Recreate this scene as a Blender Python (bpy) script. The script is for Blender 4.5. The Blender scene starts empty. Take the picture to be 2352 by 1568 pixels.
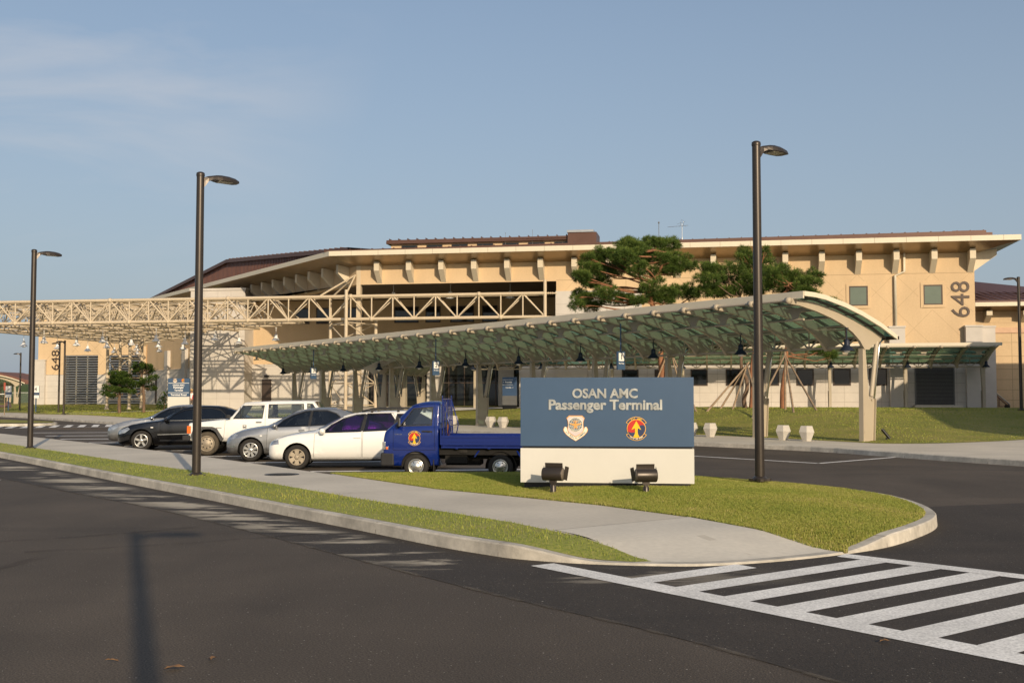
import bpy, bmesh, math, random
import numpy as np
from mathutils import Vector, Matrix, noise
from mathutils.geometry import delaunay_2d_cdt
from mathutils.bvhtree import BVHTree
random.seed(7); rng = np.random.default_rng(7)
C = bpy.context.scene.collection
S = bpy.context.scene
R = math.radians

# ------------------------------------------------------------------ camera
EYE = 1.8
cd = bpy.data.cameras.new("camera"); cam = bpy.data.objects.new("camera", cd); C.objects.link(cam)
cam.location = (0, 0, EYE); cam.rotation_euler = (R(90) + math.atan(124/2500), 0, 0)
cd.sensor_width = 36; cd.lens = 36*2500/2352; cd.clip_start = .1; cd.clip_end = 5000
S.camera = cam
S.render.resolution_x = 1024; S.render.resolution_y = 682
# ------------------------------------------------------------------ sky, sun, exposure
SUN_AZ = math.atan2(.335, -.942); SUN_EL = R(19.5)
sd = Vector((math.sin(SUN_AZ)*math.cos(SUN_EL), math.cos(SUN_AZ)*math.cos(SUN_EL), math.sin(SUN_EL)))
sl = bpy.data.lights.new("sun", 'SUN'); sl.energy = 4.2; sl.angle = R(.55); sl.color = (1, .81, .57)
so = bpy.data.objects.new("sun", sl); C.objects.link(so); so.rotation_euler = (-sd).to_track_quat('-Z', 'Y').to_euler()
w = bpy.data.worlds.new("World"); S.world = w; w.use_nodes = True
nt = w.node_tree; nt.nodes.clear()
def nd(nt, t, **k):
    n = nt.nodes.new(t)
    for a, b in k.items():
        if a.startswith('i_'): n.inputs[a[2:]].default_value = b
        else: setattr(n, a, b)
    return n
sky = nd(nt, 'ShaderNodeTexSky', sky_type='NISHITA', sun_disc=False, sun_elevation=SUN_EL, sun_rotation=SUN_AZ,
         air_density=1.0, dust_density=2.2, ozone_density=1.6, altitude=0)
tc = nd(nt, 'ShaderNodeTexCoord')
mp = nd(nt, 'ShaderNodeMapping'); mp.inputs['Scale'].default_value = (1.5, 2.0, 7.0); mp.inputs['Rotation'].default_value = (0, R(-24), 0); mp.inputs['Location'].default_value = (.55, .2, .1)
ns = nd(nt, 'ShaderNodeTexNoise', i_Scale=1.6, i_Detail=7.0, i_Roughness=.55, i_Distortion=.5)
rp = nd(nt, 'ShaderNodeValToRGB'); rp.color_ramp.elements[0].position = .44; rp.color_ramp.elements[1].position = .66
# thin high cloud in the upper left of the sky: a mask by direction
dp = nd(nt, 'ShaderNodeVectorMath', operation='DOT_PRODUCT'); dp.inputs[1].default_value = Vector((-.44, .82, .36)).normalized()
mr = nd(nt, 'ShaderNodeMapRange'); mr.inputs['From Min'].default_value = .935; mr.inputs['From Max'].default_value = 1.0
mu = nd(nt, 'ShaderNodeMath', operation='MULTIPLY'); mu2 = nd(nt, 'ShaderNodeMath', operation='MULTIPLY'); mu2.inputs[1].default_value = .6
mx = nd(nt, 'ShaderNodeMix', data_type='RGBA'); mx.inputs['B'].default_value = (4.9, 4.85, 5.0, 1)
hz = nd(nt, 'ShaderNodeSeparateXYZ'); hr = nd(nt, 'ShaderNodeMapRange'); hr.inputs['From Min'].default_value = -.02; hr.inputs['From Max'].default_value = .42
hr.inputs['To Min'].default_value = .86; hr.inputs['To Max'].default_value = .25
mxh = nd(nt, 'ShaderNodeMix', data_type='RGBA'); mxh.inputs['B'].default_value = (2.75, 3.2, 3.8, 1)
bg = nd(nt, 'ShaderNodeBackground', i_Strength=.127); ow = nd(nt, 'ShaderNodeOutputWorld')
L = nt.links.new
L(tc.outputs['Generated'], mp.inputs[0]); L(mp.outputs[0], ns.inputs['Vector']); L(ns.outputs[0], rp.inputs[0])
L(tc.outputs['Generated'], dp.inputs[0]); L(dp.outputs['Value'], mr.inputs[0]); L(rp.outputs[0], mu.inputs[0]); L(mr.outputs[0], mu.inputs[1])
L(mu.outputs[0], mu2.inputs[0]); L(mu2.outputs[0], mx.inputs['Factor'])
L(tc.outputs['Generated'], hz.inputs[0]); L(hz.outputs['Z'], hr.inputs[0]); L(hr.outputs[0], mxh.inputs['Factor'])
L(sky.outputs[0], mxh.inputs['A']); L(mxh.outputs['Result'], mx.inputs['A']); L(mx.outputs['Result'], bg.inputs['Color']); L(bg.outputs[0], ow.inputs[0])
S.view_settings.view_transform = 'Standard'; S.view_settings.look = 'None'; S.view_settings.gamma = 1; S.view_settings.exposure = 0.0
S.view_settings.use_curve_mapping = False

# ------------------------------------------------------------------ materials
MATS = {}
def lin(c): return tuple((x/12.92 if x <= .04045 else ((x+.055)/1.055)**2.4) for x in [v/255 for v in c])
def mat(name, col, rough=.6, metal=0., spec=.4, var=.10, scale=2.5, bump=0., bscale=40., coat=0., trans=0., alpha=1., stretch=(1,1,1), var2=0., scale2=30.):
    if name in MATS: return MATS[name]
    m = bpy.data.materials.new(name); m.use_nodes = True; nt = m.node_tree; L = nt.links.new
    b = nt.nodes['Principled BSDF']
    b.inputs['Roughness'].default_value = rough; b.inputs['Metallic'].default_value = metal
    b.inputs['Specular IOR Level'].default_value = spec; b.inputs['Coat Weight'].default_value = coat
    b.inputs['Coat Roughness'].default_value = .06
    b.inputs['Transmission Weight'].default_value = trans; b.inputs['Alpha'].default_value = alpha
    tc = nd(nt, 'ShaderNodeTexCoord'); mp = nd(nt, 'ShaderNodeMapping'); mp.inputs['Scale'].default_value = stretch
    L(tc.outputs['Object'], mp.inputs[0])
    n = nd(nt, 'ShaderNodeTexNoise', i_Scale=scale, i_Detail=6., i_Roughness=.6); L(mp.outputs[0], n.inputs['Vector'])
    r = nd(nt, 'ShaderNodeMapRange'); r.inputs['From Min'].default_value = .3; r.inputs['From Max'].default_value = .7
    r.inputs['To Min'].default_value = 1-var; r.inputs['To Max'].default_value = 1+var; L(n.outputs[0], r.inputs[0])
    v = nd(nt, 'ShaderNodeVectorMath', operation='SCALE'); v.inputs[0].default_value = col[:3]; L(r.outputs[0], v.inputs['Scale'])
    last = v
    if var2:
        n2 = nd(nt, 'ShaderNodeTexNoise', i_Scale=scale2, i_Detail=3.); L(tc.outputs['Object'], n2.inputs['Vector'])
        r2 = nd(nt, 'ShaderNodeMapRange'); r2.inputs['From Min'].default_value = .3; r2.inputs['From Max'].default_value = .7
        r2.inputs['To Min'].default_value = 1-var2; r2.inputs['To Max'].default_value = 1+var2; L(n2.outputs[0], r2.inputs[0])
        v2 = nd(nt, 'ShaderNodeVectorMath', operation='SCALE'); L(v.outputs[0], v2.inputs[0]); L(r2.outputs[0], v2.inputs['Scale']); last = v2
    L(last.outputs[0], b.inputs['Base Color'])
    if bump:
        n3 = nd(nt, 'ShaderNodeTexNoise', i_Scale=bscale, i_Detail=3.); L(tc.outputs['Object'], n3.inputs['Vector'])
        bp = nd(nt, 'ShaderNodeBump', i_Strength=bump, i_Distance=.02); L(n3.outputs[0], bp.inputs['Height']); L(bp.outputs[0], b.inputs['Normal'])
    MATS[name] = m; return m
M = {}
M['stucco'] = mat('stucco', (.60, .445, .275), .9, var=.09, scale=.5, stretch=(1,1,.35), bump=.15, bscale=60, var2=.04, scale2=9)
M['stucco_joint'] = mat('stucco_joint', (.36, .265, .16), .9, var=.05)
M['granite'] = mat('granite', (.56, .52, .47), .75, var=.06, scale=1.2, var2=.10, scale2=60, bump=.1)
M['granite_joint'] = mat('granite_joint', (.33, .30, .26), .9)
M['fascia'] = mat('fascia_panel', (.66, .60, .47), .5, var=.03)
M['bracket'] = mat('bracket_panel', (.63, .55, .42), .6, var=.04)
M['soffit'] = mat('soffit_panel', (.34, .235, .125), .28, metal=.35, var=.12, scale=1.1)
M['joint'] = mat('panel_joint', (.28, .24, .18), .8)
M['roofbrown'] = mat('brown_metal', (.112, .058, .043), .45, metal=.2, var=.1, scale=.8)
M['roofbrown2'] = mat('brown_ribbed_metal', (.16, .075, .055), .5, metal=.2, var=.1, scale=.8)
M['frame'] = mat('bronze_frame', (.075, .055, .045), .4, metal=.3)
M['glassdark'] = mat('dark_glass', (.012, .014, .013), .04, spec=.6, var=.3)
M['glassgreen'] = mat('green_grey_glass', (.125, .16, .125), .12, spec=.8, var=.05)
M['csteel'] = mat('canopy_painted_steel', (.42, .36, .27), .45, var=.06, scale=1.)
M['steel'] = mat('cream_painted_steel', (.56, .465, .335), .45, var=.05, scale=1.)
M['navy'] = mat('navy_metal', (.018, .025, .045), .5, metal=.2)
M['black'] = mat('black_paint', (.012, .012, .013), .45)
M['bronze'] = mat('dark_bronze_paint', (.052, .042, .034), .36, metal=.45, spec=.6, var=.1, bump=.03, bscale=200)
M['chrome'] = mat('chrome', (.75, .75, .74), .18, metal=1., var=.02)
M['alu'] = mat('aluminium', (.55, .55, .54), .35, metal=.9, var=.05)
M['white'] = mat('white_paint', (.80, .79, .76), .5, var=.03)
M['blue'] = mat('blue_sign_panel', (.045, .088, .160), .42, var=.05, scale=1.5, bump=.03, bscale=90)
M['bluedk'] = mat('dark_blue_sign_panel', (.05, .09, .17), .45, var=.05)
M['cream'] = mat('cream_sign_panel', (.60, .585, .535), .45, var=.025, scale=2.)
M['concrete2'] = mat('pale_concrete', (.62, .575, .49), .9, var=.08, scale=.7, bump=.12, bscale=120, var2=.05, scale2=14)
M['concrete'] = mat('concrete', (.565, .515, .43), .9, var=.12, scale=.5, bump=.12, bscale=120, var2=.05, scale2=14)
M['kerb'] = mat('kerb_concrete', (.49, .455, .39), .9, var=.28, scale=1.6, bump=.25, bscale=60, var2=.10, scale2=12)
M['gray'] = mat('grey_metal', (.16, .16, .16), .5, metal=.2)
M['roller'] = mat('roller_door_grey', (.065, .065, .065), .55)
M['bark'] = mat('pine_bark', (.16, .105, .07), .95, var=.4, scale=6, bump=.9, bscale=18, stretch=(1,1,.3))
M['barkred'] = mat('red_pine_bark', (.25, .115, .06), .95, var=.4, scale=6, bump=.8, bscale=18, stretch=(1,1,.3))
M['stake'] = mat('wooden_stake', (.30, .215, .135), .9, var=.25, scale=4, bump=.3)
M['stone'] = mat('white_gravel', (.72, .70, .66), .9, var=.25, scale=20, bump=1., bscale=14)
M['rubber'] = mat('rubber', (.022, .020, .018), .85, var=.2, scale=6)
M['line'] = mat('road_marking_paint', (.76, .745, .71), .8, var=.17, scale=1.0, var2=.24, scale2=45, bump=.2, bscale=90)
M['yellow'] = mat('yellow_marking_paint', (.45, .26, .06), .8, var=.2)

# ------------------------------------------------------------------ mesh helpers
def frame(o, ang): return Matrix.Translation(Vector((o[0], o[1], o[2] if len(o) > 2 else 0))) @ Matrix.Rotation(ang, 4, 'Z')
class MB:
    def __init__(s, F=None): s.v = []; s.f = []; s.m = []; s.k = 0; s.F = F; s.sm = []; s.smooth = False
    def add(s, vs, fs):
        n = len(s.v)
        for p in vs:
            p = Vector(p); s.v.append(tuple(s.F @ p) if s.F is not None else tuple(p))
        for f in fs: s.f.append([n+i for i in f]); s.m.append(s.k); s.sm.append(s.smooth)
        return s
    def box(s, a, b, X=None):
        x0, y0, z0 = a; x1, y1, z1 = b
        vs = [(x0,y0,z0),(x1,y0,z0),(x1,y1,z0),(x0,y1,z0),(x0,y0,z1),(x1,y0,z1),(x1,y1,z1),(x0,y1,z1)]
        if X is not None: vs = [X @ Vector(p) for p in vs]
        return s.add(vs, [(0,3,2,1),(4,5,6,7),(0,1,5,4),(1,2,6,5),(2,3,7,6),(3,0,4,7)])
    def prism(s, poly, fn, t0, t1):
        """poly: 2-D points, fn(a,b,t)->3-D"""
        n = len(poly)
        vs = [fn(a, b, t0) for a, b in poly] + [fn(a, b, t1) for a, b in poly]
        fs = [list(range(n-1, -1, -1)), list(range(n, 2*n))] + [(i, (i+1) % n, n+(i+1) % n, n+i) for i in range(n)]
        return s.add(vs, fs)
    def tube(s, p, q, r, n=8, r2=None, caps=True):
        p = Vector(p); q = Vector(q); d = (q-p)
        if d.length < 1e-6: return s
        d.normalize(); u = d.orthogonal().normalized(); w_ = d.cross(u); r2 = r if r2 is None else r2
        vs = []
        for c, rr in ((p, r), (q, r2)):
            for i in range(n):
                a = 2*math.pi*i/n; vs.append(c + u*(rr*math.cos(a)) + w_*(rr*math.sin(a)))
        sm = s.smooth; s.smooth = True
        s.add(vs, [(i, (i+1) % n, n+(i+1) % n, n+i) for i in range(n)])
        s.smooth = False
        if caps: s.add(vs, [list(range(n-1, -1, -1)), list(range(n, 2*n))])
        s.smooth = sm; return s
    def path(s, pts, rs, n=8):
        pts = [Vector(p) for p in pts]
        if not hasattr(rs, '__len__'): rs = [rs]*len(pts)
        u = None; vs = []
        for i, p in enumerate(pts):
            d = (pts[min(i+1, len(pts)-1)] - pts[max(i-1, 0)]).normalized()
            if u is None: u = d.orthogonal().normalized()
            else: u = (u - d*u.dot(d)).normalized()
            w_ = d.cross(u)
            for k in range(n):
                a = 2*math.pi*k/n; vs.append(p + u*(rs[i]*math.cos(a)) + w_*(rs[i]*math.sin(a)))
        fs = []
        for i in range(len(pts)-1):
            for k in range(n): fs.append((i*n+k, i*n+(k+1) % n, (i+1)*n+(k+1) % n, (i+1)*n+k))
        fs += [list(range(n-1, -1, -1)), list(range((len(pts)-1)*n, len(pts)*n))]
        sm = s.smooth; s.smooth = True; s.add(vs, fs); s.smooth = sm; return s
    def lathe(s, prof, c=(0,0,0), n=16, ax='Z', caps=True):
        c = Vector(c); vs = []
        for r, z in prof:
            for i in range(n):
                a = 2*math.pi*i/n; x, y = r*math.cos(a), r*math.sin(a)
                vs.append(c + (Vector((x, y, z)) if ax == 'Z' else Vector((x, z, y)) if ax == 'Y' else Vector((z, x, y))))
        fs = [(i*n+k, i*n+(k+1) % n, (i+1)*n+(k+1) % n, (i+1)*n+k) for i in range(len(prof)-1) for k in range(n)]
        sm = s.smooth; s.smooth = True; s.add(vs, fs); s.smooth = False
        if caps: s.add(vs, [list(range(n-1, -1, -1)), list(range((len(prof)-1)*n, len(prof)*n))])
        s.smooth = sm; return s
    def build(s, name, mats, parent=None, bevel=0, fix=False):
        if not isinstance(mats, (list, tuple)): mats = [mats]
        me = bpy.data.meshes.new(name)
        inv = parent_world(parent).inverted() if parent is not None else None
        vs = [tuple(inv @ Vector(p)) for p in s.v] if (inv is not None and s.F is not None) else s.v
        me.from_pydata(vs, [], s.f)
        for m in mats: me.materials.append(m)
        me.polygons.foreach_set('material_index', s.m); me.polygons.foreach_set('use_smooth', s.sm)
        if fix or bevel:
            bm = bmesh.new(); bm.from_mesh(me); bmesh.ops.recalc_face_normals(bm, faces=bm.faces)
            if bevel: bmesh.ops.bevel(bm, geom=bm.edges[:], offset=bevel, segments=2, affect='EDGES', profile=.6, clamp_overlap=True)
            bm.to_mesh(me); bm.free()
        me.update()
        o = bpy.data.objects.new(name, me); C.objects.link(o)
        if parent is not None: o.parent = parent
        return o
def parent_world(o):
    Mx = Matrix.Identity(4)
    while o is not None:
        Mx = Matrix.LocRotScale(o.location, o.rotation_euler, o.scale) @ Mx; o = o.parent
    return Mx
WORLD = Matrix.Identity(4)
def tag(o, label=None, cat=None, group=None, kind=None):
    if label: o['label'] = label
    if cat: o['category'] = cat
    if group: o['group'] = group
    if kind: o['kind'] = kind
    return o
def thing(name, label, cat, loc=(0,0,0), rz=0, group=None):
    o = bpy.data.objects.new(name, None); C.objects.link(o); o.empty_display_size = .3
    o.location = loc; o.rotation_euler = (0, 0, rz); tag(o, label, cat, group); return o
def kids(o): return [c for c in bpy.data.objects if c.parent == o]
def dup(o, parent=None, loc=None, rz=None, label=None):
    c = o.copy(); C.objects.link(c)
    if parent is not None: c.parent = parent
    if loc is not None: c.location = loc
    if rz is not None: c.rotation_euler = (0, 0, rz)
    if label: c['label'] = label
    for ch in kids(o): dup(ch, c)
    return c
def text_mesh(body, width=None, height=None, extr=.01, bold=0., spacing=1.):
    cu = bpy.data.curves.new('t', 'FONT'); cu.body = body; cu.size = 1; cu.extrude = 0; cu.offset = bold
    cu.align_x = 'CENTER'; cu.align_y = 'CENTER'; cu.space_character = spacing; cu.resolution_u = 3; cu.extrude = .5
    o = bpy.data.objects.new('t', cu); C.objects.link(o)
    bpy.context.view_layer.update()
    me = bpy.data.meshes.new_from_object(o.evaluated_get(bpy.context.evaluated_depsgraph_get()))
    bpy.data.objects.remove(o)
    n = len(me.vertices); a = np.empty(n*3); me.vertices.foreach_get('co', a); a = a.reshape(-1, 3)
    lo, hi = a.min(0), a.max(0); c = (lo+hi)/2; a -= c; sx = sy = 1
    if width: sx = width/(hi[0]-lo[0])
    if height: sy = height/(hi[1]-lo[1])
    if not width: sx = sy
    if not height: sy = sx
    a[:, 0] *= sx; a[:, 1] *= sy; a[:, 2] *= extr
    return [tuple(p) for p in a], [list(p.vertices) for p in me.polygons]
def put_text(mb, body, X, **k):
    vs, fs = text_mesh(body, **k); mb.add([X @ Vector(p) for p in vs], fs)
def face_mat(o, right, up):   # maps text plane (x right, y up, z out) to 3-D
    r = Vector(right).normalized(); u = Vector(up).normalized(); n = r.cross(u)
    Mx = Matrix((r, u, n)).transposed().to_4x4(); Mx.translation = Vector(o); return Mx
def inside(poly, x, y):
    c = False; n = len(poly)
    for i in range(n):
        x0, y0 = poly[i]; x1, y1 = poly[(i+1) % n]
        if (y0 > y) != (y1 > y) and x < (x1-x0)*(y-y0)/(y1-y0)+x0: c = not c
    return c
def inside_np(poly, X, Y):
    c = np.zeros(X.shape, bool); n = len(poly)
    for i in range(n):
        x0, y0 = poly[i]; x1, y1 = poly[(i+1) % n]
        if y0 == y1: continue
        c ^= ((y0 > Y) != (y1 > Y)) & (X < (x1-x0)*(Y-y0)/(y1-y0)+x0)
    return c
def spline(pts, k=6, closed=False):
    out = []; n = len(pts)
    for i in range(n if closed else n-1):
        p0 = Vector(pts[(i-1) % n if closed else max(i-1, 0)]); p1 = Vector(pts[i]); p2 = Vector(pts[(i+1) % n]); p3 = Vector(pts[(i+2) % n if closed else min(i+2, n-1)])
        for j in range(k):
            t = j/k; out.append(tuple(.5*((2*p1)+(-p0+p2)*t+(2*p0-5*p1+4*p2-p3)*t*t+(-p0+3*p1-3*p2+p3)*t**3)))
    if not closed: out.append(tuple(pts[-1]))
    return out
def field(name, poly, hf, step, m, kind='structure', parent=None, edge=None):
    """a polygon of ground filled with a grid and lifted by hf"""
    edge = edge or step; b = []
    for i in range(len(poly)):
        a = Vector(poly[i][:2]); c = Vector(poly[(i+1) % len(poly)][:2]); n = max(1, int((c-a).length/edge))
        for j in range(n): b.append(a.lerp(c, j/n))
    xs = [p[0] for p in b]; ys = [p[1] for p in b]; nb = len(b); pts = list(b)
    gx = np.arange(min(xs)+step/2, max(xs), step); gy = np.arange(min(ys)+step/2, max(ys), step)
    P = [(p[0], p[1]) for p in b]
    GX, GY = np.meshgrid(gx, gy); msk = inside_np(P, GX, GY)
    pts += [Vector((x, y)) for x, y in zip(GX[msk], GY[msk])]
    r = delaunay_2d_cdt(pts, [(i, (i+1) % nb) for i in range(nb)], [], 1, 1e-5)
    vs = [(p[0], p[1], hf(p[0], p[1])) for p in r[0]]
    me = bpy.data.meshes.new(name); me.from_pydata(vs, [], r[2]); me.materials.append(m)
    me.polygons.foreach_set('use_smooth', [True]*len(me.polygons)); me.update()
    if me.polygons and sum(p.normal.z for p in me.polygons) < 0: me.flip_normals()
    o = bpy.data.objects.new(name, me); C.objects.link(o)
    if kind: tag(o, kind=kind)
    return o
def seg_dist(p, a, b):
    ax, ay = a; bx, by = b; dx, dy = bx-ax, by-ay
    t = max(0, min(1, ((p[0]-ax)*dx+(p[1]-ay)*dy)/(dx*dx+dy*dy+1e-9)))
    return math.hypot(p[0]-ax-t*dx, p[1]-ay-t*dy)
def poly_dist(p, pl): return min(seg_dist(p, pl[i], pl[i+1]) for i in range(len(pl)-1))
def sst(x): x = max(0, min(1, x)); return x*x*(3-2*x)
# ================================================================== GROUND
def asphalt(name, base, dust=0.):
    m = bpy.data.materials.new(name); m.use_nodes = True; nt = m.node_tree; L = nt.links.new; b = nt.nodes['Principled BSDF']
    b.inputs['Roughness'].default_value = .82; b.inputs['Specular IOR Level'].default_value = .35
    tc = nd(nt, 'ShaderNodeTexCoord')
    def noi(sc, det, lo, hi, st=(1,1,1), f=(.3,.7), dist=0.):
        mp = nd(nt, 'ShaderNodeMapping'); mp.inputs['Scale'].default_value = st; mp.inputs['Rotation'].default_value = (0, 0, R(35)); L(tc.outputs['Object'], mp.inputs[0])
        n = nd(nt, 'ShaderNodeTexNoise', i_Scale=sc, i_Detail=det, i_Distortion=dist); L(mp.outputs[0], n.inputs['Vector'])
        r = nd(nt, 'ShaderNodeMapRange'); r.inputs['From Min'].default_value = f[0]; r.inputs['From Max'].default_value = f[1]
        r.inputs['To Min'].default_value = lo; r.inputs['To Max'].default_value = hi; L(n.outputs[0], r.inputs[0]); return r, n
    a, _ = noi(.3, 6, .78, 1.22, dist=.6); c, _ = noi(1.3, 6, .90, 1.10, (1, .35, 1)); d, nn = noi(70, 3, .45, 1.55)
    g, _ = noi(.55, 4, 1., .80, (.12, 1.6, 1), f=(.56, .68))
    v = nd(nt, 'ShaderNodeVectorMath', operation='SCALE'); v.inputs[0].default_value = base; L(a.outputs[0], v.inputs['Scale'])
    for q in (c, d, g):
        v2 = nd(nt, 'ShaderNodeVectorMath', operation='SCALE'); L(v.outputs[0], v2.inputs[0]); L(q.outputs[0], v2.inputs['Scale']); v = v2
    # pale grit
    sp, _ = noi(38, 1, 0, 1, f=(.735, .765))
    mx = nd(nt, 'ShaderNodeMix', data_type='RGBA'); mx.inputs['B'].default_value = (.36, .33, .28, 1); L(sp.outputs[0], mx.inputs['Factor']); L(v.outputs[0], mx.inputs['A'])
    last = mx.outputs['Result']
    if dust:
        uv = nd(nt, 'ShaderNodeUVMap'); mp = nd(nt, 'ShaderNodeMapping'); mp.inputs['Scale'].default_value = (.42, 1.35, 1); mp.inputs['Rotation'].default_value = (0, 0, R(-6)); L(tc.outputs['Object'], mp.inputs[0])
        n = nd(nt, 'ShaderNodeTexNoise', i_Scale=1.0, i_Detail=7., i_Roughness=.68, i_Distortion=.35); L(mp.outputs[0], n.inputs['Vector'])
        r = nd(nt, 'ShaderNodeMapRange'); r.inputs['From Min'].default_value = .50; r.inputs['From Max'].default_value = .575; L(n.outputs[0], r.inputs[0])
        sx = nd(nt, 'ShaderNodeSeparateXYZ'); L(uv.outputs[0], sx.inputs[0])
        ra = nd(nt, 'ShaderNodeMapRange'); ra.inputs['From Min'].default_value = .15; ra.inputs['From Max'].default_value = .5; L(sx.outputs['Y'], ra.inputs[0])
        rb = nd(nt, 'ShaderNodeMapRange'); rb.inputs['From Min'].default_value = 1.5; rb.inputs['From Max'].default_value = .8; L(sx.outputs['Y'], rb.inputs[0])
        rc = nd(nt, 'ShaderNodeMapRange'); rc.inputs['From Min'].default_value = 72.; rc.inputs['From Max'].default_value = 69.5; L(sx.outputs['X'], rc.inputs[0])
        k = r
        for q in (ra, rb, rc):
            mm = nd(nt, 'ShaderNodeMath', operation='MULTIPLY'); L(k.outputs[0], mm.inputs[0]); L(q.outputs[0], mm.inputs[1]); k = mm
        k2 = nd(nt, 'ShaderNodeMath', operation='MULTIPLY'); k2.inputs[1].default_value = .85; L(k.outputs[0], k2.inputs[0])
        m2 = nd(nt, 'ShaderNodeMix', data_type='RGBA'); m2.inputs['B'].default_value = (.50, .44, .34, 1); L(k2.outputs[0], m2.inputs['Factor']); L(last, m2.inputs['A']); last = m2.outputs['Result']
    L(last, b.inputs['Base Color'])
    bp = nd(nt, 'ShaderNodeBump', i_Strength=.55, i_Distance=.012); L(nn.outputs[0], bp.inputs['Height']); L(bp.outputs[0], b.inputs['Normal'])
    return m
M['asphalt'] = asphalt('asphalt', (.082, .065, .049)); M['asphalt_new'] = asphalt('newer_asphalt', (.046, .037, .029), 1.); M['asphalt_lot'] = asphalt('parking_lot_asphalt', (.075, .064, .056))

def grassmat(name, c1, c2, c3, sc=1.):
    m = bpy.data.materials.new(name); m.use_nodes = True; nt = m.node_tree; L = nt.links.new; b = nt.nodes['Principled BSDF']
    b.inputs['Roughness'].default_value = .75; b.inputs['Specular IOR Level'].default_value = .2
    tc = nd(nt, 'ShaderNodeTexCoord')
    n = nd(nt, 'ShaderNodeTexNoise', i_Scale=.35*sc, i_Detail=5.); L(tc.outputs['Object'], n.inputs['Vector'])
    n2 = nd(nt, 'ShaderNodeTexNoise', i_Scale=14*sc, i_Detail=4.); L(tc.outputs['Object'], n2.inputs['Vector'])
    ad = nd(nt, 'ShaderNodeMath', operation='ADD'); L(n.outputs[0], ad.inputs[0]); L(n2.outputs[0], ad.inputs[1])
    r = nd(nt, 'ShaderNodeValToRGB'); e = r.color_ramp.elements; e[0].position = .38; e[1].position = .62
    e[0].color = (*c1, 1); e[1].color = (*c3, 1); x = e.new(.5); x.color = (*c2, 1)
    hf = nd(nt, 'ShaderNodeMath', operation='MULTIPLY'); hf.inputs[1].default_value = .5; L(ad.outputs[0], hf.inputs[0]); L(hf.outputs[0], r.inputs[0])
    L(r.outputs[0], b.inputs['Base Color'])
    n3 = nd(nt, 'ShaderNodeTexNoise', i_Scale=28*sc, i_Detail=4.); L(tc.outputs['Object'], n3.inputs['Vector'])
    bp = nd(nt, 'ShaderNodeBump', i_Strength=.45, i_Distance=.04); L(n3.outputs[0], bp.inputs['Height']); L(bp.outputs[0], b.inputs['Normal'])
    return m
M['lawn'] = grassmat('lawn_grass', (.165, .185, .034), (.25, .24, .048), (.32, .27, .08))
M['soil'] = grassmat('turf_soil', (.21, .24, .048), (.29, .30, .068), (.35, .31, .10))
M['farhill'] = grassmat('embankment_grass', (.045, .075, .022), (.07, .10, .03), (.10, .12, .045), .3)

# the sheet of ground to the horizon
g = MB(); g.add([(-900,-300,-.012),(900,-300,-.012),(900,1500,-.012),(-900,1500,-.012)], [(0,1,2,3)]); tag(g.build('ground', M['farhill']), kind='structure')
g = MB(); g.add([(-140,-60,0),(60,-60,0),(60,62,0),(8,62,0),(-24,92,0),(-140,200,0)], [(0,1,2,3,4,5)]); tag(g.build('road', M['asphalt']), kind='structure')

KN = [(-42,67.0),(-30,51.2),(-22,40.8),(-14.82,31.64),(-8.42,23.1),(-5.78,19.62),(-3.4,16.43),(-2.04,14.64),(-.92,13.13),(-.3,12.42),(0,12.13),(.4,11.9),(.81,11.73),(1.47,11.6),(2.07,11.6),(2.83,11.88),(3.68,12.38),(4.42,12.98),(5.15,13.9),(5.77,14.9),(6.12,15.9),(6.3,17.1),(6.27,18.4),(5.75,19.9),(4.9,21.1),(3.7,22.5),(1.9,23.35),(.17,23.62),(-3.8,23.3)]
KNS = spline([(a, b, 0) for a, b in KN], 5); KNS = [(p[0], p[1]) for p in KNS]
FARSIDE = [(-3.8,22.95),(-8.92,30.49),(-14.93,38.37),(-22.33,47.61),(-32,60),(-46,78)]
DROP = [(1.15,11.62),(2.0,11.6),(2.83,11.88),(3.6,12.35)]
def islz(x, y): return .022 + .128*sst((poly_dist((x, y), DROP)-.15)/1.25)
ISL = KNS + FARSIDE[0:] + [(-52, 74)]
def kerb_line(name, line, hz, wdt=.16, m=None, side=1, joints=2.0):
    mb = MB(); mb.smooth = False; n = len(line); acc = 0; vs = []
    for i, p in enumerate(line):
        a = Vector(line[max(i-1, 0)]); c = Vector(line[min(i+1, n-1)]); d = (c-a).normalized(); nn = Vector((-d.y, d.x))*side
        h = hz(*p); P = Vector(p)
        row = []
        for o, z in ((0, -.02), (.008, h*.5), (.012, max(h-.015, .004)), (.03, h+.003), (wdt, h+.003), (wdt, -.05)):
            q = P + nn*o; row.append((q.x, q.y, z))
        vs += row
    fs = []
    for i in range(n-1):
        for k in range(5): fs.append((i*6+k, (i+1)*6+k, (i+1)*6+k+1, i*6+k+1))
    mb.add(vs, fs); mb.smooth = False
    # joints between kerb stones
    mb.k = 1; acc = 0; nxt = joints*.5
    for i in range(n-1):
        a = Vector(line[i]); c = Vector(line[i+1]); l = (c-a).length
        while acc+l > nxt:
            t = (nxt-acc)/l; P = a.lerp(c, t); d = (c-a).normalized(); nn = Vector((-d.y, d.x))*side; h = hz(P.x, P.y)
            if h > .08:
                q = []
                for o, z in ((-.002, .0), (.009, h*.5), (.026, h+.0055), (wdt, h+.0055)):
                    for s in (-.011, .011): k = P+nn*o+d*s; q.append((k.x, k.y, z))
                mb.add(q, [(0,1,3,2),(2,3,5,4),(4,5,7,6)])
            nxt += joints
        acc += l
    o = mb.build(name, [m or M['kerb'], M['granite_joint']], fix=False); return tag(o, kind='structure')
kerb_line('kerb', KNS, islz, joints=2.6)
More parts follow.
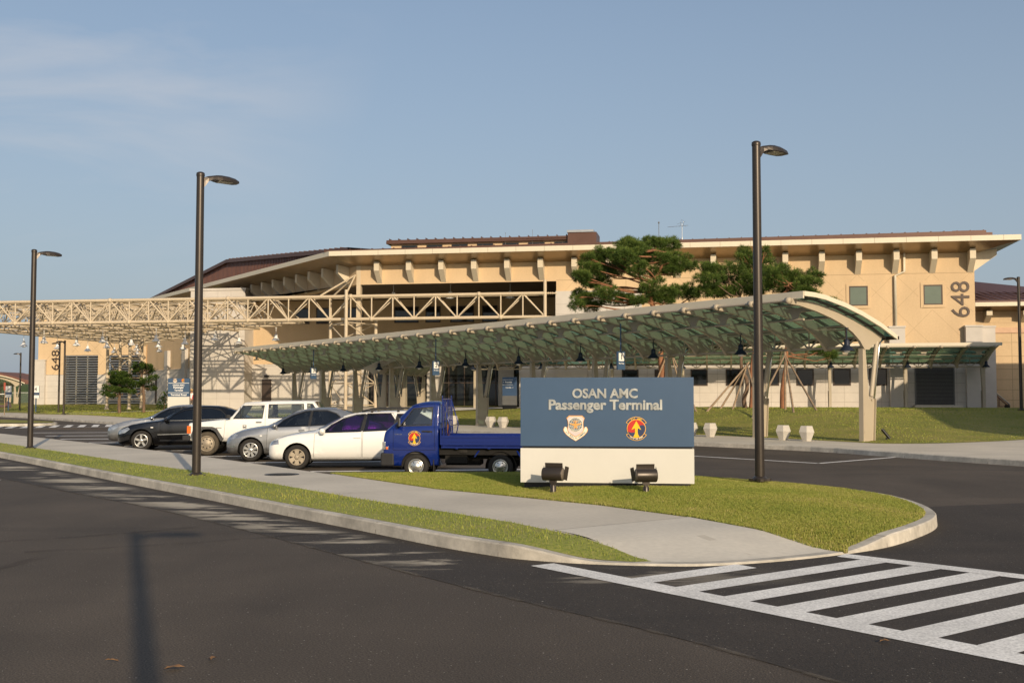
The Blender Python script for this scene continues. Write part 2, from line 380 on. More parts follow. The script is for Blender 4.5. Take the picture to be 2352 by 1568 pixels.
def inner(line, off):
    out = []; n = len(line)
    for i, p in enumerate(line):
        a = Vector(line[max(i-1, 0)]); c = Vector(line[min(i+1, n-1)]); d = (c-a).normalized(); q = Vector(p)+Vector((-d.y, d.x))*off; out.append((q.x, q.y))
    return out
KIN = inner(KNS, .155)
field('sidewalk', KIN + FARSIDE + [(-52, 74)], lambda x, y: islz(x, y)-.001, .6, M['concrete'])
_kr = [p for p in KIN if 1.35 < p[0] < 3.75 and p[1] < 12.6]
field('sidewalk_ramp', _kr + [(3.8,12.6),(2.44,14.96),(.53,13.46),(1.0,12.6)], lambda x, y: islz(x, y)+.0045, .6, M['concrete2'], edge=.2)
# expansion joints and the paler slab edge of the sidewalk
def strip(mb, a, b, wd, z):
    a = Vector(a); b = Vector(b); d = (b-a).normalized(); n = Vector((-d.y, d.x))*wd/2
    zf = z if callable(z) else (lambda x, y: z); k = max(1, int((b-a).length/.4)); vs = []
    for i in range(k+1):
        p = a.lerp(b, i/k)
        for s in (-1, 1): q = p+n*s; vs.append((q.x, q.y, zf(q.x, q.y)))
    mb.add(vs, [(2*i, 2*i+1, 2*i+3, 2*i+2) for i in range(k)])
mb = MB()
strip(mb, (.5,13.42), (2.42,14.9), .02, lambda x, y: islz(x, y)+.006)
for (a, b) in [((-3.05,18.35),(-1.05,19.6)), ((-7.2,24.3),(-4.6,25.2)), ((-11.9,30.2),(-9.2,31.2)), ((-17,36.9),(-14.1,38.2)), ((-22.8,44.6),(-20.0,45.7)), ((-5.0,21.5),(-2.9,22.2))]:
    strip(mb, a, b, .012, .153)
tag(mb.build('sidewalk_joints', M['granite_joint']), kind='structure')
mb = MB(); mb.lathe([(.30,0),(.36,0),(.36,.006),(.30,.006),(.29,.003),(.001,.003)], (-4.82,22.9,.151), 28); mb.k = 0
for i in range(-4, 5):
    hw = math.sqrt(max(.28**2-(i*.06)**2, 0)); mb.box((-4.82-hw, 22.9+i*.06-.008, .154), (-4.82+hw, 22.9+i*.06+.008, .158))
tag(mb.build('manhole_cover', M['black']), 'round black manhole cover set in the sidewalk beside the white wagon', 'manhole cover')

# newer dark asphalt along the kerb with dusty stains, and the old seam
SEAM = [(p[0], p[1]) for p in spline([(-33,51,0),(-20,34.5,0),(-9.6,22,0),(-5.95,17.75,0),(-3.6,14.7,0),(-2.1,12.6,0),(-.2,10.0,0),(1.15,8.3,0),(2.05,6.92,0),(3.3,5.0,0)], 5)]
cum = [0]
for i in range(1, len(KNS)): cum.append(cum[-1]+(Vector(KNS[i])-Vector(KNS[i-1])).length)
kk = [p for p in KNS if p[1] < 52 and KNS.index(p) < 108]
PATCH = [(p[0], p[1]) for p in kk] + [(9, 18.5), (12, 12), (9, 4)] + SEAM[::-1]
po = field('road_patch', PATCH, lambda x, y: .004, .35, M['asphalt_new'], edge=.3)
ul = po.data.uv_layers.new(name='UVMap'); KV = [Vector(p) for p in KNS]
uvs = []
for v in po.data.vertices:
    p = v.co.xy; i = min(range(0, 112), key=lambda j: (KV[j]-p).length_squared); a = KV[max(i-1, 0)]; c = KV[i+1]; d = (c-a).normalized()
    uvs.append((cum[i]+(p-KV[i]).dot(d), poly_dist((p.x, p.y), KNS[max(i-2, 0):i+3])))
for l in po.data.loops: ul.data[l.index].uv = uvs[l.vertex_index]
print('KNS tip arc', cum[60], cum[70], KNS[60])
mb = MB()
sp = SEAM
for i in range(len(sp)-1): strip(mb, sp[i][:2], sp[i+1][:2], .06, .0085)
SEAM_MB = mb

def alpha_mat(name, col, lo, hi, sc, mx_, st=(1,1,1)):
    m = mat(name, col, .9); nt = m.node_tree; b = nt.nodes['Principled BSDF']; tc = nd(nt, 'ShaderNodeTexCoord'); mp = nd(nt, 'ShaderNodeMapping'); mp.inputs['Scale'].default_value = st; n = nd(nt, 'ShaderNodeTexNoise', i_Scale=sc, i_Detail=6.)
    r = nd(nt, 'ShaderNodeMapRange'); r.inputs['From Min'].default_value = lo; r.inputs['From Max'].default_value = hi; r.inputs['To Max'].default_value = mx_
    nt.links.new(tc.outputs['Object'], mp.inputs[0]); nt.links.new(mp.outputs[0], n.inputs['Vector']); nt.links.new(n.outputs[0], r.inputs[0]); nt.links.new(r.outputs[0], b.inputs['Alpha']); return m
tag(SEAM_MB.build('road_seam', alpha_mat('asphalt_seam', (.15,.125,.095), .46, .62, 2.2, .6)), kind='structure')
mb = MB()
for pl in ([(-7.5,13.0),(-5.6,13.9),(-4.0,15.3)], [(-5.6,12.6),(-3.9,13.4),(-2.4,14.4)], [(-6.5,9.8),(-5.5,10.9),(-5.2,12.4)]):
    q = spline([(a, b, 0) for a, b in pl], 6)
    for a, b in zip(q, q[1:]): strip(mb, a[:2], b[:2], .17, .0065)
tag(mb.build('tyre_marks', alpha_mat('tyre_mark', (.045,.038,.032), .40, .62, 1.6, .22)), kind='structure')
# crosshatched marking
mb = MB(); Z = .009
d1 = (Vector((3.409,7.345))-Vector((.195,11.591))).normalized(); n1 = Vector((-d1.y, d1.x)); O = Vector((.195,11.591))
if n1.y < 0: n1 = -n1
def U(t, s): p = O + d1*t + n1*s; return (p.x, p.y, Z)
mb.add([U(0,0), U(7.5,0), U(7.5,.30), U(.02,.30)], [(0,1,2,3)])
far0 = Vector((3.82,12.43)); dd = (Vector((5.16,11.0))-far0).normalized(); nn = Vector((dd.y, -dd.x))
if nn.y > 0: nn = -nn
FW = .27
def V_(t, s): p = far0 + dd*t + nn*s; return (p.x, p.y, Z)
mb.add([V_(-.05,0), V_(6.5,0), V_(6.5,FW), V_(0,FW)], [(0,1,2,3)])
# stripes: near ends on the inner edge of the near band, far ends on the far band
near = [((1.157,10.812),(1.334,10.527)), ((1.527,10.349),(1.739,10.098)), ((1.901,9.902),(2.106,9.673)), ((2.273,9.454),(2.48,9.217)), ((2.65,8.992),(2.859,8.736)), ((3.03,8.471),(3.221,8.193))]
st = .377
dirs = Vector((4.092,11.861))-Vector((1.739,10.098)); dirs.normalize()
for k in range(9):
    t0 = 1.26+.01 + k*.468 if False else None
    a = Vector((1.157,10.812)) + (Vector((3.03,8.471))-Vector((1.157,10.812)))*(k/5); b = Vector((1.334,10.527)) + (Vector((3.221,8.193))-Vector((1.334,10.527)))*(k/5); a, b = a.lerp(b, .05), a.lerp(b, .93)
    ends = []
    for q in (a, b):
        if k == 0: ends.append(None); continue
        # intersection with the far band's inner edge
        A = far0 + nn*FW; den = dirs.x*dd.y - dirs.y*dd.x; t = ((A.x-q.x)*dd.y - (A.y-q.y)*dd.x)/den; ends.append(q + dirs*t)
    if k == 0: e0, e1 = Vector((2.391,11.71)), Vector((2.555,11.461))
    else: e0, e1 = ends
    zz = Z-.002; a = a-dirs*.08; b = b-dirs*.08; e0 = e0+(dirs*.06 if k else dirs*0); e1 = e1+(dirs*.06 if k else dirs*0)
    mb.add([(b.x,b.y,zz), (e1.x,e1.y,zz), (e0.x,e0.y,zz), (a.x,a.y,zz)], [(0,1,2,3)])
tag(mb.build('road_markings', M['line']), kind='structure')
# parking lot sheet, stall lines, bus lane line
mb = MB(); lot = [(-3.9,23.35),(.17,23.7),(3.75,22.6),(6.3,19),(60,10),(60,30),(13,27.6),(9.6,35.3),(6.4,39.1),(-16.9,72),(-40,92),(-60,75),(-46,78)]
mb = MB(); CD = Vector((.989,.15))
def stall(p, l0, l1, wd=.24): p = Vector(p); strip(mb, p+CD*l0, p+CD*l1, wd, .006)
for p in [(-4.68,25.9),(-7.1,29.31),(-9.15,32.3),(-11.5,35.6),(-13.7,38.9)]: stall(p, -.1, 5.4)
for p, l in [((-16.14,41.6),9),((-18.6,45.0),9),((-20.75,48.6),9.5),((-23.3,52.6),10)]: stall(p, 0, l, .42)
strip(mb, (5.38,32.54), (8.14,29.01), .15, .006); strip(mb, (8.14,29.01), (11.46,32.15), .15, .006); strip(mb, (-22,67.6-.5), (5.38,32.54), .15, .006)
strip(mb, (-12.4,23.6), (-10.95,23.25), .3, .006)
# zebra crossing at the far left
for i in range(15):
    t = i/14; a = Vector((-28.5,59.9)).lerp(Vector((-19.5,65.5)), t); strip(mb, a, a+Vector((-1.6,4.6)), .36, .006)
tag(mb.build('stall_markings', M['line']), kind='structure')
mb = MB(); strip(mb, (-28.6,59.7), (-19.2,65.4), .18, .0075); strip(mb, (-30.1,64.3), (-20.8,70.0), .18, .0075); tag(mb.build('stall_markings', M['line']), kind='structure')
mb = MB(); strip(mb, (-25.5,60.2), (-21.8,61.6), .12, .006); strip(mb, (-25.5,58.6), (-17.5,58.0), .12, .006); tag(mb.build('yellow_marking', M['yellow']), kind='structure')
# ---- grass on the island
STRIP_IN = [(-49,80),(-40,67.5),(-30,54),(-17.88,38.14),(-11.27,29.44),(-9.01,26.43),(-6.89,23.84),(-5.11,21.38),(-2.44,17.5),(-.94,15.53),(0,14.25),(.42,13.5),(.8,12.85),(1.12,12.4),(1.35,12.0),(1.5,11.78)]
_i = next(i for i, p in enumerate(KIN) if p[0] > 1.05)
ks = [p for p in KIN[:_i]] + [(1.3, 11.74)]
STRIPG = ks + STRIP_IN[::-1]
BIG = [(-3.86,23.2),(-1.36,19.38),(0,17.95),(1.31,16.52),(2.42,14.87),(3.05,13.45),(3.5,12.7),(3.80,12.42)] + [p for p in inner(KNS, .16) if (p[0] > 3.85 and p[1] > 12.5) or (p[1] > 21 and p[0] > -3.7)]
def bigz(x, y):
    e = poly_dist((x, y), BIG+[BIG[0]])
    return islz(x, y) + .006 + .085*sst(e/2.2)
def stripz(x, y): return islz(x, y) + .006 + .03*sst(poly_dist((x, y), STRIPG+[STRIPG[0]])/.4)
field('turf_strip', STRIPG, stripz, .5, M['soil']); field('turf_verge', BIG, bigz, .3, M['soil'])
M['blade'] = None
def blade_mat():
    m = bpy.data.materials.new('grass_blades'); m.use_nodes = True; nt = m.node_tree; L = nt.links.new; b = nt.nodes['Principled BSDF']
    b.inputs['Roughness'].default_value = .55; b.inputs['Specular IOR Level'].default_value = .3
    at = nd(nt, 'ShaderNodeAttribute', attribute_name='tint'); r = nd(nt, 'ShaderNodeValToRGB'); e = r.color_ramp.elements
    e[0].color = (.19, .245, .044, 1); e[1].color = (.50, .41, .19, 1); e[1].position = 1
    for p, c in ((.35, (.285, .325, .060)), (.7, (.38, .37, .085)), (.88, (.44, .385, .125))): x = e.new(p); x.color = (*c, 1)
    L(at.outputs['Fac'], r.inputs[0]); L(r.outputs[0], b.inputs['Base Color'])
    tr = nd(nt, 'ShaderNodeBsdfTranslucent'); L(r.outputs[0], tr.inputs[0]); ms = nd(nt, 'ShaderNodeMixShader'); ms.inputs[0].default_value = .3
    out = nt.nodes['Material Output']; L(b.outputs[0], ms.inputs[1]); L(tr.outputs[0], ms.inputs[2]); L(ms.outputs[0], out.inputs[0]); return m
M['blade'] = blade_mat()
def blades(name, poly, hf, n, hmin, hmax, wid, label_kind='stuff', dens=None, dry=.0):
    P = np.array(poly); lo = P.min(0); hi = P.max(0); pts = []
    X = rng.uniform(lo[0], hi[0], n*6); Y = rng.uniform(lo[1], hi[1], n*6)
    ok = inside_np([tuple(p) for p in poly], X, Y)
    if dens is not None: ok &= rng.random(len(X)) < dens(X, Y)
    X = X[ok][:n]; Y = Y[ok][:n]; n = len(X)
    # height lookup on a coarse grid
    st = .12; gx = np.arange(lo[0]-st, hi[0]+2*st, st); gy = np.arange(lo[1]-st, hi[1]+2*st, st)
    key = {}; Z = np.empty(n)
    ix = ((X-gx[0])/st).astype(int); iy = ((Y-gy[0])/st).astype(int)
    for i in range(n):
        k = (ix[i], iy[i])
        if k not in key: key[k] = hf(gx[k[0]]+st/2, gy[k[1]]+st/2)
        Z[i] = key[k]
    # clumping
    cl = np.array([.7*noise.noise((x*.7, y*.7, 0))+.4*noise.noise((x*3.3, y*3.3, 3)) for x, y in zip(X, Y)])
    H = rng.uniform(hmin, hmax, n)*(1+.35*cl); A = rng.uniform(0, 2*np.pi, n); ln = rng.uniform(.1, .75, n)*H; la = rng.uniform(0, 2*np.pi, n)
    W = wid*rng.uniform(.7, 1.3, n)
    dx, dy = np.cos(A)*W/2, np.sin(A)*W/2; lx, ly = np.cos(la)*ln, np.sin(la)*ln
    v = np.empty((n, 5, 3))
    v[:, 0] = np.stack([X-dx, Y-dy, Z-.01], 1); v[:, 1] = np.stack([X+dx, Y+dy, Z-.01], 1)
    v[:, 2] = np.stack([X-dx*.8+lx*.35, Y-dy*.8+ly*.35, Z+H*.6], 1); v[:, 3] = np.stack([X+dx*.8+lx*.35, Y+dy*.8+ly*.35, Z+H*.6], 1)
    v[:, 4] = np.stack([X+lx, Y+ly, Z+H], 1)
    me = bpy.data.meshes.new(name); me.vertices.add(n*5); me.vertices.foreach_set('co', v.ravel())
    b = np.arange(n)*5; lp = np.stack([b, b+1, b+3, b+2, b+2, b+3, b+4], 1).ravel()
    me.loops.add(n*7); me.loops.foreach_set('vertex_index', lp.astype(np.int32)); me.polygons.add(n*2)
    ls = np.stack([np.arange(n)*7, np.arange(n)*7+4], 1).ravel(); me.polygons.foreach_set('loop_start', ls.astype(np.int32))
    me.update(calc_edges=True); me.validate()
    t = np.clip(.45 + .45*cl + rng.normal(0, .2, n) + dry, 0, 1); at = me.attributes.new('tint', 'FLOAT', 'POINT')
    at.data.foreach_set('value', np.repeat(t, 5).astype(np.float32))
    me.materials.append(M['blade']); o = bpy.data.objects.new(name, me); C.objects.link(o)
    return o
near = lambda X, Y: np.clip((16/Y)**1.3, 0, 1)
sv = [p for p in STRIPG if p[1] < 60]
tag(blades('grass', STRIPG, stripz, 300000, .014, .038, .0075, dens=lambda X, Y: np.clip((13/Y)**1.1, 0, 1), dry=-.14), 'bright green mown grass strip between the kerb and the sidewalk', 'grass', kind='stuff')
tag(blades('grass', BIG, bigz, 400000, .014, .036, .0075, dens=lambda X, Y: np.clip((13/Y)**1.1, 0, 1), dry=.05), 'green and straw coloured grass around the blue and cream sign', 'grass', kind='stuff')

# ---- far side: sidewalk, kerb, lawn
CO = Vector((12.69,39.09)); DD = Vector((-.565,.825)).normalized(); NN = Vector((-.825,-.565)).normalized()
def cq(t, q): p = CO + DD*t + NN*q; return (p.x, p.y)
FK = [(24,6),(18.5,17),(13,27.76),(11.2,31.8),(9.64,35.33),cq(3.5,5.05),cq(12,5),cq(24,5),cq(36,5),cq(40,8),cq(42,12.5),cq(44,14),(-23.3,66),(-38.4,86.2),(-43.5,92.5),(-46.5,97.5),(-52,101),(-62,104),(-90,110)]
FKS = [(p[0], p[1]) for p in spline([(a, b, 0) for a, b in FK], 4)]
kerb_line('kerb', FKS, lambda x, y: .15, side=-1, joints=3.)
BK = [(-110,140),(-80,125),(-60,112),(-47,103.8),(-42.3,97),(-35.8,91.97),(-25.5,76.7),(-20.4,69.2),cq(38,-.1),cq(28,.1),cq(12,.1),cq(5,.1),(12.2,38.6),(12.8,37.6),(15.2,38),(19.3,41),(26,48),(40,50)]
BKS = [(p[0], p[1]) for p in spline([(a, b, 0) for a, b in BK], 3)]
FIN = inner(FKS, -.155)
field('plaza_sidewalk', FIN + [(-110,120)] + BKS + [(60,45),(60,6)], lambda x, y: .149, 3., M['concrete'], edge=2.)
def lawnz(x, y):
    d = poly_dist((x, y), BK)
    k = sst((x+30)/30); wdt = 24*(1-k)+13*k; top = .60*(1-k)+.90*k
    z = .155 + top*sst(d/wdt)
    # settle to the building's floor level
    v = (x-28.7)*.177+(y-77.6)*.984; z -= .20*k*sst((v+9)/6)
    return z
LW = BKS + [(60,60),(70,170),(-30,200),(-130,190)]
field('lawn', LW, lawnz, 2.2, M['lawn'], edge=2.)
LWN = [cq(44,-.2),cq(28,0),cq(5,0),(12.9,37.75),(15.2,38.1),(19.3,41.1),(27,49),(30,60),(24,68),(0,74),(-14,77)]
tag(blades('grass', LWN, lawnz, 30000, .02, .045, .03, dry=-.1), 'sunlit lawn rising from the far sidewalk to the terminal', 'grass', kind='stuff')
LWL = [(-44,104),(-42,98),(-35.5,92.2),(-25.3,77),(-20.2,69.5),(-14,78),(-30,100),(-45,125),(-58,128),(-52,112)]
tag(blades('grass', LWL, lawnz, 20000, .03, .07, .04, dry=-.1), 'distant lawn under the steel truss canopy on the left', 'grass', kind='stuff')
# walks beside the building, gravel bed
AF = frame((28.7,77.6,0), math.atan2(-.177,.984))
def fA(s, v): p = AF @ Vector((s, v, 0)); return (p.x, p.y)
def walk(name, poly, m, dz=.02):
    return field(name, poly, lambda x, y: lawnz(x, y)+dz, 1.2, m, edge=1.)
walk('building_walk', [fA(-48,-8.5),fA(-34,-6.5),fA(-34,-1.7),fA(-1.6,-1.7),fA(-1.4,-3.2),fA(5,-3.4),fA(9,-6),fA(16,-9.5),fA(16,-5.5),fA(9,-2.6),fA(9,2.4),fA(-20,2.4),fA(-60,14)], M['concrete'])
walk('gravel_bed', [fA(-33,-5.2),fA(-22,-4.0),fA(-9,-3.0),fA(-1.6,-3.0),fA(-1.6,-1.75),fA(-33,-1.75)], M['stone'], .05)
walk('building_walk', [(-41.5,98.5),(-40.4,97.6),(-33,101.5),(-27,103),(-27,104.6),(-34,103)], M['concrete'])
# small grass island at the far left
pi = [(-40,71),(-33.5,64.6),(-29.5,64.0),(-27.8,65.2),(-28.0,67.2),(-30.4,70),(-38,76)]
pis = [(p[0], p[1]) for p in spline([(a, b, 0) for a, b in pi], 4, True)]
kerb_line('kerb', pis+[pis[0]], lambda x, y: .15, side=1, joints=3)
field('grass_island', inner(pis, .2), lambda x, y: .19, 1.5, M['lawn'])
# the embankment far behind on the left
emb = [(-75,150),(-60,152),(-40,175),(-40,260),(-320,260),(-320,120),(-120,118)]
field('embankment', emb, lambda x, y: .1+3.6*sst((poly_dist((x, y), [(-320,128),(-120,128),(-75,150),(-40,175)])-8)/16)*sst(1), 5, M['farhill'], edge=5)
# ================================================================== TERMINAL BUILDING
BLD = thing('terminal_building', 'long beige and granite terminal with brown metal roof and deep bracketed eaves', 'building', (28.7,77.6,.7), math.atan2(-.177,.984))
FA_ = AF
JX = Vector((-12.2,84.95))
FB_ = frame((JX.x, JX.y, 0), math.atan2(-.825,.565))       # x = -t (towards the junction), y = back
def bp(name, mb, m, bevel=0, parent=BLD): return mb.build(name, m, parent, bevel=bevel)
H0 = .3
# --- wing A upper stucco wall, joints
EX = 4.16; WX = -25.75
mb = MB(FA_); mb.box((WX,0,5.3), (EX,.35,12.0)); bp('stucco_wall', mb, M['stucco'])
mb = MB(FA_)
lat = [-1.27+2.56*i for i in range(-10, 3)]
def inwin(s, z): return (-4.72 < s < -2.9 and 7.98 < z < 9.9) or (.42 < s < 2.24 and 7.98 < z < 9.9)
for sb in lat:
    for sg in (-1, 1):
        s, z = sb, 10.51; run = None; stp = .16
        while z > 5.5 and WX+.1 < s+sg*stp < EX-.05:
            s2, z2 = s+sg*stp, z-stp*1.02
            if not inwin(s2, z2) and not inwin(s, z):
                d = .010
                mb.add([(s,-.004,z+d),(s2,-.004,z2+d),(s2,-.004,z2-d),(s,-.004,z-d)], [(0,1,2,3),(3,2,1,0)][:1])
            s, z = s2, z2
mb.box((WX,-.005,10.495), (EX,.0,10.53))
for x in (-20.5,-15.4,-10.3): mb.box((x,-.005,5.5), (x+.03,0,10.5))
bp('wall_joints', mb, M['stucco_joint'])
# window surround bands and upper windows
def window(fr, s0, s1, z0, z1, glass, surround=True, depth=.12, name='window', fw=.09, parent=BLD, y=0):
    F = fr; f = MB(F)
    f.box((s0,y-.03,z0),(s0+fw,y+depth,z1)); f.box((s1-fw,y-.03,z0),(s1,y+depth,z1)); f.box((s0+fw,y-.03,z0),(s1-fw,y+depth,z0+fw)); f.box((s0+fw,y-.03,z1-fw),(s1-fw,y+depth,z1))
    w_ = f.build(name, M['frame'], parent)
    p = MB(F); p.box((s0+fw,y-.012,z0+fw),(s1-fw,y-.004,z1-fw)); p.build('pane', glass, w_)
    return w_
for s0, s1 in ((-4.42,-3.12), (.69,1.99)):
    window(FA_, s0, s1, 8.25, 9.68, M['glassgreen'])
    mb = MB(FA_)
    for a, b in (((s0-.2,-.05,8.06),(s0,-.0,9.85)), ((s1,-.05,8.06),(s1+.16,-.0,9.85)), ((s0,-.05,9.68),(s1,0,9.85)), ((s0,-.07,8.06),(s1,0,8.25))): mb.box(a, b)
    bp('window_surround', mb, M['stucco'])
# --- granite base of wing A
mb = MB(FA_); mb.box((WX,-.06,-.5), (EX+.06,.34,3.95)); mb.box((WX,-.12,3.95),(EX+.1,.3,4.05)); 
bp('granite_base', mb, M['granite'])
mb = MB(FA_); mb.box((WX,.02,4.05),(EX,.3,5.3)); bp('upper_band', mb, M['stucco'])
mb = MB(FA_)
for z in (1.32,2.0,2.68,3.36): mb.box((WX,-.065,z),(EX,-.061,z+.02))
x = WX+.4
while x < EX: mb.box((x,-.065,.6),(x+.018,-.061,3.95)); x += 1.28
bp('granite_joints', mb, M['granite_joint'])
for a in (-15.76,-13.22,-10.65,-8.2,-5.63,-3.13,-20.82): window(FA_, a, a+1.24, 2.51, 3.74, M['glassdark'], y=-.06)
for a, b in ((-25.2,-23.9), (-18.4,-17.3)):
    mb = MB(FA_); mb.box((a,-.09,.9),(b,-.07,3.72)); bp('brown_door', mb, M['frame'])
# roller door
mb = MB(FA_)
for k in range(27): mb.box((.07,-.115,1.16+k*.097),(2.58,-.085,1.16+k*.097+.088))
d = bp('roller_door', mb, M['roller'])
mb = MB(FA_); mb.box((-.02,-.14,1.1),(.07,-.06,3.86)); mb.box((2.58,-.14,1.1),(2.67,-.06,3.86)); mb.box((.07,-.14,3.78),(2.58,-.06,3.86)); mb.build('door_frame', M['gray'], d)
mb = MB(FA_); mb.box((-.2,-1.1,.3),(3.0,-.06,1.12)); bp('loading_step', mb, M['concrete'])
# granite piers with caps
for s0, s1, d in ((-1.75,-.68,.5), (3.4,4.5,.5), (4.5,5.55,-.3)):
    mb = MB(FA_); mb.box((s0,-d,-.3),(s1,0.2 if d > 0 else .6,6.62)); mb.k = 0
    o = bp('granite_pier', mb, M['granite'])
    mb = MB(FA_); mb.box((s0-.05,-d-.05,6.62),(s1+.05,.2 if d > 0 else .6,6.74)); mb.build('pier_cap', M['granite'], o)
# downpipe
mb = MB(FA_)
mb.path([(-.6,-.14,12.3),(-.6,-.14,10.65),(-1.24,-.14,10.38),(-1.24,-.14,6.5)], .11, 4); bp('downpipe', mb, M['fascia'])
# house number
def number(F, s, z, hgt, wid, name='house_number', y=-.03):
    mb = MB(F); X = face_mat((s, y, z), (0,0,1), (-1,0,0)); put_text(mb, '648', X, width=wid, height=hgt, extr=.06); return bp(name, mb, M['frame'])
number(FA_, 3.18, 8.62, 1.25, 2.55)
# --- white granite at recess edge
mb = MB(FA_); mb.box((WX-.02,-.3,-.3),(-23.4,.3,9.62)); mb.box((WX-.02,-.3,9.62),(-19.2,-.004,9.66)); bp('granite_tower', mb, M['granite'])
mb = MB(FA_); mb.box((-23.4,-.28,4.1),(-19.3,.3,9.62)); bp('granite_wall', mb, M['granite'])
mb = MB(FA_)
for z in [4.9+.75*i for i in range(6)]: mb.box((WX,-.304,z),(-19.3,-.3,z+.02))
for x in (-24.6,-23.2,-21.9,-20.6): mb.box((x,-.304,4.2),(x+.02,-.3,9.6))
bp('granite_joints', mb, M['granite_joint'])
# --- beams over the porch with the brackets
JS = -41.56
mb = MB(FA_); mb.box((JS,0,10.45),(WX,.6,12.0)); bp('porch_beam', mb, M['stucco'])
mb = MB(FB_); mb.box((-30,.0,10.45),(0,.6,12.0)); bp('porch_beam', mb, M['stucco'])
mb = MB(FA_); mb.box((JS+.02,-.02,.6),(JS+.36,.4,12.0)); bp('corner_column', mb, M['steel'])
def bracket(F, s):
    mb = MB(F); wd = .2; L_ = .95
    poly = [(0.02,10.5),(0.02,11.95),(-L_,12.1),(-L_,11.42)]
    mb.prism(poly, lambda a, b, t: (s+t, a, b), -wd, wd); return mb
b0 = bracket(FA_, 0.)
for i in range(18):
    s = 3.88 - 2.56*i
    if s < JS: break
    bp('bracket', bracket(FA_, s), M['bracket'])
for t in (1.5,4.3,7.0,9.6,12.2,14.8,17.4,20,22.6,25.2): bp('bracket', bracket(FB_, -t), M['bracket'])
# bracket at the right end, turned to the side
mb = MB(FA_); mb.prism([(0,10.6),(0,11.95),(1.6,12.2),(1.6,11.75)], lambda a, b, t: (EX+a, t, b), .3, .7); bp('bracket', mb, M['bracket'])
# --- soffit, fascia
OV = 2.2; ZF0, ZF1 = 12.48, 12.84; RE = 6.75
cA = Vector(fA(0, 0))
# fascia corner in world: intersection of both offset lines
pc = Vector(fA(-43.04, -OV))
def fBw(x, y, z): p = FB_ @ Vector((x, y, z)); return p
def fAw(x, y, z): p = FA_ @ Vector((x, y, z)); return p
cornB = FB_.inverted() @ Vector((pc.x, pc.y, 0)); tB0 = cornB.x
EB = -54.0
j0 = fAw(JS, 0, 11.92)
mb = MB(WORLD); mb.add([fAw(-43.04,-OV,ZF0), fAw(RE,-OV,ZF0), fAw(EX+.1,0.0,11.92), j0], [(0,1,2,3)]); mb.add([fAw(RE,-OV,ZF0), fAw(RE,8,ZF0), fAw(EX+.1,8,11.92), fAw(EX+.1,0,11.92)], [(0,1,2,3)])
mb.add([fBw(EB,-OV,ZF0), fAw(-43.04,-OV,ZF0), j0, fBw(EB,0,11.92)], [(0,1,2,3)])
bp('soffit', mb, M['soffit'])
mb = MB(WORLD)
def rail(a, b, back, z0, z1):  # slab between two plan points, thickness towards back
    q = [a, b, b+back, a+back]; mb.add([(p.x, p.y, z0) for p in q]+[(p.x, p.y, z1) for p in q], [(3,2,1,0),(4,5,6,7),(0,1,5,4),(1,2,6,5),(2,3,7,6),(3,0,4,7)])
bA = (fAw(0,1,0)-fAw(0,0,0)); bB = (fBw(0,1,0)-fBw(0,0,0)); rA = fAw(1,0,0)-fAw(0,0,0)
rail(pc.to_3d(), fAw(RE,-OV,0), bA*.3, ZF0-.003, ZF1); rail(fAw(RE,-OV+.3,0), fAw(RE,9,0), -rA*.3, ZF0-.003, ZF1)
rail(fBw(EB,-OV,0), pc.to_3d(), bB*.3, ZF0-.004, ZF1+.001)
bp('fascia', mb, M['fascia'])
mb = MB(FA_)
for i in range(23): s = 5.6-2.13*i; mb.box((s,-OV-.004,ZF0),(s+.02,-OV-.001,ZF1))
mb2 = MB(FB_)
for i in range(24): s = -1.8-2.13*i; mb2.box((s,-OV-.004,ZF0),(s+.02,-OV-.001,ZF1))
bp('fascia_joints', mb, M['joint']); bp('fascia_joints', mb2, M['joint'])
# --- roof
mb = MB(FA_); S1 = 4.6
zr = lambda s: 13.24+(s-4)*.0055
mb.prism([(-43.6,ZF1+.002),(S1,ZF1+.002),(S1,zr(S1)),(-43.6,zr(-43.6))], lambda a, b, t: (a, t, b), -1.75, -1.45); mb.add([(-43.6,-1.45,zr(-43.6)-.08),(S1,-1.45,zr(S1)-.08),(S1,20,zr(S1)+.3),(-43.6,20,zr(-43.6)+.3)], [(0,1,2,3)])
mb.box((S1,-1.75,ZF1+.004),(S1+.4,18,13.1))
bp('roof', mb, M['roofbrown'])
mb = MB(FA_); mb.add([(-43,-OV+.3,ZF1-.02),(RE-.3,-OV+.3,ZF1-.02),(RE-.3,9,ZF1-.02),(-43,9,ZF1-.02)], [(0,1,2,3)]); bp('roof_deck', mb, M['roofbrown'])
mb = MB(FA_)
for i in range(56):
    s = S1-.1-.87*i
    h = zr(s)
    if s < -43.4: break
    mb.add([(s-.03,-1.7,h),(s+.03,-1.7,h),(s+.03,-1.3,h+.10),(s-.03,-1.3,h+.10),(s-.03,6,h+.2),(s+.03,6,h+.2)], [(0,1,2,3),(3,2,5,4)])
    mb.box((s-.02,-1.45,h-.1),(s+.02,6,h+.1))
mb.box((2.4,-1.6,13.15),(S1,3,13.28))
bp('roof_seams', mb, M['roofbrown'])
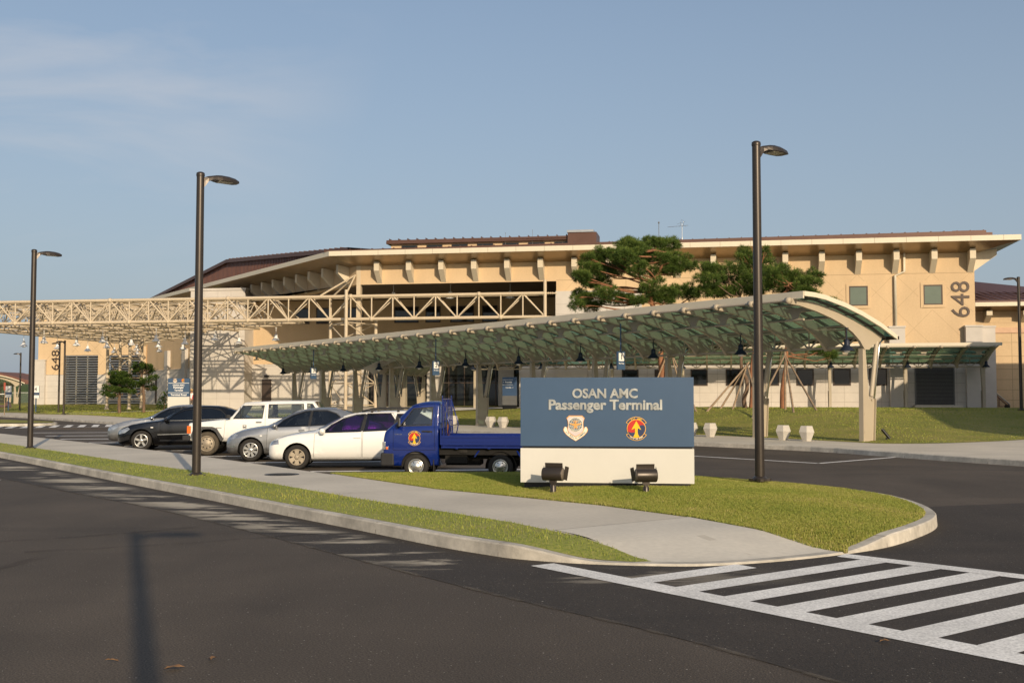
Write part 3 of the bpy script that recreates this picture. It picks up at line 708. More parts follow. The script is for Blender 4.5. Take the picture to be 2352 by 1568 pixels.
# gable screen over wing B: ribbed brown metal under a raking roof edge
gy = -1.0
prof = [(-54,13.0),(-25.94,16.2),(-23.0,16.35),(0.5,13.25),(.5,12.86),(-54,12.86)]
def gz(x):
    P_ = [(-54,12.95),(-25.94,15.05),(-5.06,13.60),(1,13.2)]
    for (a, za), (b, zb) in zip(P_, P_[1:]):
        if a <= x <= b: return za+(zb-za)*(x-a)/(b-a)
    return 13.0
mb = MB(FB_); xs = [-54+.001+i*.18 for i in range(306)]
for i in range(len(xs)-1):
    a, b = xs[i], xs[i+1]; yy = gy + (0.05 if i % 2 else 0)
    z1a, z1b = gz(a)-.1, gz(b)-.1
    mb.add([(a,yy,12.84),(b,yy,12.84),(b,yy,z1b),(a,yy,z1a)], [(0,1,2,3)])
    mb.add([(b,gy,12.84),(b,gy+.05,12.84),(b,gy+.05,z1b),(b,gy,z1b)], [(0,1,2,3)])
bp('ribbed_screen', mb, M['roofbrown2'])
mb = MB(FB_)
P_ = [(-54,12.95),(-25.94,15.05),(-5.06,13.60),(1,13.2)]
for (a, za), (b, zb) in zip(P_, P_[1:]):
    mb.add([(a,gy-.25,za-.32),(b,gy-.25,zb-.32),(b,gy-.25,zb),(a,gy-.25,za),(a,gy+8,za+.1),(b,gy+8,zb+.1),(a,gy,za-.32),(b,gy,zb-.32)], [(0,1,2,3),(3,2,5,4),(0,6,7,1)])
for i in range(26):
    x = -25.9+.0+i*1.0
    if x < 0: mb.add([(x-.03,gy-.2,gz(x)),(x+.03,gy-.2,gz(x)),(x+.03,gy+.4,gz(x)+.13),(x-.03,gy+.4,gz(x)+.13)], [(0,1,2,3)]); mb.box((x-.02,gy,gz(x)),(x+.02,gy+5,gz(x)+.12))
bp('raking_roof', mb, M['roofbrown'])
mb = MB(WORLD); mb.add([fBw(EB,-OV+.3,ZF1-.03), pc.to_3d()+bB*.3+Vector((0,0,ZF1-.03)), fBw(tB0,6,ZF1-.03), fBw(EB,6,ZF1-.03)], [(0,1,2,3)]); bp('roof_deck', mb, M['roofbrown'])
# clerestory
mb = MB(FA_); mb.box((-42.4,12.3,13),(-26.35,13.5,15.38)); bp('clerestory_wall', mb, M['stucco'])
mb = MB(FA_); mb.box((-42.75,11.9,15.33),(-26.3,14.5,15.52)); mb.add([(-42.73,11.9,15.4),(-26.3,11.9,15.4),(-26.3,11.9,15.66),(-42.73,11.9,15.66)], [(0,1,2,3)]); mb.add([(-42.73,11.9,15.66),(-26.3,11.9,15.66),(-26.3,15,15.8),(-42.73,15,15.8)], [(0,1,2,3)])
for i in range(20): s = -42.5+.84*i; mb.box((s,11.95,15.66),(s+.05,14,15.8))
bp('clerestory_roof', mb, M['roofbrown'])
for i in range(7):
    s = -41.4+2.3*i; mb = MB(FA_); mb.box((s,12.22,14.75),(s+1.45,12.29,15.22)); mb.k = 1; mb.box((s+.06,12.2,14.8),(s+1.39,12.219,15.16)); bp('clerestory_window', mb, [M['frame'], M['glassdark']])
mb = MB(FA_); mb.box((-26.35,11.6,13),(-23.85,14.5,15.88)); mb.k = 1; mb.box((-26.4,11.5,15.88),(-24.1,14.6,16.08)); bp('roof_penthouse', mb, [M['roofbrown'], M['alu']])
# roof vent, antennas
mb = MB(FA_); mb.lathe([(.22,0),(.22,.25),(.36,.3),(.40,.45),(.36,.6),(.1,.66),(.001,.67)], (-21.07,10,14.4), 14)
for i in range(14): a = i*math.pi/7; mb.box((-21.07+.38*math.cos(a)-.015,10+.38*math.sin(a)-.015,14.72),(-21.07+.38*math.cos(a)+.015,10+.38*math.sin(a)+.015,15.0))
mb.lathe([(.25,-1.2),(.25,.02)], (-21.07,10,14.4), 10)
bp('roof_vent', mb, M['chrome'])
mb = MB(FA_); mb.tube((-18.4,9,13.2),(-18.4,9,16.1),.025,5); mb.lathe([(.001,0),(.07,.06),(.07,.14),(.001,.22)], (-18.4,9,16.0), 8); bp('lightning_rod', mb, M['gray'])
for s, z in ((-31.9,16.0),(-29.5,16.2)): mb = MB(FA_); mb.tube((s,12,14.6),(s,12,z),.016,4); mb.lathe([(.001,0),(.04,.04),(.001,.08)], (s,12,z), 6); bp('lightning_rod', mb, M['gray'])
mb = MB(FA_); mb.tube((-16.5,9,13.2),(-16.5,9,14.8),.06,6); mb.tube((-16.5,9,14.8),(-16.5,9,16.0),.025,5); mb.tube((-17.7,9.2,15.75),(-16.0,8.9,15.8),.018,4)
for i in range(6): s = -17.5+.26*i; mb.tube((s,8.85,15.77),(s,9.4,15.77),.01,4)
mb.path([(-16.62,9,15.8),(-16.62,9,16.15),(-16.5,9,16.3),(-16.38,9,16.15),(-16.38,9,15.8)], .012, 4); mb.tube((-16.9,9.1,15.95),(-16.2,8.9,16.15),.012,4)
bp('antenna', mb, M['alu'])
# --- recessed porch behind the beams
VB = 15.
mb = MB(FA_); mb.add([(-58.6,VB,-.2),(WX,VB,-.2),(WX,VB,10.6),(-58.6,VB,10.6)], [(0,3,2,1)]); bp('porch_wall', mb, M['stucco'])
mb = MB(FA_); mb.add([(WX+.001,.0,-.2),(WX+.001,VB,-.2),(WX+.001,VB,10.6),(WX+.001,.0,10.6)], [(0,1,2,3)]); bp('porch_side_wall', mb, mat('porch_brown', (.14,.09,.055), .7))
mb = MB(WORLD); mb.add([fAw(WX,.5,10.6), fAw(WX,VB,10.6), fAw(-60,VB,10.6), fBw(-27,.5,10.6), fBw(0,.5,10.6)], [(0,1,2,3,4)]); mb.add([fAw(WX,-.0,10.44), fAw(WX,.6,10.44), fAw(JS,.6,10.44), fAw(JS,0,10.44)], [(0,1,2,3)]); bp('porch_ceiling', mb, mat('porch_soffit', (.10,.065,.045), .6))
mb = MB(FA_); mb.box((-58.6,VB-.15,-.2),(-46.5,VB-.004,4.6)); mb.box((-58.6,VB-.2,4.6),(-46.5,VB-.004,4.72)); bp('granite_base', mb, M['granite'])
for s0, s1 in ((-52.44,-51.06),(-50.4,-49.04),(-47.57,-45.82),(-42.85,-40.55),(-39.9,-38.49),(-37.56,-35.37),(-34.6,-33.2)): window(FA_, s0, s1, 8.45, 9.93, M['glassdark'], y=VB-.03)
# entrance glazing: dark panes, mullions, granite piers
mb = MB(FA_); mb.box((-46.5,VB-.1,.6),(WX,VB-.05,5.0)); g_ = bp('entrance_glazing', mb, M['glassdark'])
mb = MB(FA_)
for i in range(15): s = -46.4+1.45*i; mb.box((s,VB-.18,.6),(s+.08,VB-.101,5.0))
for z in (.62,2.9,4.9): mb.box((-46.4,VB-.17,z),(WX,VB-.102,z+.09))
mb.build('mullions', M['frame'], g_)
mb = MB(FA_); mb.box((-46.6,VB-1.2,5.0),(WX,VB-.02,5.35)); bp('entrance_lintel', mb, M['fascia'])
for s0, s1 in ((-46.5,-45.2),(-39.6,-38.3),(-33.0,-31.6),(-29.2,-28.0)):
    mb = MB(FA_); mb.box((s0,VB-.6,-.2),(s1,VB-.19,5.0)); bp('granite_pier', mb, M['granite'])
mb = MB(FA_); mb.box((-31.6,-.2,-.2),(-27.6,.2,3.4)); 
# lower granite front wall stretch between porch and wing A (behind canopies)
mb = MB(FA_); mb.box((-28.6,-.08,-.2),(WX-.02,.3,4.1)); bp('granite_wall', mb, M['granite'])
# side door and camera on the left
mb = MB(FA_); mb.box((-55.6,VB-.26,.6),(-54.7,VB-.16,3.3)); bp('brown_door', mb, M['frame'])
mb = MB(FA_); mb.box((-55.3,VB-.5,3.5),(-54.95,VB-.16,3.7)); bp('wall_lamp', mb, M['black'])
# --- granite tower on wing B
OT = 13.0
mb = MB(FA_); mb.box((-62.0,OT,-.3),(-56.6,OT+9,11.55)); mb.box((-62.1,OT-.08,11.55),(-56.5,OT+9.1,11.75)); bp('granite_tower', mb, M['granite'])
mb = MB(FA_)
for i in range(12): z = 1.5+.82*i; mb.box((-62.0,OT-.005,z),(-56.6,OT-.001,z+.022))
for x in (-60.6,-59.3,-58.): mb.box((x,OT-.005,.5),(x+.02,OT-.001,11.5))
bp('granite_joints', mb, M['granite_joint'])
# --- wall of wing B between the tower and the end block
mb = MB(FB_); mb.box((-60,.0,4.75),(-36,.4,12.0)); bp('stucco_wall', mb, M['stucco'])
mb = MB(FB_); mb.box((-60,-.1,-.5),(-36,.3,4.65)); mb.box((-60,-.15,4.65),(-36,.3,4.75)); bp('granite_base', mb, M['granite'])
for t in (57.3, 47.6, 41.3):
    mb = MB(FB_); mb.box((-t-.9,-.35,-.3),(-t+.3,.1,6.9)); bp('granite_pier', mb, M['granite'])
for t, z0, z1 in ((52.3,.9,3.7),(46,.9,3.7),(43.4,2.9,3.7),(40.2,2.9,3.7)):
    mb = MB(FB_); mb.box((-t-.35,-.14,z0),(-t+.35,-.11,z1)); bp('slot_window', mb, M['frame'])
# --- end block with louvres
OL = 40.17; s0, s1 = -95.72, -81.35; ZT = 13.0
mb = MB(FA_)
LV = ((-92.11,-87.66),(-86.5,-81.83))
mb.box((s0,OL,4.35),(LV[0][0],OL+.5,ZT)); mb.box((LV[0][1],OL,4.35),(LV[1][0],OL+.5,ZT)); mb.box((LV[1][1],OL,4.35),(s1,OL+.5,ZT)); mb.box((LV[0][0],OL,6.72),(LV[0][1],OL+.5,ZT)); mb.box((LV[1][0],OL,6.72),(LV[1][1],OL+.5,ZT))
mb.box((s0,OL+.5,-.2),(s0+.4,OL+14,ZT)); mb.add([(s0,OL,ZT),(s1,OL,ZT),(s1,OL+14,ZT),(s0,OL+14,ZT)], [(0,1,2,3)])
bp('stucco_wall', mb, M['stucco'])
mb = MB(FA_); mb.box((s0-.1,OL-.08,-.4),(LV[0][0],OL+.45,4.32)); mb.box((LV[0][1],OL-.08,-.4),(LV[1][0],OL+.45,4.32)); mb.box((LV[1][1],OL-.08,-.4),(s1,OL+.45,4.32)); mb.box((s0-.2,OL-.4,-.4),(-94.55,OL-.081,6.1)); mb.box((s0-.25,OL-.45,6.1),(-94.5,OL-.0,6.2)); mb.box((LV[0][0],OL-.05,-.4),(LV[0][1],OL+.3,.75)); mb.box((LV[1][0],OL-.05,-.4),(LV[1][1],OL+.3,.75))
bp('granite_base', mb, M['granite'])
mb = MB(FA_)
for z in (1.5,2.2,2.9,3.6): mb.box((s0-.1,OL-.086,z),(LV[0][0],OL-.081,z+.02)); mb.box((s0-.2,OL-.405,z),(-94.55,OL-.401,z+.02)); mb.box((LV[0][1],OL-.086,z),(LV[1][0],OL-.081,z+.02))
bp('granite_joints', mb, M['granite_joint'])
mb = MB(FA_)
for sb in (-93.3,-90.7,-88.1,-85.5,-82.9):
    for sg in (-1, 1):
        s, z = sb, 10.2
        while z > 4.6 and s0+.1 < s+sg*.3 < s1-.1:
            s_, z_ = s+sg*.3, z-.31
            if not any(a-.2 < s_ < b+.2 and z_ < 6.9 for a, b in LV): mb.add([(s,OL-.004,z+.02),(s_,OL-.004,z_+.02),(s_,OL-.004,z_-.02),(s,OL-.004,z-.02)], [(0,1,2,3)])
            s, z = s_, z_
bp('wall_joints', mb, M['stucco_joint'])
for a, b in LV:
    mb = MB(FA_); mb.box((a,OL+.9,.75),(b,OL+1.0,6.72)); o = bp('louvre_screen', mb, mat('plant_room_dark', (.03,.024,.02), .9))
    mb = MB(FA_)
    for k in range(20):
        z = .85+k*.3; mb.add([(a,OL-.06,z),(b,OL-.06,z),(b,OL+.10,z+.10),(a,OL+.10,z+.10),(a,OL-.06,z+.085),(b,OL-.06,z+.085),(b,OL+.10,z+.185),(a,OL+.10,z+.185)], [(0,3,2,1),(4,5,6,7),(0,1,5,4),(1,2,6,5),(3,0,4,7),(2,3,7,6)])
    mb.build('slats', M['alu'], o)
    mb = MB(FA_)
    for k in (0,1,2,3): x = a+(b-a)*k/3; mb.box((x-.06,OL+.12,.75),(x+.06,OL+.25,6.72))
    mb.build('posts', M['fascia'], o)
number(FA_, -93.38, 6.12, 1.0, 2.45, y=OL-.03)
# ---- long wing just beyond the right edge of the view: its shadow crosses the lawn, the roller door and the annex
SWG = thing('side_wing', 'long beige flat roofed wing beyond the right edge of the lawn', 'building', (*fA(14,-32),.3), math.atan2(-.177,.984))
mb = MB(FA_); mb.box((8.6,-54,-.3),(20,-10.1,9.2)); mb.build('wall', M['stucco'], SWG)
mb = MB(FA_); mb.box((8.54,-54.06,9.2),(20.1,-10,9.45)); mb.build('roof_edge', M['fascia'], SWG)
mb = MB(FA_); mb.box((8.55,-54.05,-.3),(20.05,-10.05,3.2)); mb.build('granite_base', M['granite'], SWG)
for i in range(9):
    v = -50+4.6*i; mb = MB(FA_); mb.box((8.52,v,5.2),(8.62,v+1.4,6.8)); w_ = mb.build('window', M['frame'], SWG); mb = MB(FA_); mb.box((8.505,v+.1,5.3),(8.515,v+1.3,6.7)); mb.build('pane', M['glassdark'], w_)
# ---- annex on the right with hipped roof
ANX = thing('annex_building', 'low beige annex with hipped brown seam roof beyond the right end of the terminal', 'building', (36,80.5,.7), math.atan2(-.177,.984))
AV = 3.0
mb = MB(FA_); mb.box((EX+.3,AV,-.3),(16,AV+.3,7.1)); mb.build('wall', M['stucco'], ANX)
mb = MB(FA_); mb.box((EX+.3,AV-.08,6.35),(16,AV,6.75)); mb.build('cornice', mat('pink_stone', (.60,.40,.27), .8), ANX)
mb = MB(FA_)
for z in (1.45,2.2,2.95,3.7,4.65,5.65): mb.box((EX+.3,AV-.005,z),(16,AV-.001,z+.03))
for x in (7.3,9.9): mb.box((x,AV-.005,-.1),(x+.03,AV-.001,6.35))
mb.build('wall_joints', M['stucco_joint'], ANX)
for x in (5.6,8.1,10.6):
    mb = MB(FA_); mb.prism([(0,7.1),(0,7.9),(-1.0,7.95),(-1.0,7.6)], lambda a, b, t: (x+t, AV+a, b), -.2, .2); mb.build('bracket', M['bracket'], ANX)
mb = MB(FA_); mb.box((EX+.3,AV-.02,7.1),(16,AV+.3,7.95)); mb.build('frieze', M['stucco'], ANX)
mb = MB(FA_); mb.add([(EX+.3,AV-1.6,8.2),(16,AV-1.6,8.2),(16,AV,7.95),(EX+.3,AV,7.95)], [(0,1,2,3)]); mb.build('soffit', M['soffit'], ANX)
mb = MB(FA_); mb.box((EX+.3,AV-1.75,8.2),(16,AV-1.6,8.48)); mb.build('fascia', M['fascia'], ANX)
mb = MB(FA_); mb.add([(EX+.3,AV-1.7,8.62),(16,AV-1.7,8.62),(16,AV+3.4,9.2),(EX+.3,AV+5.5,10.9)], [(0,1,2,3)]); mb.box((EX+.3,AV-1.72,8.48),(16,AV-1.6,8.62))
rf = mb.build('roof', mat('annex_roof', (.105,.055,.05), .5, metal=.2), ANX)
mb = MB(FA_)
for i in range(13):
    x = EX+.5+i*.72; x2 = x-2.9; x2c = max(x2, EX+.31); t = (x-x2c)/2.9
    mb.path([(x,AV-1.7,8.64),(x2c,AV-1.7+7.2*t*.93,8.64+(10.9-8.62)*t*.93*(1-.04*i))], .035, 4)
mb.build('seams', M['roofbrown'], rf)
# ================================================================== CANOPIES
def view_dir(px, py):
    p = math.atan(124/2500); u = (px-1176)/2500; v = (784-py)/2500
    return Vector((u, math.cos(p)-v*math.sin(p), math.sin(p)+v*math.cos(p)))
def at_depth(px, py, Y): r = view_dir(px, py); return Vector((0, 0, EYE)) + r*(Y/r.y)
def on_lawn(px, py):
    r = view_dir(px, py); last = None
    for i in range(30, 1500):
        Y = i*.1; p = Vector((0, 0, EYE)) + r*(Y/r.y)
        z = lawnz(p.x, p.y) if inside(LW, p.x, p.y) else .15
        if p.z <= z: return Vector((p.x, p.y, z))
    return p
def glassroof():
    m = bpy.data.materials.new('green_roof_glass'); m.use_nodes = True; nt = m.node_tree; L = nt.links.new; b = nt.nodes['Principled BSDF']
    b.inputs['Base Color'].default_value = (.07, .15, .13, 1); b.inputs['Roughness'].default_value = .08; b.inputs['Specular IOR Level'].default_value = .7
    t = nd(nt, 'ShaderNodeBsdfTransparent'); t.inputs[0].default_value = (.30, .56, .50, 1)
    tl = nd(nt, 'ShaderNodeBsdfTranslucent'); tl.inputs[0].default_value = (.10, .28, .23, 1)
    m1 = nd(nt, 'ShaderNodeMixShader'); m1.inputs[0].default_value = .35; m2 = nd(nt, 'ShaderNodeMixShader'); m2.inputs[0].default_value = .45
    tc = nd(nt, 'ShaderNodeTexCoord'); n = nd(nt, 'ShaderNodeTexNoise', i_Scale=.7, i_Detail=4.); L(tc.outputs['Object'], n.inputs['Vector'])
    r = nd(nt, 'ShaderNodeMapRange'); r.inputs['To Min'].default_value = .32; r.inputs['To Max'].default_value = .6; L(n.outputs[0], r.inputs[0]); L(r.outputs[0], m2.inputs[0])
    L(t.outputs[0], m1.inputs[1]); L(tl.outputs[0], m1.inputs[2]); L(m1.outputs[0], m2.inputs[1]); L(b.outputs[0], m2.inputs[2]); L(m2.outputs[0], nt.nodes['Material Output'].inputs[0])
    return m
M['roofglass'] = glassroof()
GT = [(3.76,5.14),(3.2,5.12),(2.65,5.06),(1.63,4.85),(.71,4.59),(-.31,4.23),(-1.25,3.80)]
RT = [(3.98,4.96),(2.65,4.86),(1.64,4.64),(.72,4.37),(-.31,4.02),(-.94,3.78)]
RB = [(-.93,3.72),(-.86,3.63),(-.68,3.57),(-.42,3.47),(-.26,3.34),(-.21,3.30),(.08,3.30),(.33,3.60),(.73,3.90),(1.29,4.17),(1.92,4.38),(2.70,4.58),(3.46,4.72),(3.98,4.76),(4.06,4.86)]
def canopy(name, label, loc, rz, ncol, bay, sc=1., x_start=0., roof0=.45, roof1=2.6, cat='canopy'):
    """local x runs along the canopy towards its near end (x=0 is the first column), y points back, z up from the paving"""
    rt = thing(name, label, cat, loc, rz, None)
    def L3(x, q, z): return (x, -q*sc, z*sc)
    x1 = x_start+roof0; x0 = x_start-bay*(ncol-1)-roof1
    # columns
    mb = MB(); w2 = .095
    mb.add([L3(*p) for p in [(-w2,.28,0),(w2,.28,0),(w2,.25,3.32),(-w2,.25,3.32),(-w2,.235,0),(w2,.235,0),(w2,.215,3.32),(-w2,.215,3.32)]], [(0,1,2,3),(5,4,7,6),(1,5,6,2),(4,0,3,7),(0,4,5,1)])
    mb.prism([(.24,0),(-.36,0),(-.46,1.54),(-.16,1.54),(.0,3.31),(.22,3.31)], lambda a, b, t: L3(t, a, b), -.02, .02)
    mb.add([L3(*p) for p in [(-w2,-.38,0),(w2,-.38,0),(w2,-.48,1.54),(-w2,-.48,1.54),(-w2,-.35,0),(w2,-.35,0),(w2,-.45,1.54),(-w2,-.45,1.54)]], [(3,2,1,0),(4,5,6,7),(1,5,6,2),(4,0,3,7),(3,7,6,2)])
    for z in (.35,1.0,1.9,2.6): mb.prism([(.22,z),(.12,z),(.22,z+.04)], lambda a, b, t: L3(t, a, b), -.09, .09)
    mb.box(L3(-.12,.30,0), L3(.12,-.40,.03))
    c0 = mb.build('column', M['csteel'], rt)
    mb = MB(); mb.tube(L3(0,-.30,1.62), L3(0,-.66,3.60), .085*sc, 10); mb.tube(L3(-.06,-.29,1.5), L3(.06,-.29,1.5), .04, 6); mb.prism([(-.2,1.45),(-.36,1.45),(-.36,1.7),(-.26,1.7)], lambda a, b, t: L3(t, a, b), -.012, .012); s0 = mb.build('strut', M['csteel'], c0)
    mb = MB(); mb.path([L3(.0,-.46,1.5), L3(0,-.80,3.45), L3(0,-.90,3.62), L3(0,-1.12,3.72)], .034*sc, 6); d0 = mb.build('downpipe', M['chrome'], c0)
    for i in range(ncol):
        c = c0 if i == 0 else dup(c0, rt)
        c.location = (x_start-bay*i, 0, 0)
        if i == 0: pass
    # ribs
    mb = MB(); mb.prism(RT+RB, lambda a, b, t: L3(t, a, b), -.022, .022)
    fl = RB[6:]  # lower flange
    for (a, b), (c, d) in zip(fl, fl[1:]):
        mb.add([L3(-.06,a,b-.012), L3(.06,a,b-.012), L3(.06,c,d-.012), L3(-.06,c,d-.012)], [(0,1,2,3)])
    mb.smooth = True; mb.path([L3(-.09,4.02,4.86), L3(.09,4.02,4.86)], .11*sc, 10); mb.smooth = False
    r0 = mb.build('rib', M['csteel'], rt); nr = int(round(bay*(ncol-1)/(bay/3)))+2
    for i in range(nr):
        r = r0 if i == 0 else dup(r0, rt); r.location = (x_start-bay/3*i, 0, 0)
    # purlins
    for q, z, rr in ((4.02,4.86,.045),(3.0,4.80,.04),(2.2,4.64,.04),(1.35,4.42,.04),(.5,4.15,.04),(-.6,3.78,.04)):
        mb = MB(); mb.tube(L3(x0+1,q,z), L3(x1-.5,q,z), rr*sc, 7); mb.build('purlin', M['csteel'], rt)
    mb = MB(); mb.tube(L3(x0+1,1.6,3.98), L3(x1-.45,1.6,3.98), .012, 4); mb.tube(L3(x0+1,2.75,4.26), L3(x1-.45,2.75,4.26), .012, 4); mb.build('cable', M['csteel'], rt)
    # hanger plates with stub tubes
    mb = MB(); hp = [(-.55,4.72),(.55,4.72),(.5,4.62),(.3,4.58),(.18,4.48),(.15,4.34),(-.15,4.34),(-.18,4.48),(-.3,4.58),(-.5,4.62)]
    mb.prism(hp, lambda a, b, t: L3(a, t, b), 2.735, 2.765); mb.tube(L3(-.42,2.75,4.3), L3(.38,2.75,4.3), .045*sc, 8)
    h0 = mb.build('hanger', M['csteel'], rt); xs = []
    for i in range(ncol):
        for d in (-.8, .8): xs.append(x_start-bay*i+d)
    xs = [x for x in xs if x0+.9 < x < x_start-.5]
    for i, x in enumerate(xs):
        h = h0 if i == 0 else dup(h0, rt); h.location = (x, 0, 0)
    # lattice beam over the columns
    mb = MB(); A, B = x_start, x0+1.0
    mb.box(L3(B,.05,3.36), L3(A,-.05,3.44)); mb.box(L3(B,.04,4.02), L3(A,-.04,4.09)); n = int(round((A-B)/(bay/3))); dx = (A-B)/n
    for i in range(n):
        a = A-dx*i; m_ = a-dx/2; b_ = a-dx
        mb.tube(L3(a,0,4.05), L3(m_,0,3.4), .035*sc, 5); mb.tube(L3(m_,0,3.4), L3(b_,0,4.05), .035*sc, 5); mb.tube(L3(m_,0,3.4), L3(m_,0,4.05), .03*sc, 5)
    mb.build('lattice_beam', M['csteel'], rt)
    # glass, glazing bars, edge trims, gutter
    mb = MB()
    for (a, za), (b, zb) in zip(GT, GT[1:]): mb.add([L3(x0+.05,a,za-.03), L3(x1-.05,a,za-.03), L3(x1-.05,b,zb-.03), L3(x0+.05,b,zb-.03)], [(0,1,2,3)])
    mb.build('glass_roof', M['roofglass'], rt)
    mb = MB(); k = int((x1-x0)/(bay/3))
    for i in range(k+1):
        x = x_start-bay/3*i
        for (a, za), (b, zb) in zip(GT, GT[1:]): mb.add([L3(x-.03,a,za-.05), L3(x+.03,a,za-.05), L3(x+.03,b,zb-.05), L3(x-.03,b,zb-.05), L3(x-.03,a,za-.15), L3(x+.03,a,za-.15), L3(x+.03,b,zb-.15), L3(x-.03,b,zb-.15)], [(0,1,2,3),(7,6,5,4),(1,5,6,2),(4,0,3,7)])
    for q, z in GT[1:-1]: mb.box(L3(x0+.1,q+.03,z-.09), L3(x1-.1,q-.03,z-.045))
    mb.build('glazing_bars', mat('glazing_bar_dark', (.12,.10,.08), .5), rt)
    mb = MB(); mb.box(L3(x0,3.80,4.93), L3(x1,3.74,5.17))
    for x in (x1, x0):
        for (a, za), (b, zb) in zip(GT, GT[1:]):
            mb.add([L3(x-.05,a,za-.13), L3(x+.02,a,za-.13), L3(x+.02,b,zb-.13), L3(x-.05,b,zb-.13), L3(x-.05,a,za+.03), L3(x+.02,a,za+.03), L3(x+.02,b,zb+.03), L3(x-.05,b,zb+.03)], [(0,1,2,3),(7,6,5,4),(1,5,6,2),(4,0,3,7)])
    mb.build('edge_trim', M['fascia'], rt)
    mb = MB(); mb.box(L3(x0,-1.18,3.68), L3(x1,-1.36,3.80)); mb.build('gutter', M['bronze'], rt)
    # fix-up of part labels
    return rt
RB_ANG = math.atan2(-.825, .565)
can1 = canopy('bus_canopy', 'long curved green glass canopy on cream steel columns along the bus stops', (12.69,39.09,.15), RB_ANG, 11, 5.1)
can2 = canopy('bus_canopy', 'lower green glass canopy running in front of the granite base of the terminal', (*fA(4.13,-2.0),.80), math.atan2(-.177,.984), 8, 5.1, sc=.87, roof0=.45, roof1=.8)
can3 = canopy('bus_canopy', 'short glass canopy with its end facing the road, by the dark entrance glazing', (-8.3,70.0,.45), math.atan2(.984,.177), 3, 4.9, sc=.82, x_start=9.8, roof0=.5, roof1=.6)
can4 = canopy('bus_canopy', 'curved canopy with broad cream end arch at the far left, before the embankment', (-63.8,140,.35), RB_ANG, 3, 5.1, sc=.8)
# ------------------------------------------------------------------ hanging lamps under canopies
def bell(name, label, loc, col, r=.33, h=.42, stem=.45, group=None, cat='pendant lamp'):
    rt = thing(name, label, cat, loc, 0, group)      # origin at the rim of the shade
    mb = MB(); mb.lathe([(r,0),(r*.93,.03),(r*.62,h*.32),(r*.45,h*.42),(r*.38,h*.55),(r*.36,h*.9),(r*.25,h),(.05,h*1.03)], n=16); mb.build('shade', col, rt)
    mb = MB(); mb.tube((0,0,h), (0,0,h+stem), .022, 6); mb.lathe([(.07,h+stem-.04),(.07,h+stem)], n=8); mb.build('stem', col, rt)
    mb = MB(); mb.lathe([(.001,-.08),(r*.3,-.06),(r*.45,.0),(r*.45,.02)], n=12); mb.build('lamp_glass', M['white'], rt)
    return rt
b0 = bell('pendant_lamp', 'dark navy bell lamp hanging under the nearest arch of the long glass canopy', (*cq(0,1.0),3.38), M['navy'], r=.265, h=.40, stem=.42, group='navy bell lamps under the long canopy')
txt = ['second','third','fourth','fifth','sixth','seventh','eighth','ninth','tenth','eleventh']
for i in range(1, 11): dup(b0, loc=(*cq(5.1*i,1.0),3.40), label='navy bell lamp under the long glass canopy, %s from the near end' % txt[i-1])
for i in range(8):
    s = 4.13-5.1*i; dup(b0, loc=(*fA(s,-2.0-.9),3.72), label='small navy bell lamp under the low canopy by granite wall, %s from right' % (['first']+txt)[i])['group'] = 'navy bell lamps under the low canopy'
W0 = bell('pendant_lamp', 'x', (0,0,-50), mat('pale_lamp_shade', (.86,.86,.84), .4, metal=.0), r=.38, h=.55, stem=.58)
LP = [(-79.9,14.1),(-73.9,8.3),(-79.9,19.7),(-73.9,13.5),(-79.9,25.2),(-68.2,8.5),(-73.7,18.5),(-79.6,30.0),(-68.1,13.3),(-73.7,24.3),(-79.,33.9),(-62.3,7.2),(-67.8,17.9),(-73.3,28.4),(-62.4,12.8),(-67.9,23.2),(-62.5,18.2),(-56.5,6.7),(-56.9,12.5),(-51.3,7.6)]
cols = sorted({round(s/6) for s, v in LP}); rown = ['frontmost','second','third','fourth','rearmost']
bycol = {}
for s, v in sorted(LP): bycol.setdefault(round((s+80)/5.8), []).append((v, s))
cname = ['first','second','third','fourth','fifth','sixth']
k = 0
for ci in sorted(bycol):
    for ri, (v, s) in enumerate(sorted(bycol[ci])):
        lb = 'white bell lamp under the truss canopy, %s from the front, %s row from left' % ((['first']+txt)[ri], cname[ci])
        loc = (*fA(s, v), 6.55)
        if k == 0: W0.location = loc; W0['label'] = lb; W0['group'] = 'white bell lamps under the truss canopy'
        else: dup(W0, loc=loc, label=lb)
        k += 1
for nm, (x, y) in zip(('left','middle','right'), ((-9.45,86.5),(-4.9,86.2),(-.15,85.9))): dup(W0, loc=(x,y,9.5), label='pale bell lamp under the dark porch ceiling, %s one of three' % nm)['group'] = 'bell lamps under the porch ceiling'
# ================================================================== STEEL SPACE FRAME
SF = thing('truss_canopy', 'large open cream steel truss canopy spanning in front of the terminal entrance', 'truss canopy', (*fA(-41.6,-1.2),.6))
G_ = 3.4; S0 = -26.54; V0 = -.5; ZB, ZT_ = 7.72, 9.5
def P3(i, j, z): return (S0-G_*i, V0+G_*j, z)
def inb(i, j):
    if j == 0: return 0 <= i <= 15.6
    return i <= 15.6 and V0+G_*j < -(S0-G_*i)-41.5-1.2
mb = MB(FA_); sm = []
mb.tube(P3(0,0,ZT_), P3(16,0,ZT_), .13, 8); mb.tube(P3(0,0,ZB), P3(16,0,ZB), .13, 8)
mb.tube((S0,V0+.9,ZT_-.02), (S0-G_*16,V0+.9,ZT_-.02), .10, 7); mb.tube((S0,V0+.9,ZB+.05), (S0-G_*4.6,V0+.9,ZB+.05), .10, 7)
mb.build('front_chord', M['steel'], SF)
mb = MB(FA_)
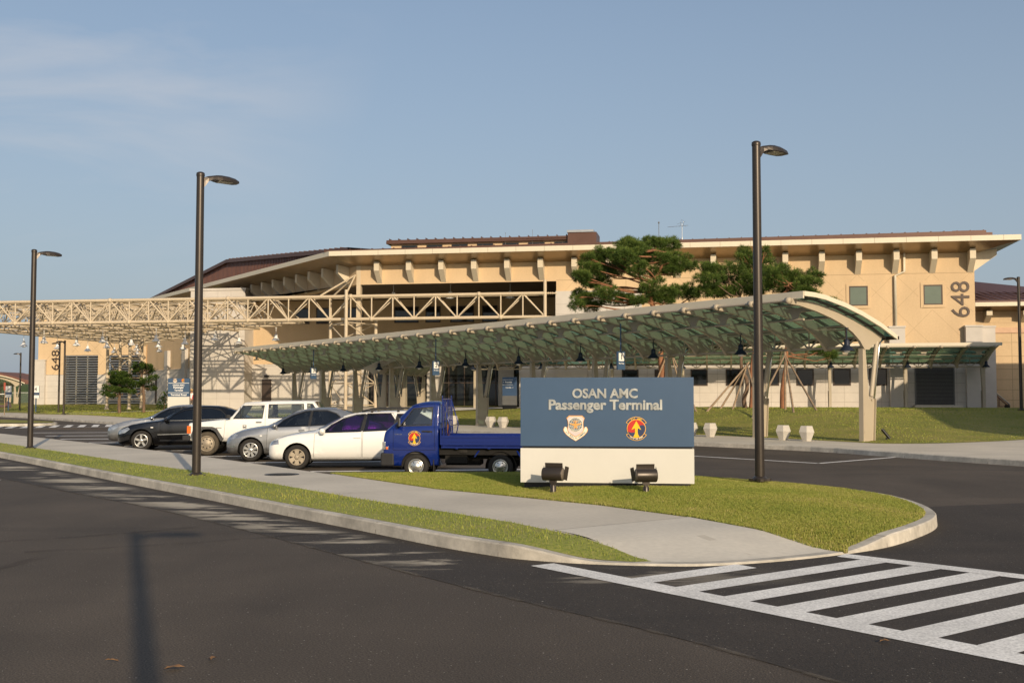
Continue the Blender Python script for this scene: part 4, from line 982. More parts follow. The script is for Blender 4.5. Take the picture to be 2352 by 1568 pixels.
for i in range(16):
    a, t, b_ = P3(i,0,ZB), P3(i+.5,0,ZT_), P3(i+1,0,ZB)
    mb.tube(a, t, .065, 6); mb.tube(t, b_, .065, 6); mb.tube(P3(i+.5,0,ZB), t, .06, 6); mb.tube(a, P3(i,0,ZT_), .06, 6)
    # second plane of the girder
    t2 = (t[0], V0+.9, ZT_); mb.tube(a, t2, .05, 5); mb.tube(b_, t2, .05, 5); mb.tube(t, t2, .045, 5); mb.tube((a[0],V0+.9,ZT_), P3(i,0,ZT_), .045, 5)
    for p in (t, a):
        mb.lathe([(.05,-.13),(.19,-.10),(.19,.10),(.05,.13)], p, 8, 'X') if i % 3 == 1 else None
mb.build('front_web', M['steel'], SF)
mb = MB(FA_); mt = MB(FA_); mw = MB(FA_); me_ = MB(FA_)
for i in range(16):
    for j in range(1, 13):
        if inb(i, j):
            if inb(i+1, j): mb.tube(P3(i,j,ZB), P3(i+1,j,ZB), .09, 6, caps=False)
            if inb(i, j+1) or True: mb.tube(P3(i,j-1,ZB), P3(i,j,ZB), .09, 6, caps=False)
    for j in range(0, 12):
        c = (i+.5, j+.5)
        if all(inb(i+a, j+b) for a in (0, 1) for b in (0, 1)):
            for a in (0, 1):
                for b in (0, 1): mw.tube(P3(i+a,j+b,ZB), P3(*c,ZT_), .058, 5, caps=False)
            mt.tube(P3(c[0],c[1]-1,ZT_) if j else P3(c[0],0,ZT_), P3(*c,ZT_), .08, 6, caps=False)
            mt.tube(P3(*c,ZT_), P3(i+1.5,j+.5,ZT_), .08, 6, caps=False); mt.tube(P3(*c,ZT_), P3(i+1.5,j-.5,ZT_), .05, 5, caps=False) if j else None
            mw.tube(P3(i,j,ZB), P3(i,j,ZT_-.1), .04, 4, caps=False); mb.tube(P3(i,j,ZB), P3(i+1,j+1,ZB), .045, 5, caps=False)
            mt.lathe([(.03,-.15),(.16,-.1),(.16,.1),(.03,.15)], P3(*c,ZT_), 7); mb.lathe([(.03,-.15),(.16,-.1),(.16,.1),(.03,.15)], P3(i,j,ZB), 7)
            mw.tube(P3(i+.5,j,ZB), P3(*c,ZT_), .04, 4, caps=False)
# left edge girder
for j in range(0, 11): mt.tube(P3(15.6,j,ZT_), P3(15.6,j+1,ZT_), .1, 6); mb.tube(P3(15.6,j,ZB), P3(15.6,j+1,ZB), .11, 6); me_.tube(P3(15.6,j,ZB), P3(15.6,j+.5,ZT_), .06, 5); me_.tube(P3(15.6,j+.5,ZT_), P3(15.6,j+1,ZB), .06, 5)
mb.build('bottom_grid', M['steel'], SF); mt.build('top_grid', M['steel'], SF); mw.build('web_members', M['steel'], SF); me_.build('edge_web', M['steel'], SF)
# towers
def tower(pts, z0, z1, r, hz, nm='support_tower'):
    mb = MB(FA_)
    for p in pts: mb.tube((*p,z0), (*p,z1), r, 10); mb.lathe([(r*1.7,0),(r*1.2,.12),(r,.5)], (*p,z0), 10)
    n = len(pts)
    for z in hz:
        for a in range(n): mb.tube((*pts[a],z), (*pts[(a+1) % n],z), .05, 6)
    for za, zb in zip(hz, hz[1:]):
        for a in range(n):
            mb.tube((*pts[a],za), (*pts[(a+1) % n],zb), .05, 6)
    return mb.build(nm, M['steel'], SF)
tower([(-41.75,-1.8),(-44.0,1.0),(-40.25,1.0)], .3, 7.72, .135, (1.05,2.75,4.4,5.9,7.4))
tower([(-74.6,20.2),(-72.15,20.2),(-72.15,22.6),(-74.6,22.6)], .4, 7.72, .15, (1.4,3.6,5.6,7.4))
mb = MB(FA_); mb.tube((-41.75,-1.8,7.7), (-41.75,-1.8,9.9), .135, 10)
for a in ((-41.75,-1.8,9.6),(-44.0,1,9.5),(-44.3,-.5,9.6)): mb.tube(a, (-41.6,-.1,11.2), .075, 7)
mb.tube((-44,1,7.7), (-44,1,9.5), .1, 8)
mb.build('tower_head', M['steel'], SF); mb = MB(FA_); mb.tube((S0,V0,7.5), (S0,V0,10.5), .13, 8); mb.tube((S0,V0,ZT_), (S0+.85,V0+.2,ZT_), .06, 6); mb.tube((S0,V0,ZB), (S0+.85,V0+.2,ZB), .06, 6)
for x in (S0+.25,S0+.4,S0+.55): mb.lathe([(.06,-.02),(.15,0),(.06,.02)], (x,V0+.1,ZT_), 8, 'X')
mb.build('end_post', M['steel'], SF)
# ================================================================== STREET LAMPS
def street_lamp(label, loc, h, ang, group='bronze street lamps'):
    rt = thing('street_lamp', label, 'street lamp', loc, ang, group)
    mb = MB(); mb.lathe([(.088,0),(.084,h*.5),(.078,h-.08)], n=20); mb.build('pole', M['bronze'], rt)
    mb = MB(); mb.lathe([(.084,h-.09),(.088,h-.06),(.082,h-.02),(.05,h),(.001,h+.005)], n=20); mb.build('pole_cap', M['bronze'], rt)
    mb = MB(); mb.lathe([(.15,0),(.155,.03),(.13,.06),(.095,.09),(.088,.09)], n=20)
    for k in range(4): a = math.pi/4+k*math.pi/2; mb.add([(math.cos(a)*.12+math.cos(b)*.085, math.sin(a)*.12+math.sin(b)*.085, z) for z in (0,.045) for b in [i*math.pi/4 for i in range(8)]], [list(range(7,-1,-1)), list(range(8,16))]+[(i,(i+1)%8,8+(i+1)%8,8+i) for i in range(8)])
    mb.build('base_flange', M['bronze'], rt)
    mb = MB()  # arm and head: flat tapering cobra head in local +x
    prof = [(.07,-.31,-.12,.04),(.10,-.27,-.09,.045),(.16,-.18,-.07,.055),(.24,-.14,-.055,.09),(.32,-.15,-.04,.14),(.42,-.155,-.035,.175),(.58,-.16,-.045,.175),(.72,-.17,-.07,.14),(.80,-.165,-.105,.09)]
    vs = []
    for x, zb, zt, hw in prof:
        vs += [(x,-hw,zb+h),(x,hw,zb+h),(x,hw*.85,(zb+zt)/2+.012+h),(x,hw*.45,zt+h),(x,-hw*.45,zt+h),(x,-hw*.85,(zb+zt)/2+.012+h)]
    n = len(prof); fs = [(i*6+k, i*6+(k+1) % 6, (i+1)*6+(k+1) % 6, (i+1)*6+k) for i in range(n-1) for k in range(6)]+[(5,4,3,2,1,0), tuple(range((n-1)*6, n*6))]
    mb.add(vs, fs); hd = mb.build('lamp_head', M['bronze'], rt, fix=True)
    mb = MB(); mb.box((.36,-.12,h-.168), (.66,.12,h-.150)); mb.build('lens', mat('lamp_lens', (.55,.50,.40), .25), hd)
    return rt
a1 = math.atan2(.57, .82)
street_lamp('tall bronze street lamp on the kerb grass strip in front of the black sedan', (-6.44,22.31,.15), 6.26, a1)
street_lamp('tall bronze street lamp on the grass just right of the blue sign', (4.60,20.3,.22), 6.36, a1)
street_lamp('bronze street lamp on the kerb grass strip nearest the left edge', (-14.87,33.7,.15), 6.19, a1)
street_lamp('distant bronze lamp post at the far left by the curved canopy end', (-51.77,114.65,.2), 6.1, math.pi*.95)
p = on_lawn(135,947); street_lamp('thinner distant bronze lamp post before the left end of the terminal', (-43.0,103.4,.2), 6.65, math.pi*.95)
street_lamp('distant bronze lamp post in front of the left louvred screen', (-38.06,92.57,.22), 6.26, math.pi*.95)
pr = on_lawn(2346,942); street_lamp('bronze street lamp by the annex wall at the right edge', (pr.x,pr.y,pr.z), (942-635)/2500*pr.y, math.pi*1.0)
street_lamp('bronze street lamp on the near side of the road, behind the viewer', (1.10,-2.6,.15), 6.25, math.radians(12))
# ================================================================== MONUMENT SIGN
EMB = {}
def emblem_mats():
    EMB.update(navy=mat('emblem_navy', (.03,.045,.11), .4), gold=mat('emblem_gold', (.75,.42,.08), .4), red=mat('emblem_red', (.50,.03,.02), .4), yellow=mat('emblem_yellow', (.82,.50,.02), .4), pale=mat('emblem_pale', (.60,.52,.50), .4), cream=mat('emblem_cream', (.80,.74,.58), .4), grey=mat('emblem_grey', (.16,.19,.22), .4), brown=mat('emblem_bronze', (.45,.22,.06), .4), orange=mat('emblem_orange', (.68,.33,.09), .4))
emblem_mats(); EML = ['navy','gold','red','yellow','pale','cream','grey','brown','orange']
def arcpts(r, a0, a1, n): return [(r*math.cos(R(a0+(a1-a0)*i/n)), r*math.sin(R(a0+(a1-a0)*i/n))) for i in range(n+1)]
def disc_emblem(mb, X, s, lay=.004):
    """round squadron badge, radius about 1 before scaling: banner arcs, red and blue field, yellow arrow"""
    def pl(poly, z, k, th=.5):
        mb.k = EML.index(k); n = len(poly); 
        mb.add([X @ Vector((x*s, y*s, z*lay)) for x, y in poly]+[X @ Vector((x*s, y*s, 0)) for x, y in poly], [list(range(n))]+[(i, n+i, n+(i+1) % n, (i+1) % n) for i in range(n)])
    def band(r0, r1, a0, a1): return arcpts(r1, a0, a1, 14)+arcpts(r0, a1, a0, 14)
    for a0, a1 in ((33,147),(213,327)):
        pl(band(.86,1.26,a0-3,a1+3), 1, 'gold'); pl(band(.92,1.20,a0,a1), 2, 'navy')
    pl(arcpts(1.0,0,360,40)[:-1], 3, 'gold'); pl(arcpts(.93,0,360,40)[:-1], 4, 'red')
    blue = [(-.93*math.cos(t), -.93*math.sin(t)) for t in [R(i*9+20) for i in range(0, 17)]]
    wav = [(.88,.30),(.7,.40),(.45,.38),(.3,.25),(.15,0),(0,-.22),(-.2,-.38),(-.5,-.42),(-.75,-.35)]
    pl(blue+[(.93,.0),(.92,.2)]+wav, 5, 'navy')
    pl([(0,.82),(.52,-.12),(.16,.06),(.13,-.3),(.18,-.6),(.33,-.86),(0,-.93),(-.33,-.86),(-.18,-.6),(-.13,-.3),(-.16,.06),(-.52,-.12)], 6, 'yellow')
    for txt_, a0, a1, rr, up, hh in (('731 AMS',118,62,1.06,1,.20),('TIP OF THE SPEAR',233,307,1.06,-1,.15)):
        mb.k = EML.index('yellow' if up > 0 else 'cream'); n = len(txt_)
        for i, ch in enumerate(txt_):
            if ch == ' ': continue
            a = a0+(a1-a0)*i/(n-1); c = Vector((rr*math.cos(R(a))*s, rr*math.sin(R(a))*s, 3.2*lay)); rot = R(a-90) if up > 0 else R(a+90)
            vs, fs = text_mesh(ch, height=hh*s, extr=lay*.5, bold=.03); Mx = Matrix.Translation(c) @ Matrix.Rotation(rot, 4, 'Z'); mb.add([X @ (Mx @ Vector(p)) for p in vs], fs)
def shield_emblem(mb, X, s, lay=.004):
    def pl(poly, z, k):
        mb.k = EML.index(k); n = len(poly)
        mb.add([X @ Vector((x*s, y*s, z*lay)) for x, y in poly]+[X @ Vector((x*s, y*s, 0)) for x, y in poly], [list(range(n))]+[(i, n+i, n+(i+1) % n, (i+1) % n) for i in range(n)])
    half = [(0,1.12),(.62,1.12),(.86,.88),(.74,.55),(.72,.2),(.80,-.2),(.70,-.45),(.35,-.72),(0,-.92)]
    sh = half+[(-x, y) for x, y in half[::-1][1:-1]]
    ban = [(.86,.02),(1.0,.06),(1.12,-.2),(1.05,-.42),(.8,-.72),(.45,-.98),(0,-1.26)]
    bn = ban+[(-x, y) for x, y in ban[::-1]]+[(-.80,-.2),(-.70,-.45),(-.35,-.72),(0,-.92),(.35,-.72),(.70,-.45),(.80,-.2)]
    pl([(x*1.05, y*1.03) for x, y in bn[:14]]+bn[14:], 1, 'orange'); pl(bn, 2, 'cream')
    pl(sh, 3, 'orange'); pl([(x*.93, y*.93) for x, y in sh], 4, 'pale'); pl([(x*.69, y*.69+.27) for x, y in arcpts(1,0,360,36)[:-1]], 5, 'cream'); pl([(x*.64, y*.64+.27) for x, y in arcpts(1,0,360,36)[:-1]], 6, 'grey')
    mb.k = EML.index('cream')
    for kx in (-.75,-.4,0,.4,.75):
        pts = [(kx*.64*math.cos(t), .64*math.sin(t)+.27) for t in [R(-90+i*15) for i in range(13)]]
        pts = [(x*.94+y*.0+ (y-.27)*.25*(1-abs(kx)), y) for x, y in pts]
        for a, b in zip(pts, pts[1:]): mb.add([X @ Vector((a[0]*s-.012*s, a[1]*s, 7*lay)), X @ Vector((a[0]*s+.012*s, a[1]*s, 7*lay)), X @ Vector((b[0]*s+.012*s, b[1]*s, 7*lay)), X @ Vector((b[0]*s-.012*s, b[1]*s, 7*lay))], [(0,1,2,3)])
    for ky in (-.4,-.12,.16,.42):
        hw = math.sqrt(.64**2-ky**2); pts = [(-hw+2*hw*i/10, ky+.27-.10*math.sin(math.pi*i/10)) for i in range(11)]
        for a, b in zip(pts, pts[1:]): mb.add([X @ Vector((a[0]*s, a[1]*s-.012*s, 7.2*lay)), X @ Vector((b[0]*s, b[1]*s-.012*s, 7.2*lay)), X @ Vector((b[0]*s, b[1]*s+.012*s, 7.2*lay)), X @ Vector((a[0]*s, a[1]*s+.012*s, 7.2*lay))], [(0,1,2,3)])
    wing = [(0,.30),(.12,.38),(.3,.36),(.56,.40),(.50,.30),(.3,.22),(.15,.16),(.1,.05),(.22,-.12),(.12,-.1),(.0,-.02)]
    pl(wing+[(-x, y) for x, y in wing[::-1][1:-1]], 8, 'orange'); pl([(-.05,.3),(.05,.3),(.03,.7),(-.03,.7)], 8.4, 'orange')
    for sg in (-1, 1): pl([(0,.4),(sg*.05,.4),(sg*.24,.62),(sg*.18,.66)], 8.6, 'orange')
    txt_ = 'AIR MOBILITY COMMAND'; mb.k = EML.index('grey'); n = len(txt_)
    for i, ch in enumerate(txt_):
        if ch == ' ': continue
        u = -1+2*i/(n-1); x = u*.86; y = -1.07+.62*abs(u)**1.25; sl_ = .62*1.25*abs(u)**.25/.86*(1 if u > 0 else -1)
        vs, fs = text_mesh(ch, height=.155*s, extr=lay*.5, bold=.01); Mx = Matrix.Translation(Vector((x*s, y*s, 2.4*lay))) @ Matrix.Rotation(math.atan(sl_*.8), 4, 'Z'); mb.add([X @ (Mx @ Vector(p)) for p in vs], fs)
A_ = Vector((.1475,18.97)); B_ = Vector((3.105,18.62)); dS = (B_-A_).normalized(); SW = (B_-A_).length
SG = thing('monument_sign', 'wide blue and cream sign panel reading OSAN AMC Passenger Terminal on the grass', 'sign', (A_.x,A_.y,.2), math.atan2(dS.y,dS.x))
ZB0 = .30-.2; ZT0 = .20+1.91-.09
zt = 1.8+(908-866.5)/2500*18.8-.2; zm = 1.8-(1027-908)/2500*18.8-.2; zb = 1.8-(1107.5-908)/2500*18.8-.2
mb = MB(); mb.box((0,0,zm+.02),(SW,.42,zt)); mb.build('blue_panel', M['blue'], SG, bevel=.004)
mb = MB(); mb.box((0,.0,zb),(SW,.42,zm-.015)); mb.build('cream_panel', M['cream'], SG, bevel=.004)
mb = MB(); mb.box((.03,.03,zm-.02),(SW-.03,.39,zm+.03)); mb.box((.06,.04,-.25),(SW-.08,.38,zb+.01)); mb.build('plinth', M['black'], SG)
Xs = lambda px, py: face_mat(((px-1195.5)/(1590-1195.5)*SW, -.001, zt-(py-866.5)/(1107.5-866.5)*(zt-zb)), (1,0,0), (0,0,1))
mb = MB(); put_text(mb, 'OSAN AMC', Xs(1389.5,903), width=149/394.5*SW, height=22.5/241*(zt-zb), extr=.03, bold=.032)
mb.build('sign_lettering', mat('brushed_steel_letters', (.44,.45,.43), .38, metal=.7, var=.35, scale=9, stretch=(1,.3,.3)), SG)
mb = MB(); put_text(mb, 'Passenger Terminal', Xs(1390,932.5), width=258/394.5*SW, height=31/241*(zt-zb), extr=.03, bold=.032)
mb.build('sign_lettering', MATS['brushed_steel_letters'], SG)
mb = MB(); shield_emblem(mb, Xs(1322.5,981), 24.2/394.5*SW); mb.build('shield_emblem', [EMB[k] for k in EML], SG)
mb = MB(); disc_emblem(mb, Xs(1460.5,983.5), 21.5/394.5*SW); mb.build('round_emblem', [EMB[k] for k in EML], SG)
# sign floodlights
def flood(label, loc, rz, tilt):
    rt = thing('sign_floodlight', label, 'floodlight', loc, rz, 'floodlights aimed at the blue sign'); rt.scale = (.86,.86,.90)
    mb = MB(); mb.lathe([(.058,-.12),(.058,.10),(.05,.11)], n=14); mb.box((-.035,-.03,.11),(.035,.03,.15)); mb.box((-.065,-.035,.135),(.065,.035,.185)); mb.build('stake', M['bronze'], rt)
    mb = MB(); mb.smooth = True; ca = .305; mb.lathe([(.001,-.20),(.121,-.198),(.123,-.19),(.123,.19),(.121,.198),(.001,.20)], (0,0,ca), 28, 'X'); hd = mb.build('housing', M['bronze'], rt)
    for e_ in (.2005, -.2035): mb = MB(); mb.lathe([(.001,e_),(.115,e_),(.115,e_+.003),(.001,e_+.003)], (0,0,ca), 24, 'X'); mb.build('end_plate', mat('floodlight_end', (.16,.13,.10), .5), rt)
    mb = MB(); X = Matrix.Translation((0,.05,ca+.105)) @ Matrix.Rotation(R(8), 4, 'X')
    mb.box((-.18,-.004,.01),(.18,.004,.10), X); mb.build('barn_door', M['bronze'], rt)
    for sg in (-1, 1):
        mb = MB(); X = Matrix.Translation((sg*.225,.10,ca)) @ Matrix.Rotation(R(sg*-22), 4, 'Z') @ Matrix.Rotation(R(-14), 4, 'X'); mb.box((-.004,-.05,-.11),(.004,.06,.14), X); mb.build('barn_door', M['bronze'], rt)
    mb = MB(); mb.box((-.17,.10,ca-.08),(.17,.125,ca+.08)); mb.build('lens', M['glassdark'], rt)
    return rt
fp = lambda px, py, z: (lambda r: Vector((0,0,EYE))+r*((z-EYE)/r.z))(view_dir(px, py))
p = fp(1270.5,1129,.2); flood('black sign floodlight left of centre, its round end plate showing', (p.x,p.y,.22), R(-22), 0)
p = fp(1484,1133,.2); flood('black sign floodlight right of centre, squarely facing the cream panel', (p.x,p.y,.22), R(9), 0)
# ================================================================== VEHICLES
def paint(name, col, metal=0., rough=.32, coat=1., dirt=.04): return mat(name, col, rough, metal, .5, dirt, 1.2, coat=coat)
M['p_black'] = paint('black_car_paint', (.003,.0035,.005), rough=.2, coat=.5); M['p_silver'] = paint('silver_car_paint', (.36,.37,.38), .75, .34)
M['p_white'] = paint('white_car_paint', (.78,.775,.745), 0, .3); M['p_white2'] = paint('plain_white_truck_paint', (.78,.78,.75), 0, .42, .4, .06); M['p_blue'] = paint('blue_truck_paint', (.003,.018,.16), .1, .25)
M['trim'] = mat('black_plastic_trim', (.018,.018,.02), .6); M['trimgrey'] = mat('dark_grey_trim', (.06,.06,.06), .7, var=.2)
M['under'] = mat('underbody', (.012,.011,.010), .9, var=.3); M['seat'] = mat('grey_seat_fabric', (.10,.095,.09), .9); M['seatlight'] = mat('beige_seat_fabric', (.26,.23,.18), .9)
M['rim'] = mat('alloy_rim', (.62,.61,.58), .28, metal=.9, var=.05); M['rimdirty'] = mat('dusty_steel_rim', (.34,.29,.22), .55, metal=.4, var=.2, scale=5)
M['dirtytyre'] = mat('dusty_tyre', (.075,.062,.045), .95, var=.4, scale=5); M['amber'] = mat('amber_lamp', (.85,.16,.02), .3); M['redlamp'] = mat('red_lamp', (.4,.02,.02), .3)
def headlamp_mat():
    m = mat('headlamp_lens', (.42,.45,.48), .12, metal=.6, var=.45, scale=9, coat=1.); return m
M['hl'] = headlamp_mat()
def tinted(name, tint, refl=.16, dark=.0):
    m = bpy.data.materials.new(name); m.use_nodes = True; nt = m.node_tree; L = nt.links.new; nt.nodes.remove(nt.nodes['Principled BSDF'])
    t = nd(nt, 'ShaderNodeBsdfTransparent'); t.inputs[0].default_value = (*tint, 1); g = nd(nt, 'ShaderNodeBsdfGlossy'); g.inputs['Roughness'].default_value = .03; g.inputs['Color'].default_value = (.95,.95,.95,1)
    fr = nd(nt, 'ShaderNodeFresnel'); fr.inputs[0].default_value = 1.5; ad = nd(nt, 'ShaderNodeMath', operation='ADD'); ad.inputs[1].default_value = refl*.35; L(fr.outputs[0], ad.inputs[0])
    x = nd(nt, 'ShaderNodeMixShader'); L(ad.outputs[0], x.inputs[0]); L(t.outputs[0], x.inputs[1]); L(g.outputs[0], x.inputs[2]); L(x.outputs[0], nt.nodes['Material Output'].inputs[0]); return m
M['tint_dark'] = tinted('dark_tinted_window', (.10,.11,.12)); M['tint_clear'] = tinted('clear_window', (.80,.86,.83), .2); M['tint_purple'] = tinted('purple_tinted_window', (.30,.10,.46))

def cutpoly(bm, poly, filt, ax=(0, 2)):
    """bisect the faces that pass filt along every edge of a convex polygon drawn in the ax plane; return the faces inside"""
    xs = [p[0] for p in poly]; ys = [p[1] for p in poly]; m_ = .12
    def near(f):
        a = [v.co[ax[0]] for v in f.verts]; b = [v.co[ax[1]] for v in f.verts]
        return max(a) > min(xs)-m_ and min(a) < max(xs)+m_ and max(b) > min(ys)-m_ and min(b) < max(ys)+m_ and filt(f)
    n = len(poly); area = sum(poly[i][0]*poly[(i+1) % n][1]-poly[(i+1) % n][0]*poly[i][1] for i in range(n))
    for i in range(n):
        a, b = poly[i], poly[(i+1) % n]; co = Vector((0,0,0)); co[ax[0]], co[ax[1]] = a; no = Vector((0,0,0)); no[ax[0]], no[ax[1]] = (b[1]-a[1]), -(b[0]-a[0])
        if no.length < 1e-6: continue
        fs = [f for f in bm.faces if near(f)]; g = list({e for f in fs for e in f.edges}); vs = list({v for f in fs for v in f.verts})
        bmesh.ops.bisect_plane(bm, geom=fs+g+vs, plane_co=co, plane_no=no.normalized(), dist=1e-5)
    out = []
    for f in bm.faces:
        c = f.calc_center_median(); 
        if near(f) and inside(poly, c[ax[0]], c[ax[1]]): out.append(f)
    return out
def take(bm, faces, name, m, parent, off=0., smooth=True, thick=0):
    """move faces out of bm into an object of their own"""
    nb = bmesh.new(); mp = {}
    for f in faces:
        vs = []
        for v in f.verts:
            if v not in mp: mp[v] = nb.verts.new(v.co + v.normal*off)
            vs.append(mp[v])
        try: nf = nb.faces.new(vs); nf.smooth = smooth
        except ValueError: pass
    bmesh.ops.delete(bm, geom=faces, context='FACES')
    me = bpy.data.meshes.new(name); nb.to_mesh(me); nb.free(); me.materials.append(m)
    o = bpy.data.objects.new(name, me); C.objects.link(o); o.parent = parent; return o
def ccw(p): 
    n = len(p); a = sum(p[i][0]*p[(i+1) % n][1]-p[(i+1) % n][0]*p[i][1] for i in range(n)); return p if a > 0 else p[::-1]
def shrink(poly, d):
    poly = ccw(poly); n = len(poly); out = []
    for i in range(n):
        p0, p1, p2 = Vector(poly[i-1]), Vector(poly[i]), Vector(poly[(i+1) % n]); a = (p1-p0).normalized(); b = (p2-p1).normalized(); na = Vector((-a.y, a.x)); nb_ = Vector((-b.y, b.x))
        m_ = (na+nb_); k = 1/max(.35, (1+na.dot(nb_))); out.append(tuple(p1+m_*k*d))
    return out
def wheel(parent, x, y, r, w_, side, style, rimm, tyrem):
    """tyre centred on (x,y,r); side +1 shows its face towards +y"""
    mb = MB(); mb.smooth = True; rr = r*.66 if style != 'steel' else r*.62
    prof = [(rr,-w_/2+.012),(rr+.02,-w_/2+.002),(r*.88,-w_/2-.004),(r*.965,-w_/2+.014),(r,-w_/2+.04),(r,w_/2-.04),(r*.965,w_/2-.014),(r*.88,w_/2+.004),(rr+.02,w_/2-.002),(rr,w_/2-.012)]
    mb.lathe(prof, (x,y,r), 36, 'Y', caps=False)
    o = mb.build('wheel', tyrem, parent)
    mb = MB(); c = (x,y,r); f = side*w_/2
    mb.smooth = True; mb.lathe([(rr,f*.95),(rr*.95,f*1.0),(rr*.90,f*.93),(rr*.87,f*.6)], c, 36, 'Y', caps=False)
    if style in ('steel','jeep'): mb.lathe([(rr*.87,f*.6),(rr*.86,f*.5)], c, 36, 'Y', caps=False)
    mb.k = 1 if style not in ('steel','jeep') else 0; mb.lathe([(rr*.9,f*.45),(rr*.5,f*.40),(.001,f*.38)], c, 24, 'Y', caps=False); mb.k = 0; mb.smooth = False
    def spoke(a, w0, w1, r0, r1, d=.86):
        ca, sa = math.cos(a), math.sin(a); q = []
        for rad, ww, yy in ((r0, w0, f*d), (r1, w1, f*.9)):
            for s in (-1, 1):
                for k in (0, 1): q.append((x+rad*ca-s*ww*sa, y+yy-(side*.035 if k else 0), r+rad*sa+s*ww*ca))
        mb.add(q, [(0,2,6,4),(1,5,7,3),(0,4,5,1),(2,3,7,6)])
    if style == 'five':
        for k in range(5): spoke(R(90+72*k), .030, .036, .02, rr*.93)
    elif style == 'eight':
        for k in range(8): spoke(R(22+45*k), .022, .040, .03, rr*.93)
    elif style == 'six':
        for k in range(6): spoke(R(30+60*k), .036, .062, .03, rr*.93, .8)
    if style in ('five','eight','six'): mb.smooth = True; mb.lathe([(.06,f*.6),(.06,f*.86),(.045,f*.93),(.001,f*.94)], c, 16, 'Y', caps=False); mb.smooth = False
    if style in ('steel','jeep'):
        mb.smooth = True; mb.lathe([(rr*.86,f*.5),(rr*.72,f*.78),(rr*.55,f*.72),(rr*.42,f*.80),(rr*.30,f*.95),(.001,f*.97)], c, 30, 'Y', caps=False); mb.smooth = False
    rm = mb.build('rim', [rimm, M['under']], o)
    mb = MB(); nh = {'five':5,'steel':6,'jeep':8,'six':6,'eight':4}[style]
    for k in range(nh):
        a = R(360/nh*k+ (0 if style != 'five' else 54)); rad = rr*(.60 if style in ('steel','jeep') else .24); hr = rr*(.085 if style == 'steel' else .10 if style == 'jeep' else .045); yy = f*(.80 if style in ('steel','jeep') else .96)
        cx, cz = x+rad*math.cos(a), r+rad*math.sin(a); q = [(cx+hr*math.cos(t), y+yy, cz+hr*math.sin(t)) for t in [R(i*45) for i in range(8)]]; mb.add(q, [list(range(8)) if side < 0 else list(range(7,-1,-1))])
    mb.build('rim_holes', M['black'], o)
    return o
